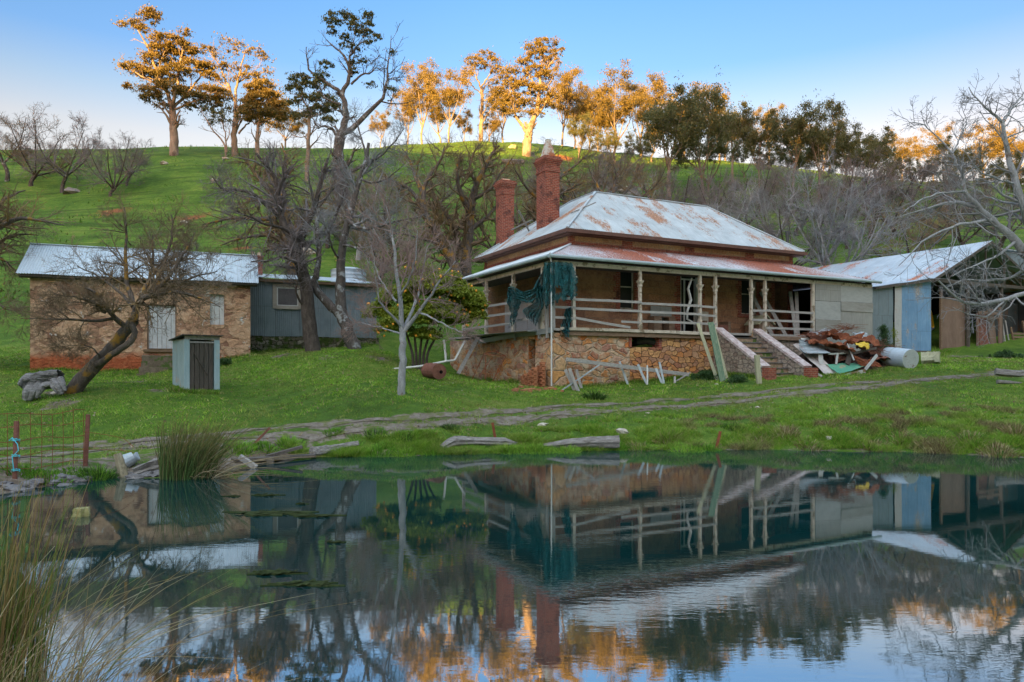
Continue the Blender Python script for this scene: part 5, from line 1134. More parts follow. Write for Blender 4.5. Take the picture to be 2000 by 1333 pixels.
for i, (p_, q_, w, l) in enumerate(((PJ(1640, 738, 29.7), PJ(1690, 725, 29.9), .16, 'pale board edging the front of the green panel'), (PJ(1690, 722, 29.9), PJ(1713, 694, 30.8), .12, 'short white board rising to the right of the green panel'), (PJ(1618, 692, 31.0), PJ(1652, 690, 31.2), .07, 'white bar across the middle of the scrap heap'),
        (PJ(1633, 712, 30.9), PJ(1636, 690, 31.1), .09, 'white upright leg under the white bar'), (PJ(1604, 712, 30.9), PJ(1602, 690, 31.1), .20, 'white cabinet side under the curved iron'), (PJ(1655, 672, 31.4), PJ(1668, 704, 30.6), .05, 'thin pale stick standing out of the heap'), (PJ(1655, 712, 30.9), PJ(1663, 682, 31.4), .22, 'dark plank standing upright in the heap'),
        (PJ(1588, 726, 29.9), PJ(1606, 736, 29.5), .08, 'curved white strip end on the grass left of the green panel'), (PJ(1668, 690, 31.2), PJ(1712, 680, 31.5), .10, 'dark beam lying across the right of the heap'), (PJ(1600, 676, 31.6), PJ(1668, 692, 31.0), .10, 'long dark beam running under the rusty sheets'))):
    wb((p_, q_), w, .04, 'scrap_board', l, M_wood_dark if 'dark' in l else M_dirty, 'board', (0, 1, 0))
g = np.random.default_rng(12)
for i, (u, v, s, d, mm, l) in enumerate(((1595, 658, .40, 32.0, M_rust_pink, 'pinkish rusty sheet at the left top of the heap'), (1612, 650, .45, 32.4, M_steel, 'crumpled grey mesh roll on top of the heap'), (1650, 650, .60, 32.2, M_rust, 'large crumpled rusty sheet peaking on the heap'), (1672, 662, .50, 31.8, M_rust, 'rusty sheet sliding down right of the peak'),
        (1690, 664, .40, 32.4, M_steel, 'light steel offcut at the back right of the heap'), (1630, 668, .60, 31.6, M_rust, 'long rusty sheet across the middle of the heap'), (1700, 684, .45, 31.8, M_rust_pink, 'torn rusty sheet at the right end of the heap'), (1682, 670, .22, 31.3, simple('yellow_enamel', [(.42, .28, .03), (.6, .42, .06), (.65, .5, .1)], 4), 'small crushed yellow drum in the heap'),
        (1690, 706, .35, 31.0, M_rust, 'folded rusty sheet low at the right of the green panel'), (1716, 700, .40, 31.6, M_rust_pink, 'rusty scraps beside the steel tank'), (1576, 662, .25, 32.2, M_white, 'white crumpled lining at the left edge of the heap'), (1640, 700, .3, 31.4, M_rust_pink, 'reddish scrap in the hollow behind the green panel'))):
    p = PJ(u, v, d); f = lambda: Vector(g.normal(size=3)*np.array([.35, .5, .30])*s)
    s *= 1.25; sheet('scrap_sheet', l, (p+Vector((-s, -s*.5, -.1))+f(), p+Vector((s, -s*.5, -.15))+f(), p+Vector((s, s*.5, .05))+f(), p+Vector((-s, s*.5, .1))+f()), mm, 'iron sheet', 14, 12, .11*s*2, seed=30+i)
def tangle(name, label, c, rx, rz, n, r, mat_, seed):
    g = np.random.default_rng(seed); t = np.linspace(0, 1, 9)[None, :, None]
    a = g.normal(size=(n, 1, 3)); b = g.normal(size=(n, 1, 3)); d = g.normal(size=(n, 1, 3)); Pn = (a*(1-t)**2+2*b*t*(1-t)+d*t**2)*np.array([rx, rx*.6, rz])+np.array(c)
    Rn = np.full((n, 9), r); G_ = Geo(); G_.tubes(Pn, Rn, 3); o = link(name, G_.mesh(name, org=c), mat_, None, c); settag(o, label, 'wire tangle'); return o
tangle('wire_tangle', 'tangle of rusty brown wire on top of the scrap heap', PJ(1622, 648, 32.2), .42, .13, 40, .006, M_rust, 1)
tangle('wire_tangle', 'darker wire tangle above the large crumpled rusty sheet', PJ(1655, 640, 32.4), .35, .10, 36, .006, M_rust, 2)
tangle('wire_tangle', 'loose wire bundle between heap and steel tank', PJ(1712, 680, 31.9), .45, .22, 60, .007, M_rust_pink, 3)
tangle('wire_tangle', 'wire strewn along the left top edge of the heap', PJ(1588, 655, 32.4), .4, .10, 50, .006, M_rust, 4)

# --- on the veranda
K = HW(11.9, .95, FZ); kn = thing('dog_kennel', 'small brown dog kennel with a gabled roof on the veranda', 'kennel', K, HA, org=(0, 0, 0))
m = MB(); m.box(0, .28, 0, .9, 0, .55).box(.62, .9, 0, .9, 0, .55).box(.28, .62, 0, .9, .42, .55).box(.28, .62, .3, .9, 0, .42); m.add([(0, 0, .55), (.9, 0, .55), (.45, 0, .92), (0, .9, .55), (.9, .9, .55), (.45, .9, .92)], [(0, 1, 2), (5, 4, 3)]); m.build('kennel_wall', M_wood_brown, kn)
m = MB(); m.beam((-.08, .4, .50), (.47, .4, .97), 1.0, .04, (0, 0, 1)); m.beam((.98, .4, .50), (.43, .4, .97), 1.0, .04, (0, 0, 1)); m.each('kennel_roof', M_wood_pale, kn)
K = HW(9.0, 1.3, FZ); ch = thing('old_armchair', 'worn brown armchair with a pale back on the veranda behind the steps', 'armchair', K, HA, org=(0, 0, 0))
MB().box(0, 1.3, 0, .6, .1, .45, .02).build('seat', M_rust_pink, ch); MB().box(.02, .55, .5, .65, .45, 1.1, .03).build('backrest', M_paint, ch); m = MB(); m.box(-.15, 0, 0, .6, 0, .62).box(1.3, 1.45, 0, .6, 0, .62); m.each('armrest', M_wood_brown, ch)
K = HW(6.1, 1.5, FZ); tb = thing('wooden_desk', 'brown wooden desk against the wall between window and door', 'desk', K, HA, org=(0, 0, 0))
MB().box(0, 1.2, 0, .5, .72, .76).build('desk_top', M_wood_brown, tb); m = MB(); m.box(.02, .42, .02, .48, 0, .72); m.box(.86, 1.18, .02, .48, 0, .72); m.each('pedestal', M_wood_brown, tb)
wb((HW(6.2, 1.9, FZ+.45+.5), HW(7.4, 1.9, FZ+.95)), .02, .6, 'grey_sheet', 'pale grey panel leaning on the wall above the desk', M_wall_grey, 'panel', (0, 0, 1))
for i, (a_, b_, c_, d_, l) in enumerate(((12.6, .8, 12.2, 1.8, 'thin dark plank leaning inside the veranda behind the kennel'), (13.4, .7, 13.0, 1.9, 'second plank leaning inside the veranda right of the kennel'), (13.75, .4, 14.25, 1.2, 'grey wide plank leaning right against the end post'), (14.0, .5, 14.45, 1.0, 'narrow grey plank beside the wide leaning one'))):
    wb((HW(a_, b_, FZ), HW(c_, d_, FZ+2.2)), .17, .05, 'leaning_plank', l, M_wood_grey, 'plank', (0, 1, 0))
pts = [HW(7.25, .35, 6.05), HW(7.05, .35, 5.6), HW(7.2, .35, 5.1), HW(7.0, .35, 4.6), HW(7.0, .35, 4.25), HW(7.35, .3, 4.10)]
m = MB(); m.tube(pts, [.09, .10, .13, .10, .08, .04], 9, squash=.5); single(m, 'hanging_cloth', M_white, 'twisted white cloth hanging beside the veranda door', 'cloth', pts[0])
m = MB(); m.tube([P(1232, 676, 30.2)+Vector((0, .3, 0)), P(1245, 668, 30.2), P(1262, 664, 30.3), P(1288, 672, 30.3)], [.1, .16, .2, .12], 9); single(m, 'tarpaulin_bundle', M_iron_dark, 'dark crumpled tarpaulin stuffed in the vent hole of the base', 'tarpaulin', P(1232, 676, 30.2))
# teal shade cloth
def cloth(name, pts_grid, holes, seed):
    "pts_grid rows of (u, v, depth) pixels; interpolated"
    g = np.array(pts_grid, float); nr, nc = g.shape[:2]; ry, cx_ = 34, 40; V_ = []; rg = np.random.default_rng(seed)
    for j in range(ry+1):
        for i in range(cx_+1):
            y = j/ry*(nr-1); x = i/cx_*(nc-1); j0 = min(int(y), nr-2); i0 = min(int(x), nc-2); fy_, fx_ = y-j0, x-i0
            q = (g[j0, i0]*(1-fx_)+g[j0, i0+1]*fx_)*(1-fy_)+(g[j0+1, i0]*(1-fx_)+g[j0+1, i0+1]*fx_)*fy_
            dep = q[2]+.07*math.sin(i*.8+j*.12)+.04*math.sin(i*1.9+j*.3); V_.append(P(q[0]+.8*math.sin(j*.9+i*.4), q[1]+.8*math.sin(i*1.3), dep))
    m = MB(); fs = []
    for j in range(ry):
        for i in range(cx_):
            a, b = (i+.5)/cx_, (j+.5)/ry
            if any(((a-hx)/rx_)**2+((b-hy)/ry_)**2 < 1+.5*math.sin(9*math.atan2(b-hy, a-hx)) for hx, hy, rx_, ry_ in holes): continue
            if b > .9+.1*math.sin(a*30) or (a > .97 and rg.uniform() < .5): continue
            fs.append((j*(cx_+1)+i, j*(cx_+1)+i+1, (j+1)*(cx_+1)+i+1, (j+1)*(cx_+1)+i))
    m.add(V_, fs); return m
d0 = 27.15
TC = thing('shade_cloth', 'torn teal shade cloth draped over the corner of the veranda', 'shade cloth', P(1085, 640, d0))
m = cloth('c', [[(1062, 512, 27.5), (1085, 512, d0), (1118, 514, 27.3)], [(1061, 560, 27.6), (1088, 560, d0), (1129, 545, 27.3)], [(1064, 595, 27.6), (1090, 575, d0), (1128, 572, 27.4)], [(1066, 604, 27.6), (1090, 592, d0), (1124, 585, 27.4)]], [(.50, .50, .09, .16)], 1)
o = m.build('cloth_panel', M_cloth, TC); solidify(o, .01)
m = cloth('c', [[(1063, 525, 27.6), (1066, 530, 27.6)], [(1040, 566, 28.2), (1060, 572, 27.8)], [(1022, 570, 28.8), (1040, 592, 28.3)], [(1000, 560, 29.6), (1022, 590, 28.9)], [(992, 562, 30.0), (1005, 585, 29.6)]], [], 2)
o = m.build('cloth_swag', M_cloth, TC); solidify(o, .01)
m = cloth('c', [[(992, 562, 30.0), (1004, 566, 29.5)], [(990, 590, 30.0), (1018, 590, 29.2)], [(998, 612, 30.0), (1012, 608, 29.3)], [(994, 640, 30.0), (1004, 636, 29.5)]], [], 3)
o = m.build('cloth_tail', M_cloth, TC); solidify(o, .01)
m = cloth('c', [[(1050, 560, 27.9), (1064, 560, 27.6)], [(1046, 590, 28.1), (1062, 598, 27.7)], [(1020, 606, 28.7), (1052, 622, 28.1)], [(1030, 622, 28.6), (1048, 640, 28.1)]], [], 4)
o = m.build('cloth_tail', M_cloth, TC); solidify(o, .01)
m = cloth('c', [[(1104, 604, 27.8), (1116, 600, 27.8)], [(1100, 625, 27.8), (1116, 625, 27.8)], [(1094, 640, 27.8), (1112, 642, 27.6)], [(1106, 658, 27.5), (1112, 660, 27.5)]], [], 5)
o = m.build('cloth_tail', M_cloth, TC); solidify(o, .01)
# --- inside the barn
m = MB(); q = [HW(23.9, .7, 2.9), HW(24.1, .9, 3.6), HW(24.5, .6, 4.4), HW(24.25, .6, 5.2), HW(24.0, .6, 5.6)]
YM = thing('yellow_machine', 'part of a yellow loader arm standing in the mouth of the barn', 'machine', HW(24, .8, 2.75)); m.tube(q, [.12, .2, .26, .3, .1], 4, squash=.5); m.build('loader_arm', simple('machine_yellow', [(.40, .22, .01), (.62, .36, .02), (.68, .42, .04)], 2, .6, .1), YM)
m = MB(); m.tube([HW(23.9, .5, 4.1), HW(24.5, .5, 4.3)], .09, 8).build('hydraulic_ram', M_iron_dark, YM)
def slab(name, label, a0, a1, b, z0, z1, mm, cat='door', t=.05, lean_=.25):
    m = MB(); p = [HW(a0, b, z0), HW(a1, b, z0), HW(a1, b+lean_, z1), HW(a0, b+lean_, z1)]; n_ = HW(0, t, 0)-HW(0, 0, 0)
    m.add(p+[x+n_ for x in p], [(0, 1, 2, 3), (7, 6, 5, 4), (0, 4, 5, 1), (1, 5, 6, 2), (2, 6, 7, 3), (3, 7, 4, 0)]); return single(m, name, mm, label, cat, p[0])
slab('old_door', 'reddish old panel door leaning at the barn front', 28.05, 28.95, .0, 2.7, 5.2, M_rust_pink)
slab('old_door', 'narrow lighter brown door leaning right of the reddish one', 28.98, 29.6, -.05, 2.7, 5.5, M_door_br)
m = MB(); m.box(27.55, 27.65, -.1, -.02, 2.7, 4.9).box(29.65, 29.95, -.1, -.02, 2.7, 5.6).box(27.65, 29.65, -.1, -.03, 5.15, 5.3).box(27.65, 29.65, -.1, -.03, 4.9, 5.0)
m2 = MB(); m2.v = [tuple(HW(*v)) for v in m.v]; m2.f = m.f; single(m2, 'door_frame', M_door_br, 'empty brown door frame leaning at the barn front', 'door frame', HW(27.6, 0, 2.7))
for i, a_ in enumerate((30.2, 30.45, 30.9)): wb((HW(a_, -.1, 2.6), HW(a_+.25, .4, 5.9-.5*i)), .07, .05, 'leaning_pole', ('thin pale pole leaning next to the door frame', 'second thin pole at the barn front', 'shortest thin pole left of the pallet')[i], M_wood_grey, 'pole', (0, 1, 0))
m = MB()
for k in range(7): m.beam(HW(31.3, -.2+.05*k, 2.9+.2*k), HW(32.7, -.2+.05*k, 2.92+.2*k), .04, .12, (0, 0, 1)); m.hold = True
m.beam(HW(31.35, -.1, 2.7), HW(31.35, .2, 4.5), .08, .08); m.beam(HW(32.65, -.15, 2.7), HW(32.65, .25, 4.9), .12, .08)
single(m, 'slatted_pallet', M_wood_brown, 'slatted timber pallet standing on edge at the barn front', 'pallet', HW(31.3, -.2, 2.8))
wb((HW(33.0, .1, 2.6), HW(33.0, .1, 6.3)), .16, .16, 'shed_post', 'pale round post near the right edge of the barn opening', M_wood_grey, 'post')
m = MB(); p = P(1538, 470, 46); m.tube([p-Vector((0, 0, 1.0)), p, p+Vector((0, 0, .5))], .1, 8); m.hold = True; m.tube([p+Vector((0, 0, .35)), p+Vector((0, 0, .6))], .14, 8); single(m, 'flue_pipe', M_iron_dark, 'short dark flue pipe poking up behind the main roof', 'flue', p-Vector((0, 0, 1)))

# rank weeds growing up along the foot of the walls
def footgrass(name, label, p, q, n, h, spread, seed):
    g = np.random.default_rng(seed); t = g.uniform(0, 1, n); x = p[0]+(q[0]-p[0])*t+g.normal(size=n)*spread; y = p[1]+(q[1]-p[1])*t+g.normal(size=n)*spread
    m_ = 1+.7*vnoise(x, y, 3.3, seed); hh = h*g.uniform(.3, 1.1, n)*np.clip(m_, .2, 2); cols = colpick(n, (3, 2, 5, 1.5, 1, 1.2, .6), g)
    o = link(name, blades(x, y, hh, g.uniform(.012, .028, n), np.full(n, .55), np.clip(cols, .01, .6), name, g), M_grass); settag(o, label, kind='stuff')
f_ = HW(0, -.12, 0), HW(8.2, -.12, 0)
footgrass('wall_weeds', 'rank weeds along the front foot of the rubble base', f_[0], f_[1], 3500, .16, .09, 1)
footgrass('wall_weeds', 'rank weeds along the left foot of the rubble base', HW(-.12, 2.6, 0), HW(-.12, 9, 0), 3000, .22, .10, 2)
footgrass('wall_weeds', 'rank weeds round the foot of the steps and scrap heap', HW(10.9, -3.0, 0), HW(14.5, -4.3, 0), 2500, .16, .18, 3)
footgrass('wall_weeds', 'rank weeds round the left stair wall', HW(8.1, -.2, 0), HW(8.1, -3.0, 0), 2200, .20, .08, 4)
ca, sa_ = math.cos(CA), math.sin(CA)
cp = lambda a, b: Vector((-20.4+ca*a-sa_*b, 29.9+sa_*a+ca*b, 0))
footgrass('wall_weeds', 'rank weeds along the foot of the cottage wall', cp(-.1, -.12), cp(8.9, -.12), 4000, .20, .10, 5)
footgrass('wall_weeds', 'rank weeds along the mossy foundation of the outbuilding', Vector((-13.3, 34.8, 0)), Vector((-7.4, 37.8, 0)), 3000, .20, .14, 6)
footgrass('wall_weeds', 'rank weeds round the foot of the outhouse', G(336, 23.6), G(425, 23.7), 1600, .14, .09, 7)
footgrass('wall_weeds', 'rank weeds in front of the barn and steel tank', HW(17, -3.2, 0), HW(24.5, -.3, 0), 3500, .22, .22, 8)


# ================================================================== TREES
def limb(pts, r0, r1, D, n=12, rng_=None):
    "pts: (u, v[, depth offset]) photo pixels"
    w = [tuple(P(p[0], p[1], D+(p[2] if len(p) > 2 else 0))) for p in pts]
    return resample(w, np.linspace(r0, r1, len(w)), n)
def stackl(ls): return np.stack([a for a, b in ls]), np.stack([b for a, b in ls])
def hero(name, label, base, trunks, twigspec, mt, mtw, seed, cat='tree', k0=10, skip=0, wob=.02):
    """trunks: list of (P[n,3], R[n]); twigspec list of grow kwargs per level, crown grows from the limbs"""
    g = np.random.default_rng(seed); T = thing(name, label, cat, base)
    Pn, Rn = stackl(trunks); Pn = Pn.copy(); Pn[:, 1:-1] += g.normal(size=Pn[:, 1:-1].shape)*wob
    G0 = Geo(); G0.tubes(Pn, Rn, k0); o = link('trunk', G0.mesh('trunk', org=base), mt, T)
    G1 = Geo(); lv = [(Pn[skip:], Rn[skip:])]
    for i, sp in enumerate(twigspec):
        sp = dict(sp); src = sp.pop('src', [-1]); k = sp.pop('k', 3)
        for s_ in src:
            q, r = grow(*lv[s_], rng=g, **sp); 
            G1.tubes(q, r, k)
        lv.append((q, r))
    link('crown', G1.mesh('crown', org=base), mtw, T)
    return T, lv

# --- leaning lichened tree over the cottage
D = 23.5; B = hit(140, 767); D = B.y
tr = [limb([(136, 772), (165, 735), (200, 700, .1), (235, 665, .2), (262, 625, .3)], .26, .17, D),
      limb([(190, 712, -.1), (225, 690, -.2), (255, 668, -.2), (268, 655, -.1), (262, 640), (255, 632)], .11, .09, D),
      limb([(250, 640, .2), (225, 622), (205, 600, -.3), (195, 575, -.6), (165, 562, -.9)], .10, .03, D),
      limb([(262, 628, .3), (262, 600, .4), (275, 585, .2), (295, 578, -.2), (310, 560, -.4), (330, 545, -.8)], .13, .05, D),
      limb([(262, 600, .4), (250, 570, .8), (246, 530, 1), (246, 480, 1.2), (246, 440, 1.3), (243, 405, 1.2)], .10, .015, D),
      limb([(275, 585, .2), (295, 540, .9), (300, 500, 1.2), (298, 460, 1.4)], .08, .02, D),
      limb([(290, 575, 0), (315, 535, .6), (330, 490, .9), (338, 450, 1), (335, 420, 1)], .08, .02, D),
      limb([(300, 570, 0), (340, 530, .3), (362, 490, .5), (380, 455, .6)], .07, .02, D),
      limb([(225, 622), (190, 628, -.5), (140, 625, -1), (90, 622, -1.2), (40, 622, -1.3)], .06, .012, D),
      limb([(205, 610, -.2), (185, 590, -.8), (150, 580, -1.4), (105, 575, -1.8)], .06, .015, D),
      limb([(300, 575, -.2), (350, 570, -.8), (390, 580, -1.2), (430, 600, -1.5)], .06, .015, D),
      limb([(268, 610, .3), (240, 575, 1.2), (195, 540, 1.8), (150, 520, 2.0)], .07, .015, D),
      limb([(280, 582, .2), (330, 565, 1), (380, 540, 1.5), (425, 530, 1.8)], .07, .015, D),
      limb([(195, 700, -.1), (188, 682, -.3), (165, 672, -.5), (120, 678, -.6)], .035, .006, D)]
hero('leaning_tree', 'old leaning bare tree with lichened twigs spread over the cottage front', B, tr, [
    dict(num=16, t0=.25, t1=.98, ang=(30, 80), lr=.52, rr=.5, wig=.16, trop=.02, n=5, rmin=.008, lmin=.5, lmax=1.2, k=4),
    dict(num=13, t0=.15, t1=1, ang=(25, 75), lr=.62, rr=.6, wig=.22, trop=.0, n=4, rmin=.005, lmin=.3, lmax=.8),
    dict(num=4, t0=.2, t1=1, ang=(25, 70), lr=.7, rr=.7, wig=.25, trop=-.02, n=3, rmin=.004, lmin=.15, lmax=.4)], M_bark_lichen, M_twig_lichen, 1, skip=2)

# --- twin trunked tree in front of the corrugated outbuilding
B = G(610, 32.6); D = 32.6
tr = [limb([(612, 692), (608, 655), (600, 610), (602, 570), (590, 530), (582, 490)], .36, .24, D),
      limb([(602, 565), (588, 545, -.2), (582, 515, -.3), (578, 480, -.3), (570, 450, 0)], .20, .12, D),
      limb([(582, 490), (565, 455, .3), (545, 425, .5), (540, 390, .6), (548, 350, .5), (525, 330, .4), (500, 300, .3)], .22, .06, D),
      limb([(545, 425, .5), (520, 400, 0), (495, 375, -.3), (460, 370, -.5), (430, 375, -.8), (415, 345, -.9)], .11, .03, D),
      limb([(582, 490), (590, 450, .8), (612, 420, 1), (620, 380, 1.2), (630, 345, 1.3), (640, 310, 1.5)], .20, .05, D),
      limb([(590, 530), (575, 510, -.8), (550, 500, -1.4), (520, 510, -1.8), (490, 512, -2)], .10, .03, D),
      limb([(600, 600), (585, 595, -.3), (578, 575, -.5), (580, 545, -.7), (600, 500, -.8)], .07, .02, D),
      limb([(582, 470), (555, 445, -.6), (520, 440, -1.2), (480, 420, -1.6), (450, 405, -1.8)], .09, .02, D),
      limb([(590, 480, .2), (620, 470, 1), (650, 440, 1.4), (665, 400, 1.5), (680, 360, 1.7)], .12, .03, D)]
hero('twin_trunk_tree', 'left of the paired dark trunks before the corrugated outbuilding, rough bark and tangled bare crown', B, tr, [
    dict(num=14, t0=.3, t1=.98, ang=(30, 80), lr=.5, rr=.5, wig=.18, trop=.03, n=5, rmin=.010, lmin=.6, lmax=2.0, k=4),
    dict(num=10, t0=.15, t1=1, ang=(25, 75), lr=.6, rr=.6, wig=.22, trop=.02, n=4, rmin=.007, lmin=.4, lmax=1.0),
    dict(num=4, t0=.2, t1=1, ang=(25, 70), lr=.7, rr=.7, wig=.25, trop=.0, n=3, rmin=.005, lmin=.2, lmax=.5)], M_bark_dark, M_twig_grey, 2, skip=1)
B = G(692, 32.8); D = 32.8
tr = [limb([(694, 688), (682, 655), (668, 620), (663, 590), (666, 545)], .33, .22, D),
      limb([(668, 620), (650, 600, .1), (625, 578, .2), (612, 560, .2), (618, 540, .2)], .24, .15, D),
      limb([(618, 545, .2), (622, 510, .1), (624, 470, .2), (615, 440, .3), (625, 410, .4)], .14, .06, D),
      limb([(666, 545), (664, 500), (672, 460), (680, 430, .1), (690, 400, .2), (700, 350, .3), (715, 320, .4), (720, 280, .5)], .21, .07, D),
      limb([(680, 430), (700, 450, -.5), (740, 445, -1), (775, 430, -1.3), (820, 425, -1.5)], .09, .025, D),
      limb([(668, 480), (690, 480, -.8), (720, 500, -1.2), (755, 530, -1.5)], .07, .02, D),
      limb([(715, 320, .4), (740, 310, .2), (770, 280, 0), (790, 250, 0)], .06, .015, D),
      limb([(700, 350, .3), (735, 360, -.4), (765, 345, -.7), (790, 320, -.8)], .06, .015, D),
      limb([(664, 510), (645, 480, -.8), (640, 445, -1), (620, 430, -1.4)], .06, .02, D),
      limb([(715, 320, .4), (710, 280, 1), (700, 250, 1.2), (690, 225, 1.4)], .06, .015, D)]
hero('silver_limbed_tree', 'right leaning trunk before the corrugated outbuilding with pale silver limbs and twisted low fork', B, tr, [
    dict(num=13, t0=.35, t1=.98, ang=(30, 80), lr=.5, rr=.5, wig=.18, trop=.03, n=5, rmin=.010, lmin=.6, lmax=1.8, k=4),
    dict(num=9, t0=.15, t1=1, ang=(25, 75), lr=.6, rr=.6, wig=.22, trop=.02, n=4, rmin=.006, lmin=.4, lmax=1.0),
    dict(num=4, t0=.2, t1=1, ang=(25, 70), lr=.7, rr=.7, wig=.25, trop=.0, n=3, rmin=.005, lmin=.2, lmax=.5)], M_bark_grey, M_twig_silver, 3, skip=2)

# --- slim silver sapling in the lawn
B = hit(784, 771); D = B.y
tr = [limb([(784, 773), (785, 730), (786, 690), (787, 648)], .125, .10, D),
      limb([(786, 655), (782, 610), (780, 560), (772, 520, .1), (768, 480, .2), (764, 440, .2), (752, 400, .2)], .085, .02, D),
      limb([(787, 650), (815, 615, -.2), (840, 580, -.4), (866, 540, -.6), (890, 510, -.8)], .07, .012, D),
      limb([(787, 648), (805, 610, .4), (818, 570, .7), (828, 520, .9), (835, 480, 1)], .06, .012, D),
      limb([(785, 640), (765, 620, -.3), (745, 600, -.6), (735, 560, -.8), (730, 520, -1)], .05, .012, D),
      limb([(786, 655), (760, 645, .3), (720, 635, .7), (690, 630, 1)], .035, .008, D),
      limb([(820, 612, -.2), (850, 625, -.6), (880, 640, -1), (905, 650, -1.2)], .035, .008, D),
      limb([(775, 590), (755, 570, .4), (735, 530, .8), (725, 480, 1)], .04, .01, D),
      limb([(780, 580), (800, 545, -.5), (812, 500, -.8), (815, 450, -1)], .04, .01, D)]
hero('silver_sapling', 'slim silver barked sapling with fine reddish upright twigs standing alone on the lawn', B, tr, [
    dict(num=15, t0=.3, t1=.98, ang=(25, 70), lr=.6, rr=.45, wig=.08, trop=.06, n=5, rmin=.006, lmin=.5, lmax=1.7, k=4),
    dict(num=8, t0=.15, t1=.95, ang=(20, 60), lr=.55, rr=.6, wig=.10, trop=.06, n=4, rmin=.005, lmin=.35, lmax=1.0),
    dict(num=3, t0=.2, t1=.9, ang=(20, 50), lr=.5, rr=.7, wig=.12, trop=.04, n=3, rmin=.004, lmin=.2, lmax=.4)], M_bark_silver, M_twig_red, 4, skip=1)

# --- brown lichened trees behind the house and beyond the outbuilding
def lich(name, label, D, trunks, seed, mt=M_bark_lichen, mtw=M_twig_lichen, spec=None, nm=(15, 11, 2), lmx=2.4):
    tr = [limb(t[0], t[1], t[2], D) for t in trunks]; u0 = trunks[0][0][0][0]; b = G(u0, D)
    return hero(name, label, b, tr, spec or [
        dict(num=nm[0], t0=.25, t1=.98, ang=(30, 80), lr=.5, rr=.5, wig=.18, trop=.04, n=5, rmin=.012, lmin=.8, lmax=lmx, k=4),
        dict(num=nm[1], t0=.15, t1=1, ang=(25, 75), lr=.6, rr=.6, wig=.22, trop=.03, n=4, rmin=.007, lmin=.5, lmax=1.3),
        dict(num=nm[2], t0=.2, t1=1, ang=(25, 70), lr=.7, rr=.7, wig=.25, trop=.0, n=3, rmin=.0055, lmin=.3, lmax=.7)], mt, mtw, seed)
lich('lichened_tree', 'brown lichened bare tree rising behind the second chimney', 46, [
    ([(912, 560), (908, 510), (915, 460), (918, 420), (922, 390)], .42, .28), ([(908, 510), (890, 470, .5), (880, 430, .8), (862, 405, 1), (850, 385, 1.2)], .25, .08),
    ([(922, 390), (930, 360), (945, 330), (960, 300), (975, 285)], .24, .06), ([(918, 420), (900, 380, -1), (890, 340, -1.4), (900, 300, -1.6)], .2, .05),
    ([(915, 450), (945, 430, 1), (975, 400, 1.5), (985, 350, 1.7)], .16, .04), ([(930, 360), (915, 330, 1), (925, 295, 1.5), (940, 280, 2)], .12, .03), ([(922, 390), (955, 375, -1), (985, 330, -1.5), (1000, 310, -2)], .12, .03)], 11)
lich('lichened_tree', 'crooked lichened bare tree leaning left between sapling and homestead roof', 44, [
    ([(900, 555), (880, 500), (855, 460, -.2), (835, 430, -.3), (822, 395, -.3)], .34, .2), ([(822, 395, -.3), (800, 370, -.5), (775, 355, -.8), (745, 345, -1)], .16, .04),
    ([(830, 420, -.3), (825, 370), (840, 340, .4), (865, 310, .7), (868, 285, .8)], .18, .04), ([(825, 380), (810, 345, .5), (800, 310, 1), (785, 290, 1.2)], .12, .03),
    ([(855, 460), (845, 420, 1), (850, 385, 1.5), (840, 350, 1.7)], .12, .03), ([(870, 480), (820, 465, -1), (780, 455, -1.5), (745, 460, -2)], .10, .03)], 12)
lich('lichened_tree', 'spreading orange lichened tree behind the cottage and outbuilding', 42, [
    ([(575, 560), (572, 500), (566, 455), (552, 420), (540, 390)], .42, .26), ([(540, 390), (515, 360, .3), (490, 330, .6), (470, 300, .8)], .2, .04),
    ([(552, 420), (520, 430, -1), (480, 425, -1.5), (430, 430, -2), (395, 440, -2.3)], .18, .03), ([(545, 400), (555, 350, .8), (560, 310, 1), (550, 280, 1.2)], .18, .04),
    ([(566, 455), (600, 420, .6), (630, 400, 1), (650, 360, 1.2)], .16, .04), ([(560, 440), (520, 460, .8), (470, 465, 1), (430, 480, 1.2)], .14, .03), ([(540, 390), (505, 395, 1), (470, 385, 1.5), (440, 360, 2)], .12, .03)], 13, nm=(16, 11, 2))
lich('lichened_tree', 'bare lichened tree directly behind the main roof ridge left end', 52, [
    ([(1062, 500), (1058, 440), (1062, 400), (1070, 370)], .36, .2), ([(1062, 400), (1095, 380, .5), (1125, 362, 1), (1150, 355, 1.2)], .14, .03), ([(1070, 370), (1060, 340), (1075, 310), (1080, 290)], .16, .04),
    ([(1070, 370), (1100, 340, 1), (1130, 320, 1.5), (1150, 300, 2)], .14, .03), ([(1062, 400), (1030, 370, -1), (1010, 340, -1.5), (1000, 315, -2)], .14, .03)], 14)
lich('lichened_tree', 'orange twigged tree top showing over the middle of the main roof', 50, [
    ([(1190, 520), (1188, 460), (1192, 420), (1195, 395)], .3, .16), ([(1195, 395), (1170, 370, .5), (1155, 345, 1), (1150, 325, 1)], .12, .03), ([(1195, 395), (1225, 375, 1), (1240, 345, 1.5), (1245, 320, 1.7)], .12, .03),
    ([(1192, 420), (1240, 395, -1), (1270, 375, -1.5), (1290, 350, -2)], .12, .03), ([(1195, 395), (1200, 365), (1205, 340), (1198, 320)], .12, .03)], 15)
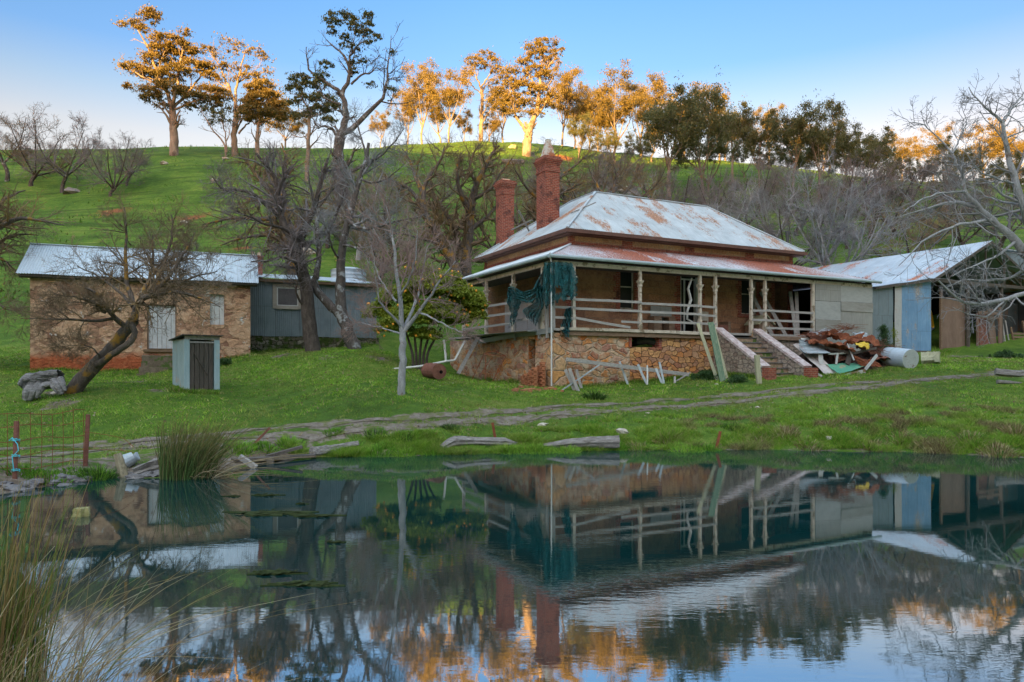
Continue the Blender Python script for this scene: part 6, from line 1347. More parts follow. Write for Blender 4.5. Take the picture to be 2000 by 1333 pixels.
lich('lichened_tree', 'grey lichened branches hanging in from beyond the left edge above the cottage', 30, [
    ([(-70, 720), (-60, 620), (-50, 540), (-40, 480)], .35, .22), ([(-40, 480), (0, 440), (40, 425, .3), (80, 430, .5), (125, 440, .6)], .14, .02), ([(-40, 480), (-10, 410, .5), (20, 380, .8), (50, 372, 1)], .12, .02),
    ([(-50, 520), (0, 500), (20, 520, .3), (45, 545, .5)], .08, .015), ([(-45, 500), (0, 470, 1), (40, 455, 1.3), (75, 460, 1.5)], .1, .02), ([(-50, 560), (-10, 590), (20, 610), (50, 600)], .06, .01)], 16, nm=(13, 10, 2), lmx=1.5)
# --- big pale bare tree entering from the right
lich('pale_spreading_tree', 'large pale bare tree reaching in from the right edge over the barn', 24, [
    ([(2100, 640), (2060, 570), (2020, 510), (2000, 495)], 0.224, 0.156), ([(2000, 495), (1985, 470), (1960, 450), (1940, 430), (1910, 405), (1885, 375)], 0.158, 0.060),
    ([(1885, 375), (1880, 340), (1865, 315), (1860, 300)], 0.066, 0.030), ([(2030, 520), (2010, 430), (1985, 360), (1975, 320), (1962, 280), (1958, 240)], 0.158, 0.054), ([(1958, 240), (1935, 215), (1910, 200), (1892, 170)], 0.053, 0.012),
    ([(1958, 240), (1975, 210, .5), (1995, 190, .8), (2005, 175, 1)], 0.053, 0.012), ([(1940, 430), (1890, 435, -.5), (1845, 448, -.8), (1800, 470, -1), (1755, 520, -1.2)], 0.066, 0.012),
    ([(1910, 405), (1860, 392, .5), (1820, 405, .7), (1780, 420, .8), (1740, 428, .9)], 0.066, 0.012), ([(1885, 375), (1830, 378, -.6), (1790, 395, -1), (1765, 415, -1.3)], 0.046, 0.012),
    ([(2060, 560), (2000, 572), (1950, 590, -.3), (1910, 600, -.6), (1880, 592, -.8), (1850, 570, -1), (1830, 545, -1.1)], 0.092, 0.024), ([(1985, 470), (1950, 500, -.5), (1900, 520, -1), (1860, 540, -1.2)], 0.053, 0.012),
    ([(2020, 510), (1980, 545, .5), (1930, 550, .7), (1885, 545, .8), (1850, 560, .9)], 0.066, 0.012), ([(1860, 300), (1840, 280, .3), (1820, 255, .5), (1790, 235, .6), (1762, 245, .6)], 0.033, 0.007),
    ([(1860, 300), (1875, 270, .4), (1890, 245, .6), (1880, 215, .6)], 0.033, 0.007), ([(1985, 360), (1950, 350, -.5), (1910, 335, -.9), (1880, 290, -1)], 0.046, 0.009), ([(1990, 400), (1950, 395, .8), (1900, 370, 1.3), (1870, 350, 1.5)], 0.046, 0.009),
    ([(1960, 590, -.3), (1930, 620, -.8), (1890, 615, -1.1), (1860, 600, -1.3)], 0.033, 0.007)], 21, M_bark_silver, M_twig_silver, spec=[
        dict(num=12, t0=.2, t1=.98, ang=(30, 75), lr=.5, rr=.5, wig=.16, trop=.05, n=5, rmin=.010, lmin=.5, lmax=1.4, k=4),
        dict(num=5, t0=.2, t1=1, ang=(25, 70), lr=.6, rr=.6, wig=.2, trop=.04, n=4, rmin=.007, lmin=.3, lmax=.8),
        dict(num=2, t0=.2, t1=1, ang=(25, 60), lr=.6, rr=.7, wig=.2, trop=.03, n=3, rmin=.005, lmin=.15, lmax=.4)])

# --- leafy crowns
def foliage(cs, rad, n, size, seed, mat_, parent, asp=.42, droop=.4, name='foliage', shell=.0):
    g = np.random.default_rng(seed); V_, Q_ = leaves(np.asarray(cs, float), np.asarray(rad, float), n, size, g, asp, droop, shell); o_ = np.array(ORG[root_of(parent)])
    return link(name, mesh_np(name, V_-o_, Q_, uv=False), mat_, parent)
def blobs(D, specs, g, per=1.0, sub=.55):
    "specs (u,v,rx,ry[,dd]) pixels -> many small leaf clumps covering umbrella shaped masses"
    cs, rs = [], []
    for s in specs:
        u, v, rx, ry = s[:4]; dd = s[4] if len(s) > 4 else 0; n = max(3, int(rx*ry/19*per)); k = D/F
        for _ in range(n):
            a = nrm(g.normal(size=3)); a[2] = abs(a[2])*1.1-.35; q = g.uniform(.35, 1)**.5
            c = P(u, v, D+dd)+Vector((a[0]*rx*k*q, a[1]*rx*k*q, a[2]*ry*k*q)); cs.append(c); rr = sub*g.uniform(.6, 1.3); rs.append((rr*1.3, rr*1.3, rr*.6))
    return cs, rs
def gumhero(name, label, D, trunks, specs, seed, leaf=M_gum_leaf, barkm=M_gum_bark, n=60, size=.19, per=1.0, sub=.62, twn=(6, 4), cat='gum tree'):
    tr = [limb(t[0], t[1]*.62, t[2]*.55, D) for t in trunks]; b = G(trunks[0][0][0][0], D)-Vector((0, 0, .3)); tr[0][0][0][2] -= 2.0
    T, lv = hero(name, label, b, tr, [dict(num=twn[0], t0=.3, t1=.98, ang=(25, 60), lr=.4, rr=.5, wig=.14, trop=.08, n=5, rmin=.03, lmin=1, lmax=4, k=4),
        dict(num=twn[1], t0=.3, t1=1, ang=(20, 60), lr=.5, rr=.6, wig=.2, trop=.05, n=4, rmin=.02, lmin=.8, lmax=2)], barkm, barkm, seed, cat, wob=.06)
    g = np.random.default_rng(seed); cs, rs = blobs(D, specs, g, per*1.5, sub*.62); cs = np.array([tuple(c) for c in cs]); rs = np.array(rs); cb, rb = blobs(D, specs, g, per*.5, sub*1.9); cb = np.array([tuple(c) for c in cb]); rb = np.array(rb)
    foliage(np.concatenate([np.repeat(cs, n//2+4, 0), np.repeat(cb, 26, 0)]), np.concatenate([np.repeat(rs, n//2+4, 0), np.repeat(rb, 26, 0)]), 1, size*.9, seed, leaf, T, droop=.9); return T
gumhero('gum_tree', 'tallest lone golden gum on the left skyline with a stout dark trunk', 105, [
    ([(340, 302), (340, 260), (338, 225), (336, 210)], 1.05, .75), ([(336, 212), (328, 180, 1), (310, 150, 1), (298, 115), (285, 80), (272, 62), (262, 48)], .5, .08), ([(336, 212), (345, 170, -1), (352, 125), (360, 95), (352, 78)], .45, .1),
    ([(338, 212), (368, 182, 1), (395, 145, 1), (412, 118)], .38, .08), ([(325, 178), (295, 160, -1), (262, 140, -1), (248, 132)], .28, .07), ([(340, 215), (375, 200, -1), (425, 178, -1)], .3, .08), ([(345, 250), (355, 240), (356, 234)], .15, .03), ([(310, 150, 1), (290, 165), (268, 178)], .15, .05)],
    [(300, 22, 16, 9), (292, 34, 22, 12), (264, 46, 14, 8), (240, 48, 10, 7), (276, 56, 16, 9), (362, 62, 13, 6), (330, 82, 40, 14), (355, 92, 28, 12), (318, 98, 26, 14), (378, 100, 16, 10), (300, 116, 24, 14), (262, 134, 26, 12), (284, 142, 24, 14), (245, 132, 12, 8), (250, 170, 10, 10, 1),
     (340, 112, 30, 16, 2), (345, 140, 34, 16, -2), (378, 128, 26, 14), (402, 132, 20, 12), (412, 150, 16, 12), (320, 150, 26, 16, 2), (330, 172, 34, 16, -2), (292, 178, 22, 12), (300, 192, 24, 12), (360, 180, 24, 14, 2), (385, 190, 26, 12, -1), (405, 176, 24, 12), (425, 178, 22, 10), (430, 190, 12, 10), (318, 208, 14, 8), (372, 208, 16, 8)], 31, per=1.25)
gumhero('gum_tree', 'open crowned golden gum on the left skyline with a pale forked trunk', 106, [
    ([(458, 298), (456, 260), (462, 230), (460, 205)], .75, .55), ([(460, 210), (452, 180), (440, 155), (425, 120), (410, 105)], .38, .06), ([(460, 205), (462, 165, 1), (470, 140), (475, 110), (482, 95)], .34, .06), ([(462, 212), (485, 200), (505, 190), (520, 170)], .28, .06), ([(462, 165, 1), (490, 145, 1), (510, 125)], .18, .05),
    ([(466, 262), (478, 245), (492, 235), (500, 225)], .25, .08), ([(452, 180), (430, 165), (415, 150)], .18, .05)],
    [(440, 80, 14, 6), (398, 94, 14, 7), (412, 97, 12, 7), (470, 90, 14, 7), (455, 100, 12, 8), (500, 102, 22, 9), (515, 113, 10, 6), (445, 130, 20, 8), (470, 130, 18, 8), (433, 127, 10, 6), (480, 150, 16, 8), (500, 150, 16, 8), (452, 152, 12, 6), (520, 140, 8, 6), (425, 110, 12, 6), (430, 210, 20, 16, 2), (415, 195, 18, 14, 2), (470, 215, 14, 12, 1), (446, 190, 14, 8)], 32, per=.9, n=36)
gumhero('gum_tree', 'smaller dense golden gum right of the pale forked one on the left skyline', 104, [
    ([(503, 297), (502, 270), (504, 245)], .55, .4), ([(504, 245), (495, 215), (490, 190)], .2, .05), ([(504, 245), (520, 220), (530, 190)], .2, .05), ([(504, 245), (525, 235), (548, 215)], .18, .05), ([(504, 245), (488, 235), (478, 220)], .15, .05)],
    [(515, 165, 22, 12), (500, 175, 26, 14), (528, 185, 20, 14), (508, 195, 32, 16), (488, 200, 18, 12), (535, 205, 16, 12), (505, 215, 34, 14), (525, 222, 26, 12), (552, 205, 12, 14), (560, 222, 16, 12), (548, 232, 14, 8), (482, 225, 20, 12), (500, 235, 20, 10), (578, 228, 10, 8)], 33, per=1.5)
gumhero('slender_gum', 'thin multi stemmed sapling gum leaning left under the forked gum', 105, [
    ([(443, 298), (436, 275), (415, 255), (398, 225), (385, 212)], .25, .05), ([(443, 298), (442, 270), (436, 245), (430, 228)], .2, .06), ([(440, 280), (450, 260), (446, 240)], .12, .04)],
    [(405, 215, 14, 10), (390, 205, 12, 8), (425, 225, 14, 12), (440, 235, 12, 10), (412, 238, 10, 8)], 34, leaf=M_gum_leaf_dk, per=1.0, n=30)
gumhero('gnarled_gum', 'tall gnarled dark gum with bare twisted limbs above the corrugated outbuilding', 72, [
    ([(668, 380), (664, 340), (660, 300), (665, 262)], 1.15, .75), ([(665, 268), (675, 235), (676, 205), (668, 180)], .62, .4), ([(668, 185), (682, 160), (686, 135), (676, 118), (668, 100), (645, 85), (637, 78)], .36, .06), ([(686, 150), (680, 120, .5), (690, 100), (705, 80), (722, 84, .5)], .25, .05),
    ([(668, 185), (650, 170), (630, 158), (605, 142), (597, 120), (598, 92)], .34, .06), ([(686, 165), (700, 150), (725, 142), (735, 130), (745, 140)], .2, .05), ([(668, 262), (690, 250), (715, 225), (735, 205), (758, 195), (756, 150), (758, 120), (764, 70)], .5, .05),
    ([(757, 150), (770, 135), (777, 130)], .12, .03), ([(757, 155), (770, 152), (778, 153)], .1, .03), ([(757, 120), (745, 112), (738, 110)], .08, .03), ([(757, 197), (768, 197)], .1, .03), ([(665, 275), (648, 250), (632, 245), (622, 252)], .3, .10), ([(622, 252), (610, 230), (600, 205)], .14, .04), ([(665, 205), (640, 195), (625, 180)], .2, .05)],
    [(650, 30, 12, 8), (655, 45, 14, 12), (648, 60, 12, 10), (685, 38, 16, 12), (672, 30, 14, 8), (690, 52, 14, 12), (720, 30, 12, 12), (718, 48, 14, 12), (715, 65, 14, 10), (700, 62, 12, 12), (735, 75, 12, 10), (720, 85, 12, 7), (675, 75, 12, 12), (690, 95, 12, 10), (695, 120, 10, 12), (690, 140, 10, 10), (670, 90, 8, 8), (765, 105, 6, 8), (636, 128, 16, 10), (628, 150, 16, 12), (712, 120, 8, 8), (765, 175, 8, 8), (725, 165, 8, 8), (640, 42, 8, 8)],
    35, leaf=M_gum_leaf_dk, barkm=M_bark_grey, per=1.15, n=40, sub=.32, size=.13, twn=(7, 4))
gumhero('gum_tree', 'dark leaved slender gum just left of the tall gnarled one', 88, [
    ([(600, 330), (602, 290), (604, 250), (606, 220)], .45, .3), ([(606, 220), (595, 200), (585, 180), (580, 165)], .2, .05), ([(606, 220), (620, 195), (625, 170)], .2, .05), ([(604, 260), (590, 270), (570, 265), (560, 250)], .12, .04), ([(606, 225), (625, 225), (640, 215)], .15, .04)],
    [(585, 155, 22, 12), (575, 175, 18, 14), (600, 165, 16, 10), (625, 165, 18, 12), (590, 190, 16, 10), (630, 195, 30, 14), (620, 215, 26, 14), (650, 210, 20, 12), (575, 200, 12, 12), (600, 225, 14, 10), (640, 235, 16, 10), (580, 225, 10, 8)], 36, leaf=M_gum_leaf_dk, per=1.3, n=38, sub=.42, size=.17)
gumhero('gum_tree', 'largest golden green gum on the ridge with a thick white forked trunk', 118, [
    ([(1028, 292), (1032, 265), (1036, 245)], 1.3, 1.0), ([(1036, 248), (1050, 215), (1052, 180), (1055, 150), (1060, 110)], .8, .1), ([(1030, 262), (1015, 240), (1005, 222), (1000, 200), (995, 170)], .5, .1), ([(1040, 235), (1065, 205), (1075, 170)], .45, .1), ([(1052, 180), (1035, 150), (1020, 130)], .3, .08), ([(1055, 150), (1075, 125), (1090, 105)], .25, .08)],
    [(1065, 85, 26, 12), (1045, 92, 20, 12), (1090, 102, 18, 9), (1055, 110, 30, 16), (1075, 120, 20, 12), (1030, 122, 16, 10), (1015, 122, 10, 7), (1045, 140, 26, 16), (998, 138, 18, 12), (985, 150, 14, 12), (1065, 150, 24, 16), (1000, 165, 22, 14), (1025, 170, 26, 18), (975, 180, 18, 14), (965, 195, 12, 10), (1055, 180, 30, 18), (1000, 195, 28, 16), (1030, 205, 26, 14), (980, 210, 22, 12), (1065, 205, 22, 14), (1045, 222, 20, 10), (1010, 222, 20, 8), (1080, 190, 16, 12)], 37, per=1.15, n=44)
gumhero('gum_tree', 'tall slender golden gum with a pale trunk left of the largest ridge gum', 135, [
    ([(938, 275), (940, 240), (942, 205), (940, 170)], .7, .5), ([(940, 175), (930, 150), (925, 130)], .3, .06), ([(940, 170), (955, 150), (965, 125)], .3, .06), ([(940, 185), (915, 160), (905, 140)], .2, .05), ([(942, 200), (975, 180)], .2, .05)],
    [(945, 108, 24, 10), (925, 120, 20, 12), (960, 122, 20, 14), (940, 130, 20, 12), (912, 140, 12, 8), (972, 140, 14, 14), (965, 160, 12, 10), (908, 160, 10, 8)], 38, per=1.3, n=40)

# --- generic gums along the ridge (prototypes, then copies)
def gumproto(seed, H, name, label, leaf, loc, fork=.30, spread=.36, n=60, clump=.85, nl=7):
    g = np.random.default_rng(seed); T = thing(name, label, 'gum tree', loc); b = np.array(loc)
    tp, trr = resample([b+(0, 0, -1.5), b+(.03*H*g.normal(), .02*H*g.normal(), fork*.5*H), b+(.03*H*g.normal(), .02*H*g.normal(), fork*H)], [H*.017, H*.014, H*.011], 8)
    L1 = []
    for i in range(nl):
        az = i*2*math.pi/nl+g.uniform(-.4, .4); sp = spread*g.uniform(.5, 1.1); t = tp[-1]-(tp[-1]-tp[-3])*g.uniform(0, 1)
        e_ = t+np.array([math.cos(az)*sp*H*.55, math.sin(az)*sp*H*.55, H*g.uniform(.12, .38)]); f_ = b+np.array([math.cos(az)*sp*H*.8, math.sin(az)*sp*H*.8, H*g.uniform(.52, 1.0)-.25*sp*H])
        L1.append(resample([t, t+(e_-t)*.45+(g.normal(size=3)*H*.015), e_, f_], [H*.008, H*.006, H*.004, H*.0015], 8))
    Pn, Rn = stackl(L1); G0 = Geo(); G0.tubes(tp[None], trr[None], 9); G0.tubes(Pn, Rn, 6); link('trunk', G0.mesh('trunk', org=b), M_gum_bark, T)
    P2, R2 = grow(Pn, Rn, 7, .3, 1, (25, 65), .45, .6, .14, .1, 5, g, rmin=.03, lmin=H*.08); P3, R3 = grow(P2, R2, 4, .4, 1, (20, 60), .5, .6, .18, .08, 4, g, rmin=.02, lmin=H*.04)
    G1 = Geo(); G1.tubes(P2, R2, 4); G1.tubes(P3, R3, 3); link('crown', G1.mesh('crown', org=b), M_gum_bark, T)
    cs = np.concatenate([P3[:, -1], P2[:, -1]]); cs = cs[g.uniform(size=len(cs)) < .66]; rr = clump*g.uniform(.6, 1.4, (len(cs), 1))*H/20; cs2 = np.concatenate([cs+g.normal(size=cs.shape)*H*.035, cs+g.normal(size=cs.shape)*H*.05]); allc = np.concatenate([np.repeat(cs, n, 0), np.repeat(cs2, 14, 0)]); foliage(allc, np.concatenate([np.repeat(rr*np.array([[1.3, 1.3, .8]]), n, 0), np.full((len(cs2)*14, 3), H*.055)]), 1, .0105*H, seed, leaf, T, droop=.9); return T
GP = []
def place(src, used, u, d, vtop, H, label, group, ang=None, zsink=.3):
    c = G(u, d); h = CH+(HZ-vtop)/F*d-c.z; s = h/H
    o = src if src not in used else copy_tree(src); used.add(src)
    o.location = c-Vector((0, 0, zsink)); sx_ = s*random.uniform(.8, 1.25)*(.74 if src in GP[3:5] else 1); o.scale = (sx_, sx_*random.uniform(.8, 1.2), s); o.rotation_euler.x = random.uniform(-.05, .05); o.rotation_euler.z = random.uniform(0, 6.28) if ang is None else ang
    o['label'] = label; o['group'] = group; return o
GP = [gumproto(101, 20, 'gum_tree', 'x', M_gum_leaf, (0, 0, 0)), gumproto(102, 20, 'gum_tree', 'x', M_gum_leaf, (0, 0, 0), .36, .28, nl=6), gumproto(103, 20, 'gum_tree', 'x', M_gum_leaf, (0, 0, 0), .3, .42, nl=7),
      gumproto(104, 20, 'gum_tree', 'x', M_gum_leaf_dk, (0, 0, 0), .3, .34), gumproto(105, 20, 'gum_tree', 'x', M_gum_leaf_dk, (0, 0, 0), .4, .26, nl=5), gumproto(106, 20, 'gum_tree', 'x', M_gum_leaf_dk, (0, 0, 0), .16, .46, nl=8, clump=.7), gumproto(107, 20, 'gum_tree', 'x', M_gum_leaf, (0, 0, 0), .22, .30, nl=5, clump=.6)]
used = set(); GRP = 'gum trees along the ridge'
for k, u, d, vt, l in ((1, 826, 136, 138, 'narrow golden gum at the left end of the main ridge row'), (0, 878, 130, 128, 'broad golden gum between the narrow one and the tall pale trunk'), (2, 905, 134, 205, 'low round bushy gum with yellow leaves at the ridge centre'), (2, 958, 137, 212, 'low yellow green bush gum under the tall slender trunk'),
      (1, 1098, 140, 140, 'golden gum close behind the largest ridge gum'), (0, 1120, 138, 165, 'pale stemmed golden gum right of the largest ridge gum'), (3, 1130, 118, 212, 'short dark gum low on the ridge behind the big chimney'), (0, 1205, 122, 150, 'round golden topped gum with dark trunk over the main roof ridge'), (1, 1170, 138, 175, 'thin pale gum left of the round golden topped one'),
      (1, 1255, 134, 165, 'golden gum half hidden by the dense dark green one'), (4, 1312, 88, 148, 'dense dark green gum standing lower on the slope'), (3, 1372, 92, 142, 'dark feathery gum right beside the dense dark green one'), (0, 1335, 132, 160, 'golden gum glowing behind the two dark green ones'), (4, 1432, 106, 182, 'dark topped gum right of the feathery pair'),
      (2, 1420, 140, 200, 'golden gum low between dark crowns'), (3, 1482, 104, 200, 'wide dark gum above the right end of the roof'), (1, 1500, 138, 215, 'distant orange lit gum seen through the wide dark one'), (4, 1548, 100, 178, 'tall dark gum with open top right of the wide one'), (3, 1598, 98, 176, 'highest dark gum on the right slope'), (0, 1560, 140, 240, 'orange lit gum glimpsed low on the right skyline'),
      (4, 1648, 102, 216, 'dark gum stepping down right of the highest one'), (3, 1695, 108, 250, 'bushy dark gum before the skyline gap'), (4, 1712, 112, 232, 'small feathery gum at the skyline gap'), (0, 1760, 150, 262, 'golden crown at the right skyline gap'), (3, 1745, 116, 285, 'low dark gum under the golden crown'), (0, 1825, 150, 248, 'golden gum left of the pale tree top'),
      (3, 1860, 118, 262, 'dark gum behind the pale tree limbs'), (2, 1925, 150, 232, 'golden gum behind the top of the pale tree'), (4, 1905, 116, 275, 'dark gum lower behind the pale tree'), (0, 1990, 152, 240, 'golden gum at the far right edge'), (3, 1965, 112, 290, 'dark gum low at the far right edge'), (2, 1620, 145, 265, 'pale orange bush gum beneath the dark right crowns'),
      (5, 1380, 100, 235, 'low spreading olive gum beneath the feathery dark one'), (5, 1455, 112, 262, 'low olive gum filling the gap below the dark topped one'), (5, 1530, 108, 268, 'spreading low gum below the wide dark one'), (5, 1585, 112, 262, 'spreading low gum below the highest dark one'), (5, 1660, 112, 278, 'olive bush gum below the stepping crowns'),
      (5, 1730, 106, 310, 'olive bush gum under the skyline gap'), (5, 1800, 112, 300, 'low olive gum left of the pale tree top'), (5, 1850, 104, 320, 'low olive gum behind the curved pale limb'), (5, 1935, 108, 318, 'olive bush gum behind the big pale limb'), (5, 2000, 104, 315, 'olive bush gum at the far right edge'), (6, 1275, 128, 200, 'thin golden gum in the gap left of the dense dark one'),
      (6, 1405, 136, 185, 'thin orange gum between the feathery and dark topped gums'), (6, 1610, 140, 235, 'thin orange gum behind the stepping dark crowns'), (6, 858, 138, 165, 'thin golden gum crowded by the broad one'), (5, 1185, 118, 245, 'low olive gum below the pale thin one'), (5, 1250, 112, 255, 'low olive gum left of the dense dark trunk'),
      (1, 795, 140, 185, 'thin open gum on the skyline left of the ridge row'), (0, 745, 134, 215, 'small golden gum low behind the gnarled dark gum'), (2, 560, 128, 190, 'faint golden gum behind the slender dark one'), (1, 985, 139, 170, 'thin golden gum between the two tall ridge gums'), (1, 1150, 141, 190, 'pale thin gum on the skyline right of the big chimney')):
    place(GP[k], used, u, d, vt, 20, l, GRP)

# --- bare orchard and hillside trees
def bareproto(seed, H, name, mt, mtw, fork=.25, spread=.5, nl=6, nums=(9, 8, 5), trop=.06):
    g = np.random.default_rng(seed); T = thing(name, 'x', 'bare tree', (0, 0, 0)); b = np.zeros(3)
    tp, trr = resample([b+(0, 0, -.3), b+(.03*H*g.normal(), .03*H*g.normal(), fork*.5*H), b+(.04*H*g.normal(), .03*H*g.normal(), fork*H)], [H*.034, H*.026, H*.024], 7); L1 = []
    for i in range(nl):
        az = i*2*math.pi/nl+g.uniform(-.5, .5); sp = spread*g.uniform(.6, 1.1); t = tp[-1]-(tp[-1]-tp[-2])*g.uniform(0, 1)
        f_ = b+np.array([math.cos(az)*sp*H, math.sin(az)*sp*H, H*g.uniform(.62, .95)-.35*sp*H+.12*H]); mid = t*.5+f_*.5+np.array([math.cos(az)*.05*H, math.sin(az)*.05*H, -.04*H])+g.normal(size=3)*H*.03
        L1.append(resample([t, mid, f_], [H*.013, H*.008, H*.004], 8))
    Pn, Rn = stackl(L1); G0 = Geo(); G0.tubes(tp[None], trr[None], 9); G0.tubes(Pn, Rn, 6); link('trunk', G0.mesh('trunk'), mt, T)
    G1 = Geo(); q = (Pn, Rn); ks = (4, 3, 3, 3)
    for j, nn in enumerate(nums):
        q = grow(*q, nn, .2, 1, (25, 65), .58, .6, .16, trop, (5, 4, 3, 3)[j], g, rmin=(.022, .014, .010, .008)[j], lmin=H*(.10, .07, .05, .03)[j]); G1.tubes(*q, ks[j])
    link('crown', G1.mesh('crown'), mtw, T); return T
BP = [bareproto(201, 8, 'bare_tree', M_bark_grey, M_twig_grey), bareproto(202, 8, 'bare_tree', M_bark_grey, M_twig_grey, .3, .42, 5), bareproto(203, 8, 'bare_tree', M_bark_dark, M_twig_lichen, .22, .6, 7), bareproto(204, 8, 'bare_tree', M_bark_silver, M_twig_silver, .28, .45, 6, (8, 7, 5)), bareproto(205, 8, 'bare_tree', M_bark_dark, M_twig_grey, .2, .5, 7, (9, 8, 5))]
used = set(); GRP = 'bare trees on the hillside'
ub = lambda u, v: [(p.x, p.y, p.z) for p in [None]][0]
for k, u, d, vt, l in ((0, 122, 88, 222, 'spreading bare orchard tree with a leaning trunk and stump beside it on the left slope'), (2, 62, 92, 228, 'bare orchard tree left of the leaning orchard trunk'), (1, 12, 94, 215, 'bare orchard tree at the far left edge'), (4, 218, 84, 262, 'small neat bare tree on the left slope right of the orchard group'), (1, 250, 88, 268, 'faint bare tree just right of the small neat one'),
      (3, 700, 58, 300, 'bare tree on the slope behind the silver limbed tree'), (0, 760, 60, 330, 'bare shrubby tree between outbuilding and sapling'), (2, 640, 62, 315, 'dim bare tree behind the twin trunks'), (4, 1020, 66, 300, 'dense grey bare tree behind the big chimney'), (0, 1105, 74, 290, 'purple grey bare tree behind the roof apex'), (4, 1150, 70, 305, 'twiggy bare tree right of the roof apex'),
      (3, 1235, 64, 335, 'bare tree over the middle of the main ridge cap'), (0, 1290, 68, 330, 'bare tree above the right part of the ridge cap'), (4, 1340, 66, 340, 'bare tree just right of the ridge cap end'), (1, 1395, 72, 320, 'tall thin bare tree above the right hip'), (3, 1420, 60, 360, 'pale bare tree low behind the right hip'), (4, 1455, 76, 325, 'dusky bare tree under the dark gums'),
      (3, 1508, 62, 330, 'small trunked bare tree above the eave end, left of the big silver one'), (3, 1605, 52, 325, 'big silver bare tree in front of the right slope'), (0, 1560, 74, 335, 'grey bare tree between the two silver ones'), (4, 1650, 66, 340, 'dense twiggy bare tree right of the big silver one'), (1, 1700, 70, 330, 'bare tree above the barn roof left end'), (2, 1785, 54, 365, 'dark trunked vase shaped bare tree behind the barn ridge'),
      (4, 1740, 72, 335, 'purple grey bare tree left of the vase shaped one'), (0, 1830, 68, 345, 'bare tree right of the vase shaped one'), (4, 1890, 64, 350, 'bare tree behind the pale tree lower limbs'), (1, 1950, 62, 350, 'bare tree near the right edge behind the shed'), (0, 1600, 86, 315, 'far bare tree high on the right slope'), (4, 1690, 90, 300, 'far dusky bare tree below the skyline gap'), (0, 1510, 92, 305, 'far bare tree below the wide dark gum'), (1, 1780, 92, 305, 'far bare tree under the golden crown gap'), (4, 1850, 94, 310, 'far bare tree below the golden gum'),
      (2, 960, 58, 345, 'bare tree between the two chimneys'), (1, 1200, 88, 290, 'far bare tree below the round golden gum'), (4, 1270, 92, 300, 'far bare tree below the dense dark gum'), (3, 1640, 50, 385, 'low silver bare tree by the barn roof'), (4, 1560, 56, 395, 'low bushy bare tree over the eave end'), (2, 740, 50, 370, 'reddish bare tree behind the sapling'), (0, 860, 78, 300, 'grey bare tree high behind the sapling'), (0, 330, 50, 450, 'small bare tree behind the cottage roof'), (4, 190, 48, 480, 'small bare thicket tree behind the cottage roof left')):
    place(BP[k], used, u, d, vt, 8, l, GRP)
cc = G(141, 87); rock('orchard_stump', 'pale cut stump beside the leaning orchard trunk', cc, .9, M_log, 91, 'stump')
cc = G(1225, 95); rock('hill_boulder', 'pale boulder on the slope over the main roof', cc, 1.3, M_pale, 92, 'boulder')
lg = [G(980, 112), G(1000, 112), G(1022, 113)]; log('hill_log', 'long white fallen log on the ridge left of the largest gum', [p+Vector((0, 0, .4)) for p in lg], [.3, .45, .3], M_log, seed=31)
lg = [G(1440, 62), G(1480, 62), G(1515, 63)]; log('hill_log', 'dark log pile on the slope over the right hip', [p+Vector((0, 0, .5)) for p in lg], [.5, .6, .3], M_bark_dark, seed=32)
lg = [G(490, 41), G(560, 41.5), G(640, 42), G(720, 42)]; log('hill_log', 'long dark fallen trunk lying behind the outbuilding roof', [p+Vector((0, 0, 1.3)) for p in lg], [.12, .22, .26, .15], M_bark_dark, seed=33)

# --- citrus tree with fruit
B = G(815, 29.6); CTR = thing('citrus_tree', 'bushy citrus tree with orange fruit and several thin dark stems beside the veranda', 'citrus tree', B); D = 29.6
g = np.random.default_rng(55); st_ = [limb([(808+i*6, 728), (806+i*7, 690), (790+i*18, 640)], .07, .04, D) for i in range(5)]
G0 = Geo(); G0.tubes(*stackl(st_), 7); link('trunk', G0.mesh('trunk', org=B), M_bark_dark, CTR)
sp = [(840, 560, 55, 34, 0), (780, 580, 40, 30, 0), (745, 610, 32, 26, .3), (880, 570, 48, 36, .6), (915, 590, 36, 34, .8), (925, 615, 26, 22, .8), (800, 620, 50, 34, -.4), (850, 610, 45, 34, -.2), (770, 640, 34, 20, -.2), (830, 655, 30, 18, -.2), (900, 625, 28, 20, .5), (820, 530, 34, 20, .3), (870, 545, 34, 20, .5)]
cs, rs = blobs(D, sp, g, 2.6, .17); foliage(cs, rs, 36, .060, 56, M_citrus, CTR, asp=.5)
inner = [(P(u, v-4, D+dd+.1)) for u, v, rx, ry, dd in sp]; foliage(inner, [(rx*D/F*.85, .8, ry*D/F*.7) for u, v, rx, ry, dd in sp], 700, .06, 57, M_citrus, CTR, asp=.5)
fm = None
for i in range(80):
    s = sp[g.integers(len(sp))]; a = nrm(g.normal(size=3)); a[1] = -abs(a[1]); k = D/F; p = P(s[0], s[1], D+s[4])+Vector((a[0]*s[2]*k, a[1]*s[2]*k*.9-.1, a[2]*s[3]*k))
    if fm is None:
        m = MB(); m.lathe([(.015, -.038), (.034, -.018), (.038, 0), (.034, .018), (.015, .038)], (0, 0), 8); fm = bpy.data.meshes.new('fruit'); fm.from_pydata(m.v, [], m.f); fm.materials.append(M_orange); fm.polygons.foreach_set('use_smooth', [True]*len(fm.polygons))
    o = bpy.data.objects.new('fruit', fm); COL.objects.link(o); o.parent = CTR; o.location = p-B; o.scale = (1.3,)*3
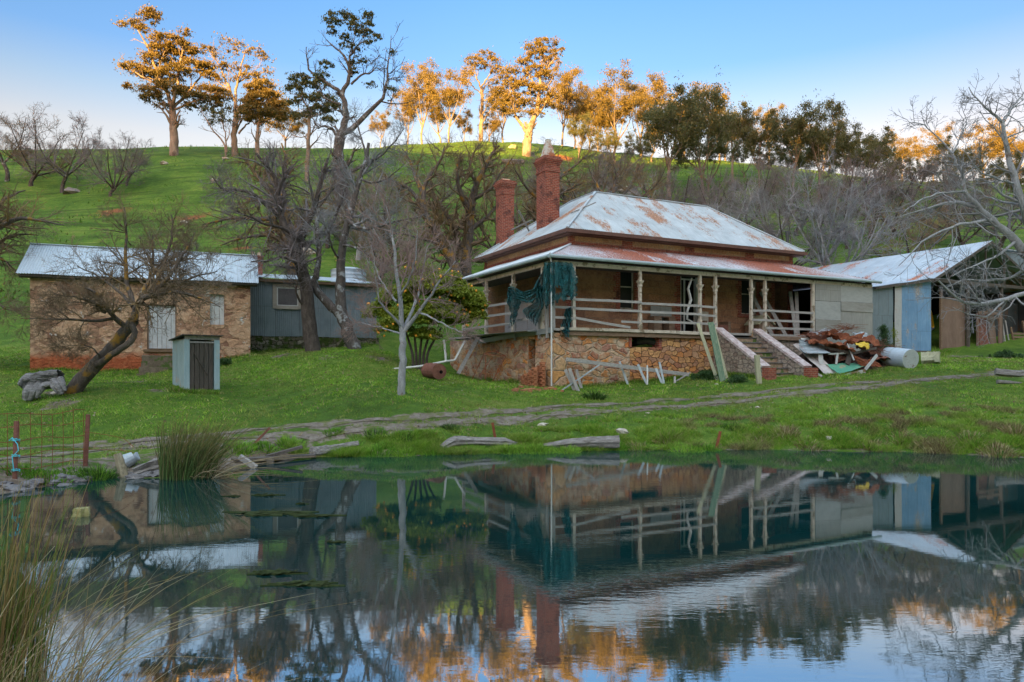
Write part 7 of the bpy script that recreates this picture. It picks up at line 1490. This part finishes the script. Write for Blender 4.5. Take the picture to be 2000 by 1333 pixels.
def bush(name, label, u, v, w, h, n, size, mat_, cat, d=None, per=1.6, seed=5):
    b = hit(u, v) if d is None else G(u, d); k = b.y/F; T = thing(name, label, cat, b); g = np.random.default_rng(seed)
    cs = [b+Vector((g.normal()*.33*w*k*(1-.6*t), g.normal()*.3*w*k*(1-.6*t), t*h*k)) for t in g.uniform(.03, .95, int(w*h/18*per))]; foliage(cs, [(.13, .13, .13)]*len(cs), n, size, seed, mat_, T, asp=.35, droop=-.3)
    m = MB(); m.tube([b-Vector((0, 0, .1)), b+Vector((0, 0, h*k*.6))], [.03, .01], 6); m.build('trunk', M_bark_dark, T); return T
bush('cypress_shrub', 'upright dark green shrub between the homestead end and the blue iron bay', 1726, 690, 24, 66, 40, .035, M_shrub, 'shrub', d=34.5)
bush('creeper_bush', 'thin brownish creeper beside the upright shrub', 1746, 690, 14, 60, 16, .03, M_citrus, 'shrub', d=34.9, per=.8, seed=9)
bush('weed_bush', 'low dark leafy weeds where the base meets the stair wall', 1385, 742, 60, 16, 46, .05, M_shrub, 'weeds', seed=6, per=1.2)
bush('weed_bush', 'small leafy weeds at the foot of the left stair wall', 1440, 746, 40, 10, 40, .045, M_shrub, 'weeds', seed=7)
bush('weed_bush', 'leafy weeds on the grass in front of the barn opening', 1965, 700, 50, 12, 40, .06, M_shrub, 'weeds', seed=8)
bush('weed_bush', 'dark weeds at the right foot of the cottage wall', 440, 712, 40, 8, 40, .05, M_shrub, 'weeds', seed=10)

# ================================================================== TUFTS, RUSHES AND REEDS
tuft('strap_leaf_clump', 'dark strap leaved clump in the grass before the house corner', 1160, 780, 160, .42, .34, .016, DG, 'plant', lean=1.0)
for i, (u, v, n, h, sp, cols, l) in enumerate(((1050, 884, 420, .26, .42, YG, 'bright yellow green tuft at the water left of the thick log'), (1000, 884, 300, .22, .35, YG, 'bright tuft under the leaning rusty stake'), (925, 884, 380, .24, .42, YG, 'bright tuft before the pale half buried log'), (1105, 886, 340, .24, .36, YG, 'bright tuft left end of the thick log'),
      (735, 886, 380, .24, .45, GR, 'round green tuft by the brown curved log'), (690, 880, 300, .20, .35, GR, 'small green tuft left of the round one'), (850, 886, 260, .22, .3, GR, 'green tuft left of the pale half buried log'), (570, 872, 300, .26, .35, YG, 'yellow green tuft on the bank right of the rushes'), (470, 880, 260, .26, .35, YG, 'yellow green tuft right behind the big rushes'),
      (190, 935, 380, .36, .32, DG+GR, 'dark green grass clump on the left shore beside the stake'), (95, 934, 280, .16, .40, GR, 'low moss green mound on the left shore'), (150, 930, 240, .14, .35, GR, 'low green mound left of the dark clump'), (1205, 882, 240, .22, .3, GR, 'green tuft at the right end of the thick log'), (1340, 884, 320, .24, .45, YG, 'bright tuft left of the tilted dark stake'), (790, 886, 240, .2, .32, YG, 'small bright tuft right of the round one'), (650, 846, 180, .18, .25, GR, 'tuft beside the track above the bank'), (735, 852, 240, .22, .3, DG+GR, 'dark tuft on the bank below the track'), (790, 858, 200, .2, .3, DG+GR, 'second dark tuft on the bank right of the first'), (45, 925, 200, .2, .3, GR, 'green tuft beside the roped stake'), (520, 878, 200, .2, .3, GR, 'green tuft just behind the jetty plank'))):
    tuft('grass_tuft', l, u, v, n, h, sp, .008, cols, lean=.7, grp='tufts along the pond edge')
SG = [(.34, .28, .13), (.24, .17, .08), (.44, .38, .22), (.16, .20, .04), (.14, .09, .05)]
for i, (u, v, n, h, sp, cols, l) in enumerate(((1300, 862, 240, .26, .34, SG, 'dead brown tussock on the bank left of the tilted stake'), (1480, 868, 260, .24, .40, SG, 'dead straw tussock at the water right of the tilted stake'), (1535, 850, 260, .28, .36, SG, 'brown tussock midway up the right bank'), (1580, 872, 220, .22, .36, SG+GR, 'mixed tussock at the waterline under the brown one'),
      (1650, 866, 240, .24, .36, GR, 'green tussock on the right bank between dead ones'), (1700, 876, 300, .26, .46, SG, 'wide straw tussock at the waterline on the right'), (1760, 862, 240, .26, .34, SG+YG, 'yellowing tussock above the wide straw one'), (1830, 880, 320, .28, .46, SG, 'big dead tussock at the waterline near the right edge'), (1890, 864, 260, .30, .36, SG+GR, 'tall mixed tussock on the bank near the right edge'), (1950, 884, 300, .28, .42, SG, 'ragged dead tussock at the lower right bank'), (1985, 850, 220, .34, .30, SG, 'tall dry tussock against the right edge of the bank'),
      (1430, 836, 180, .20, .30, DG+GR, 'small dark tussock high on the bank'), (1620, 830, 180, .18, .30, SG, 'small dead tussock high on the right bank'), (1380, 880, 260, .26, .34, GR, 'green tussock overhanging the water by the tilted stake'), (1250, 884, 260, .24, .36, GR+SG, 'mixed tussock overhanging the water right of the thick log'), (1800, 820, 160, .16, .30, SG, 'thin dead tussock on the upper right grass'), (1150, 832, 180, .16, .28, GR, 'low tussock above the thick log'), (880, 838, 180, .18, .28, DG, 'dark tussock between track and pale log'))):
    tuft('bank_tussock', l, u, v, n, h, sp, .008, cols, cat='tussock', lean=.9, grp='tussocks on the far bank')
def rush(name, label, c, n, h, sp, lean_, dirx, seed, r=.006, cols=None, wild=.25, kind=None, cat='rushes', ns=6):
    g = np.random.default_rng(seed); a = g.uniform(0, 6.28, n); rr = sp*np.sqrt(g.uniform(0, 1, n)); x = c.x+rr*np.cos(a); y = c.y+rr*np.sin(a)*.7; z = np.maximum(gza(x, y), -.08)-.03
    hh = h*g.uniform(.45, 1.08, n); out = np.stack([np.cos(a)*(rr/sp)*.5+dirx, np.sin(a)*(rr/sp)*.4, 0*a], -1)+np.concatenate([g.normal(size=(n, 2))*wild, np.zeros((n, 1))], 1)
    t = np.linspace(0, 1, ns)[None, :, None]; L = hh[:, None, None]; le = (lean_*g.uniform(.3, 1.5, n))[:, None, None]
    Pn = np.stack([x, y, z], -1)[:, None, :]+np.array([0, 0, 1.])*L*(t-.30*t**2*np.minimum(le, 1.6)**1.5)+out[:, None, :]*L*le*(t*.35+.65*t**2)
    Rn = (r*g.uniform(.6, 1.2, n))[:, None]*np.linspace(1, .22, ns)[None, :]; V_, Q_ = tubes(Pn, Rn, 4); me = mesh_np(name, V_-np.array(c), Q_, smooth=True, uv=False)
    pal = np.array(cols); pick = g.integers(0, len(pal), n); c0 = pal[pick]*g.uniform(.7, 1.3, (n, 1)); tipc = np.array([.34, .22, .08]); tt = np.linspace(0, 1, ns)[None, :, None]**2*g.uniform(0, .9, (n, 1, 1))
    cv = c0[:, None, :]*(1-tt)+tipc*tt; cv = np.repeat(cv[:, :, None, :], 4, 2).reshape(-1, 3); cv = np.concatenate([cv, np.ones((len(cv), 1))], 1)
    k = me.attributes.new('Col', 'FLOAT_COLOR', 'POINT'); k.data.foreach_set('color', cv.astype(np.float32).ravel())
    o = link(name, me, M_grass, None, c); ORG[o] = c; return settag(o, label, cat, None, kind)
c = P(362, 934, 13.9); c.z = 0
rush('rush_clump', 'tall dense clump of green rushes leaning right in the shallows', c, 620, 1.38, .50, .55, .55, 1, .009, [(.05, .10, .03), (.07, .14, .04), (.10, .17, .05), (.18, .18, .08)])
c = P(395, 932, 14.0); c.z = 0
rush('rush_clump', 'bent straw coloured rushes at the foot of the tall green clump', c, 90, .9, .40, 1.25, .7, 2, .008, [(.34, .27, .16), (.42, .36, .24), (.25, .18, .10)], .5)
RC = [(.07, .14, .03), (.11, .20, .04), (.22, .24, .07), (.38, .30, .13), (.30, .20, .09), (.14, .19, .05)]
DC = [(.42, .33, .20), (.34, .24, .13), (.48, .40, .28), (.24, .17, .09)]
RC = [(.10, .17, .03), (.15, .24, .05), (.30, .30, .09), (.46, .36, .16), (.38, .25, .11), (.20, .26, .06)]
DC = [(.52, .41, .25), (.42, .30, .16), (.56, .47, .33), (.30, .21, .11)]
c = Vector((-3.75, 4.75, .05)); o = rush('reed_bed', 'dense green and straw reeds filling the lower left foreground', c, 560, 1.42, .56, .32, .15, 3, .0058, RC, .22, 'stuff', ns=7); del o['category']
c = Vector((-3.25, 4.55, .02)); o = rush('reed_bed', 'brown dead reed stems arching right over the water in the foreground', c, 190, 1.05, .55, .75, .70, 4, .0040, DC+[(.22, .26, .08)], .42, 'stuff', ns=7); del o['category']
c = Vector((-2.7, 4.35, .0)); o = rush('reed_bed', 'thin short straw stems along the bottom edge of the picture', c, 240, .56, .60, .7, .45, 5, .0033, DC, .5, 'stuff', ns=6); del o['category']

g = np.random.default_rng(77)
HILLR = ('pale half buried rock on the hillside above the cottage', 'small pale rock high on the open slope', 'weathered rock on the slope between gums and orchard trees', 'flat rock below the lone golden gum', 'rock on the crest by the forked gum', 'lone rock on the slope left of the big chimney', 'pale rock on the slope above the outbuilding', 'rounded rock among the hillside bare trees', 'small rock on the right slope above the barn', 'rock near the ridge under the golden gums')
for i, (u, d) in enumerate(((300, 60), (420, 86), (360, 72), (320, 98), (440, 101), (900, 96), (600, 60), (1180, 78), (1760, 78), (1000, 124))): rock('hill_rock', HILLR[i], G(u, d), g.uniform(.35, .8), M_pale, 300+i, 'rock')
N = 26000; d = g.uniform(42, 135, N); u = g.uniform(-40, 2040, N); x = (u-1000)/F*d; k = vnoise(x, d*1.5, .35, 81)+.5*vnoise(x, d, 1.3, 82); q = k > .12+.25*g.uniform(size=N); x, d, u = x[q], d[q], u[q]; N = len(x)
o = link('hill_tussocks', blades(x, d, g.uniform(.10, .38, N), g.uniform(.06, .22, N), np.full(N, .5), np.clip(colpick(N, (3, 2, 6, 2, 1.5, 1.5, .8), g)*.75, .01, .6), 'hill_tussocks', g), M_grass); settag(o, 'coarse tussocks scattered over the hillside pasture', kind='stuff')
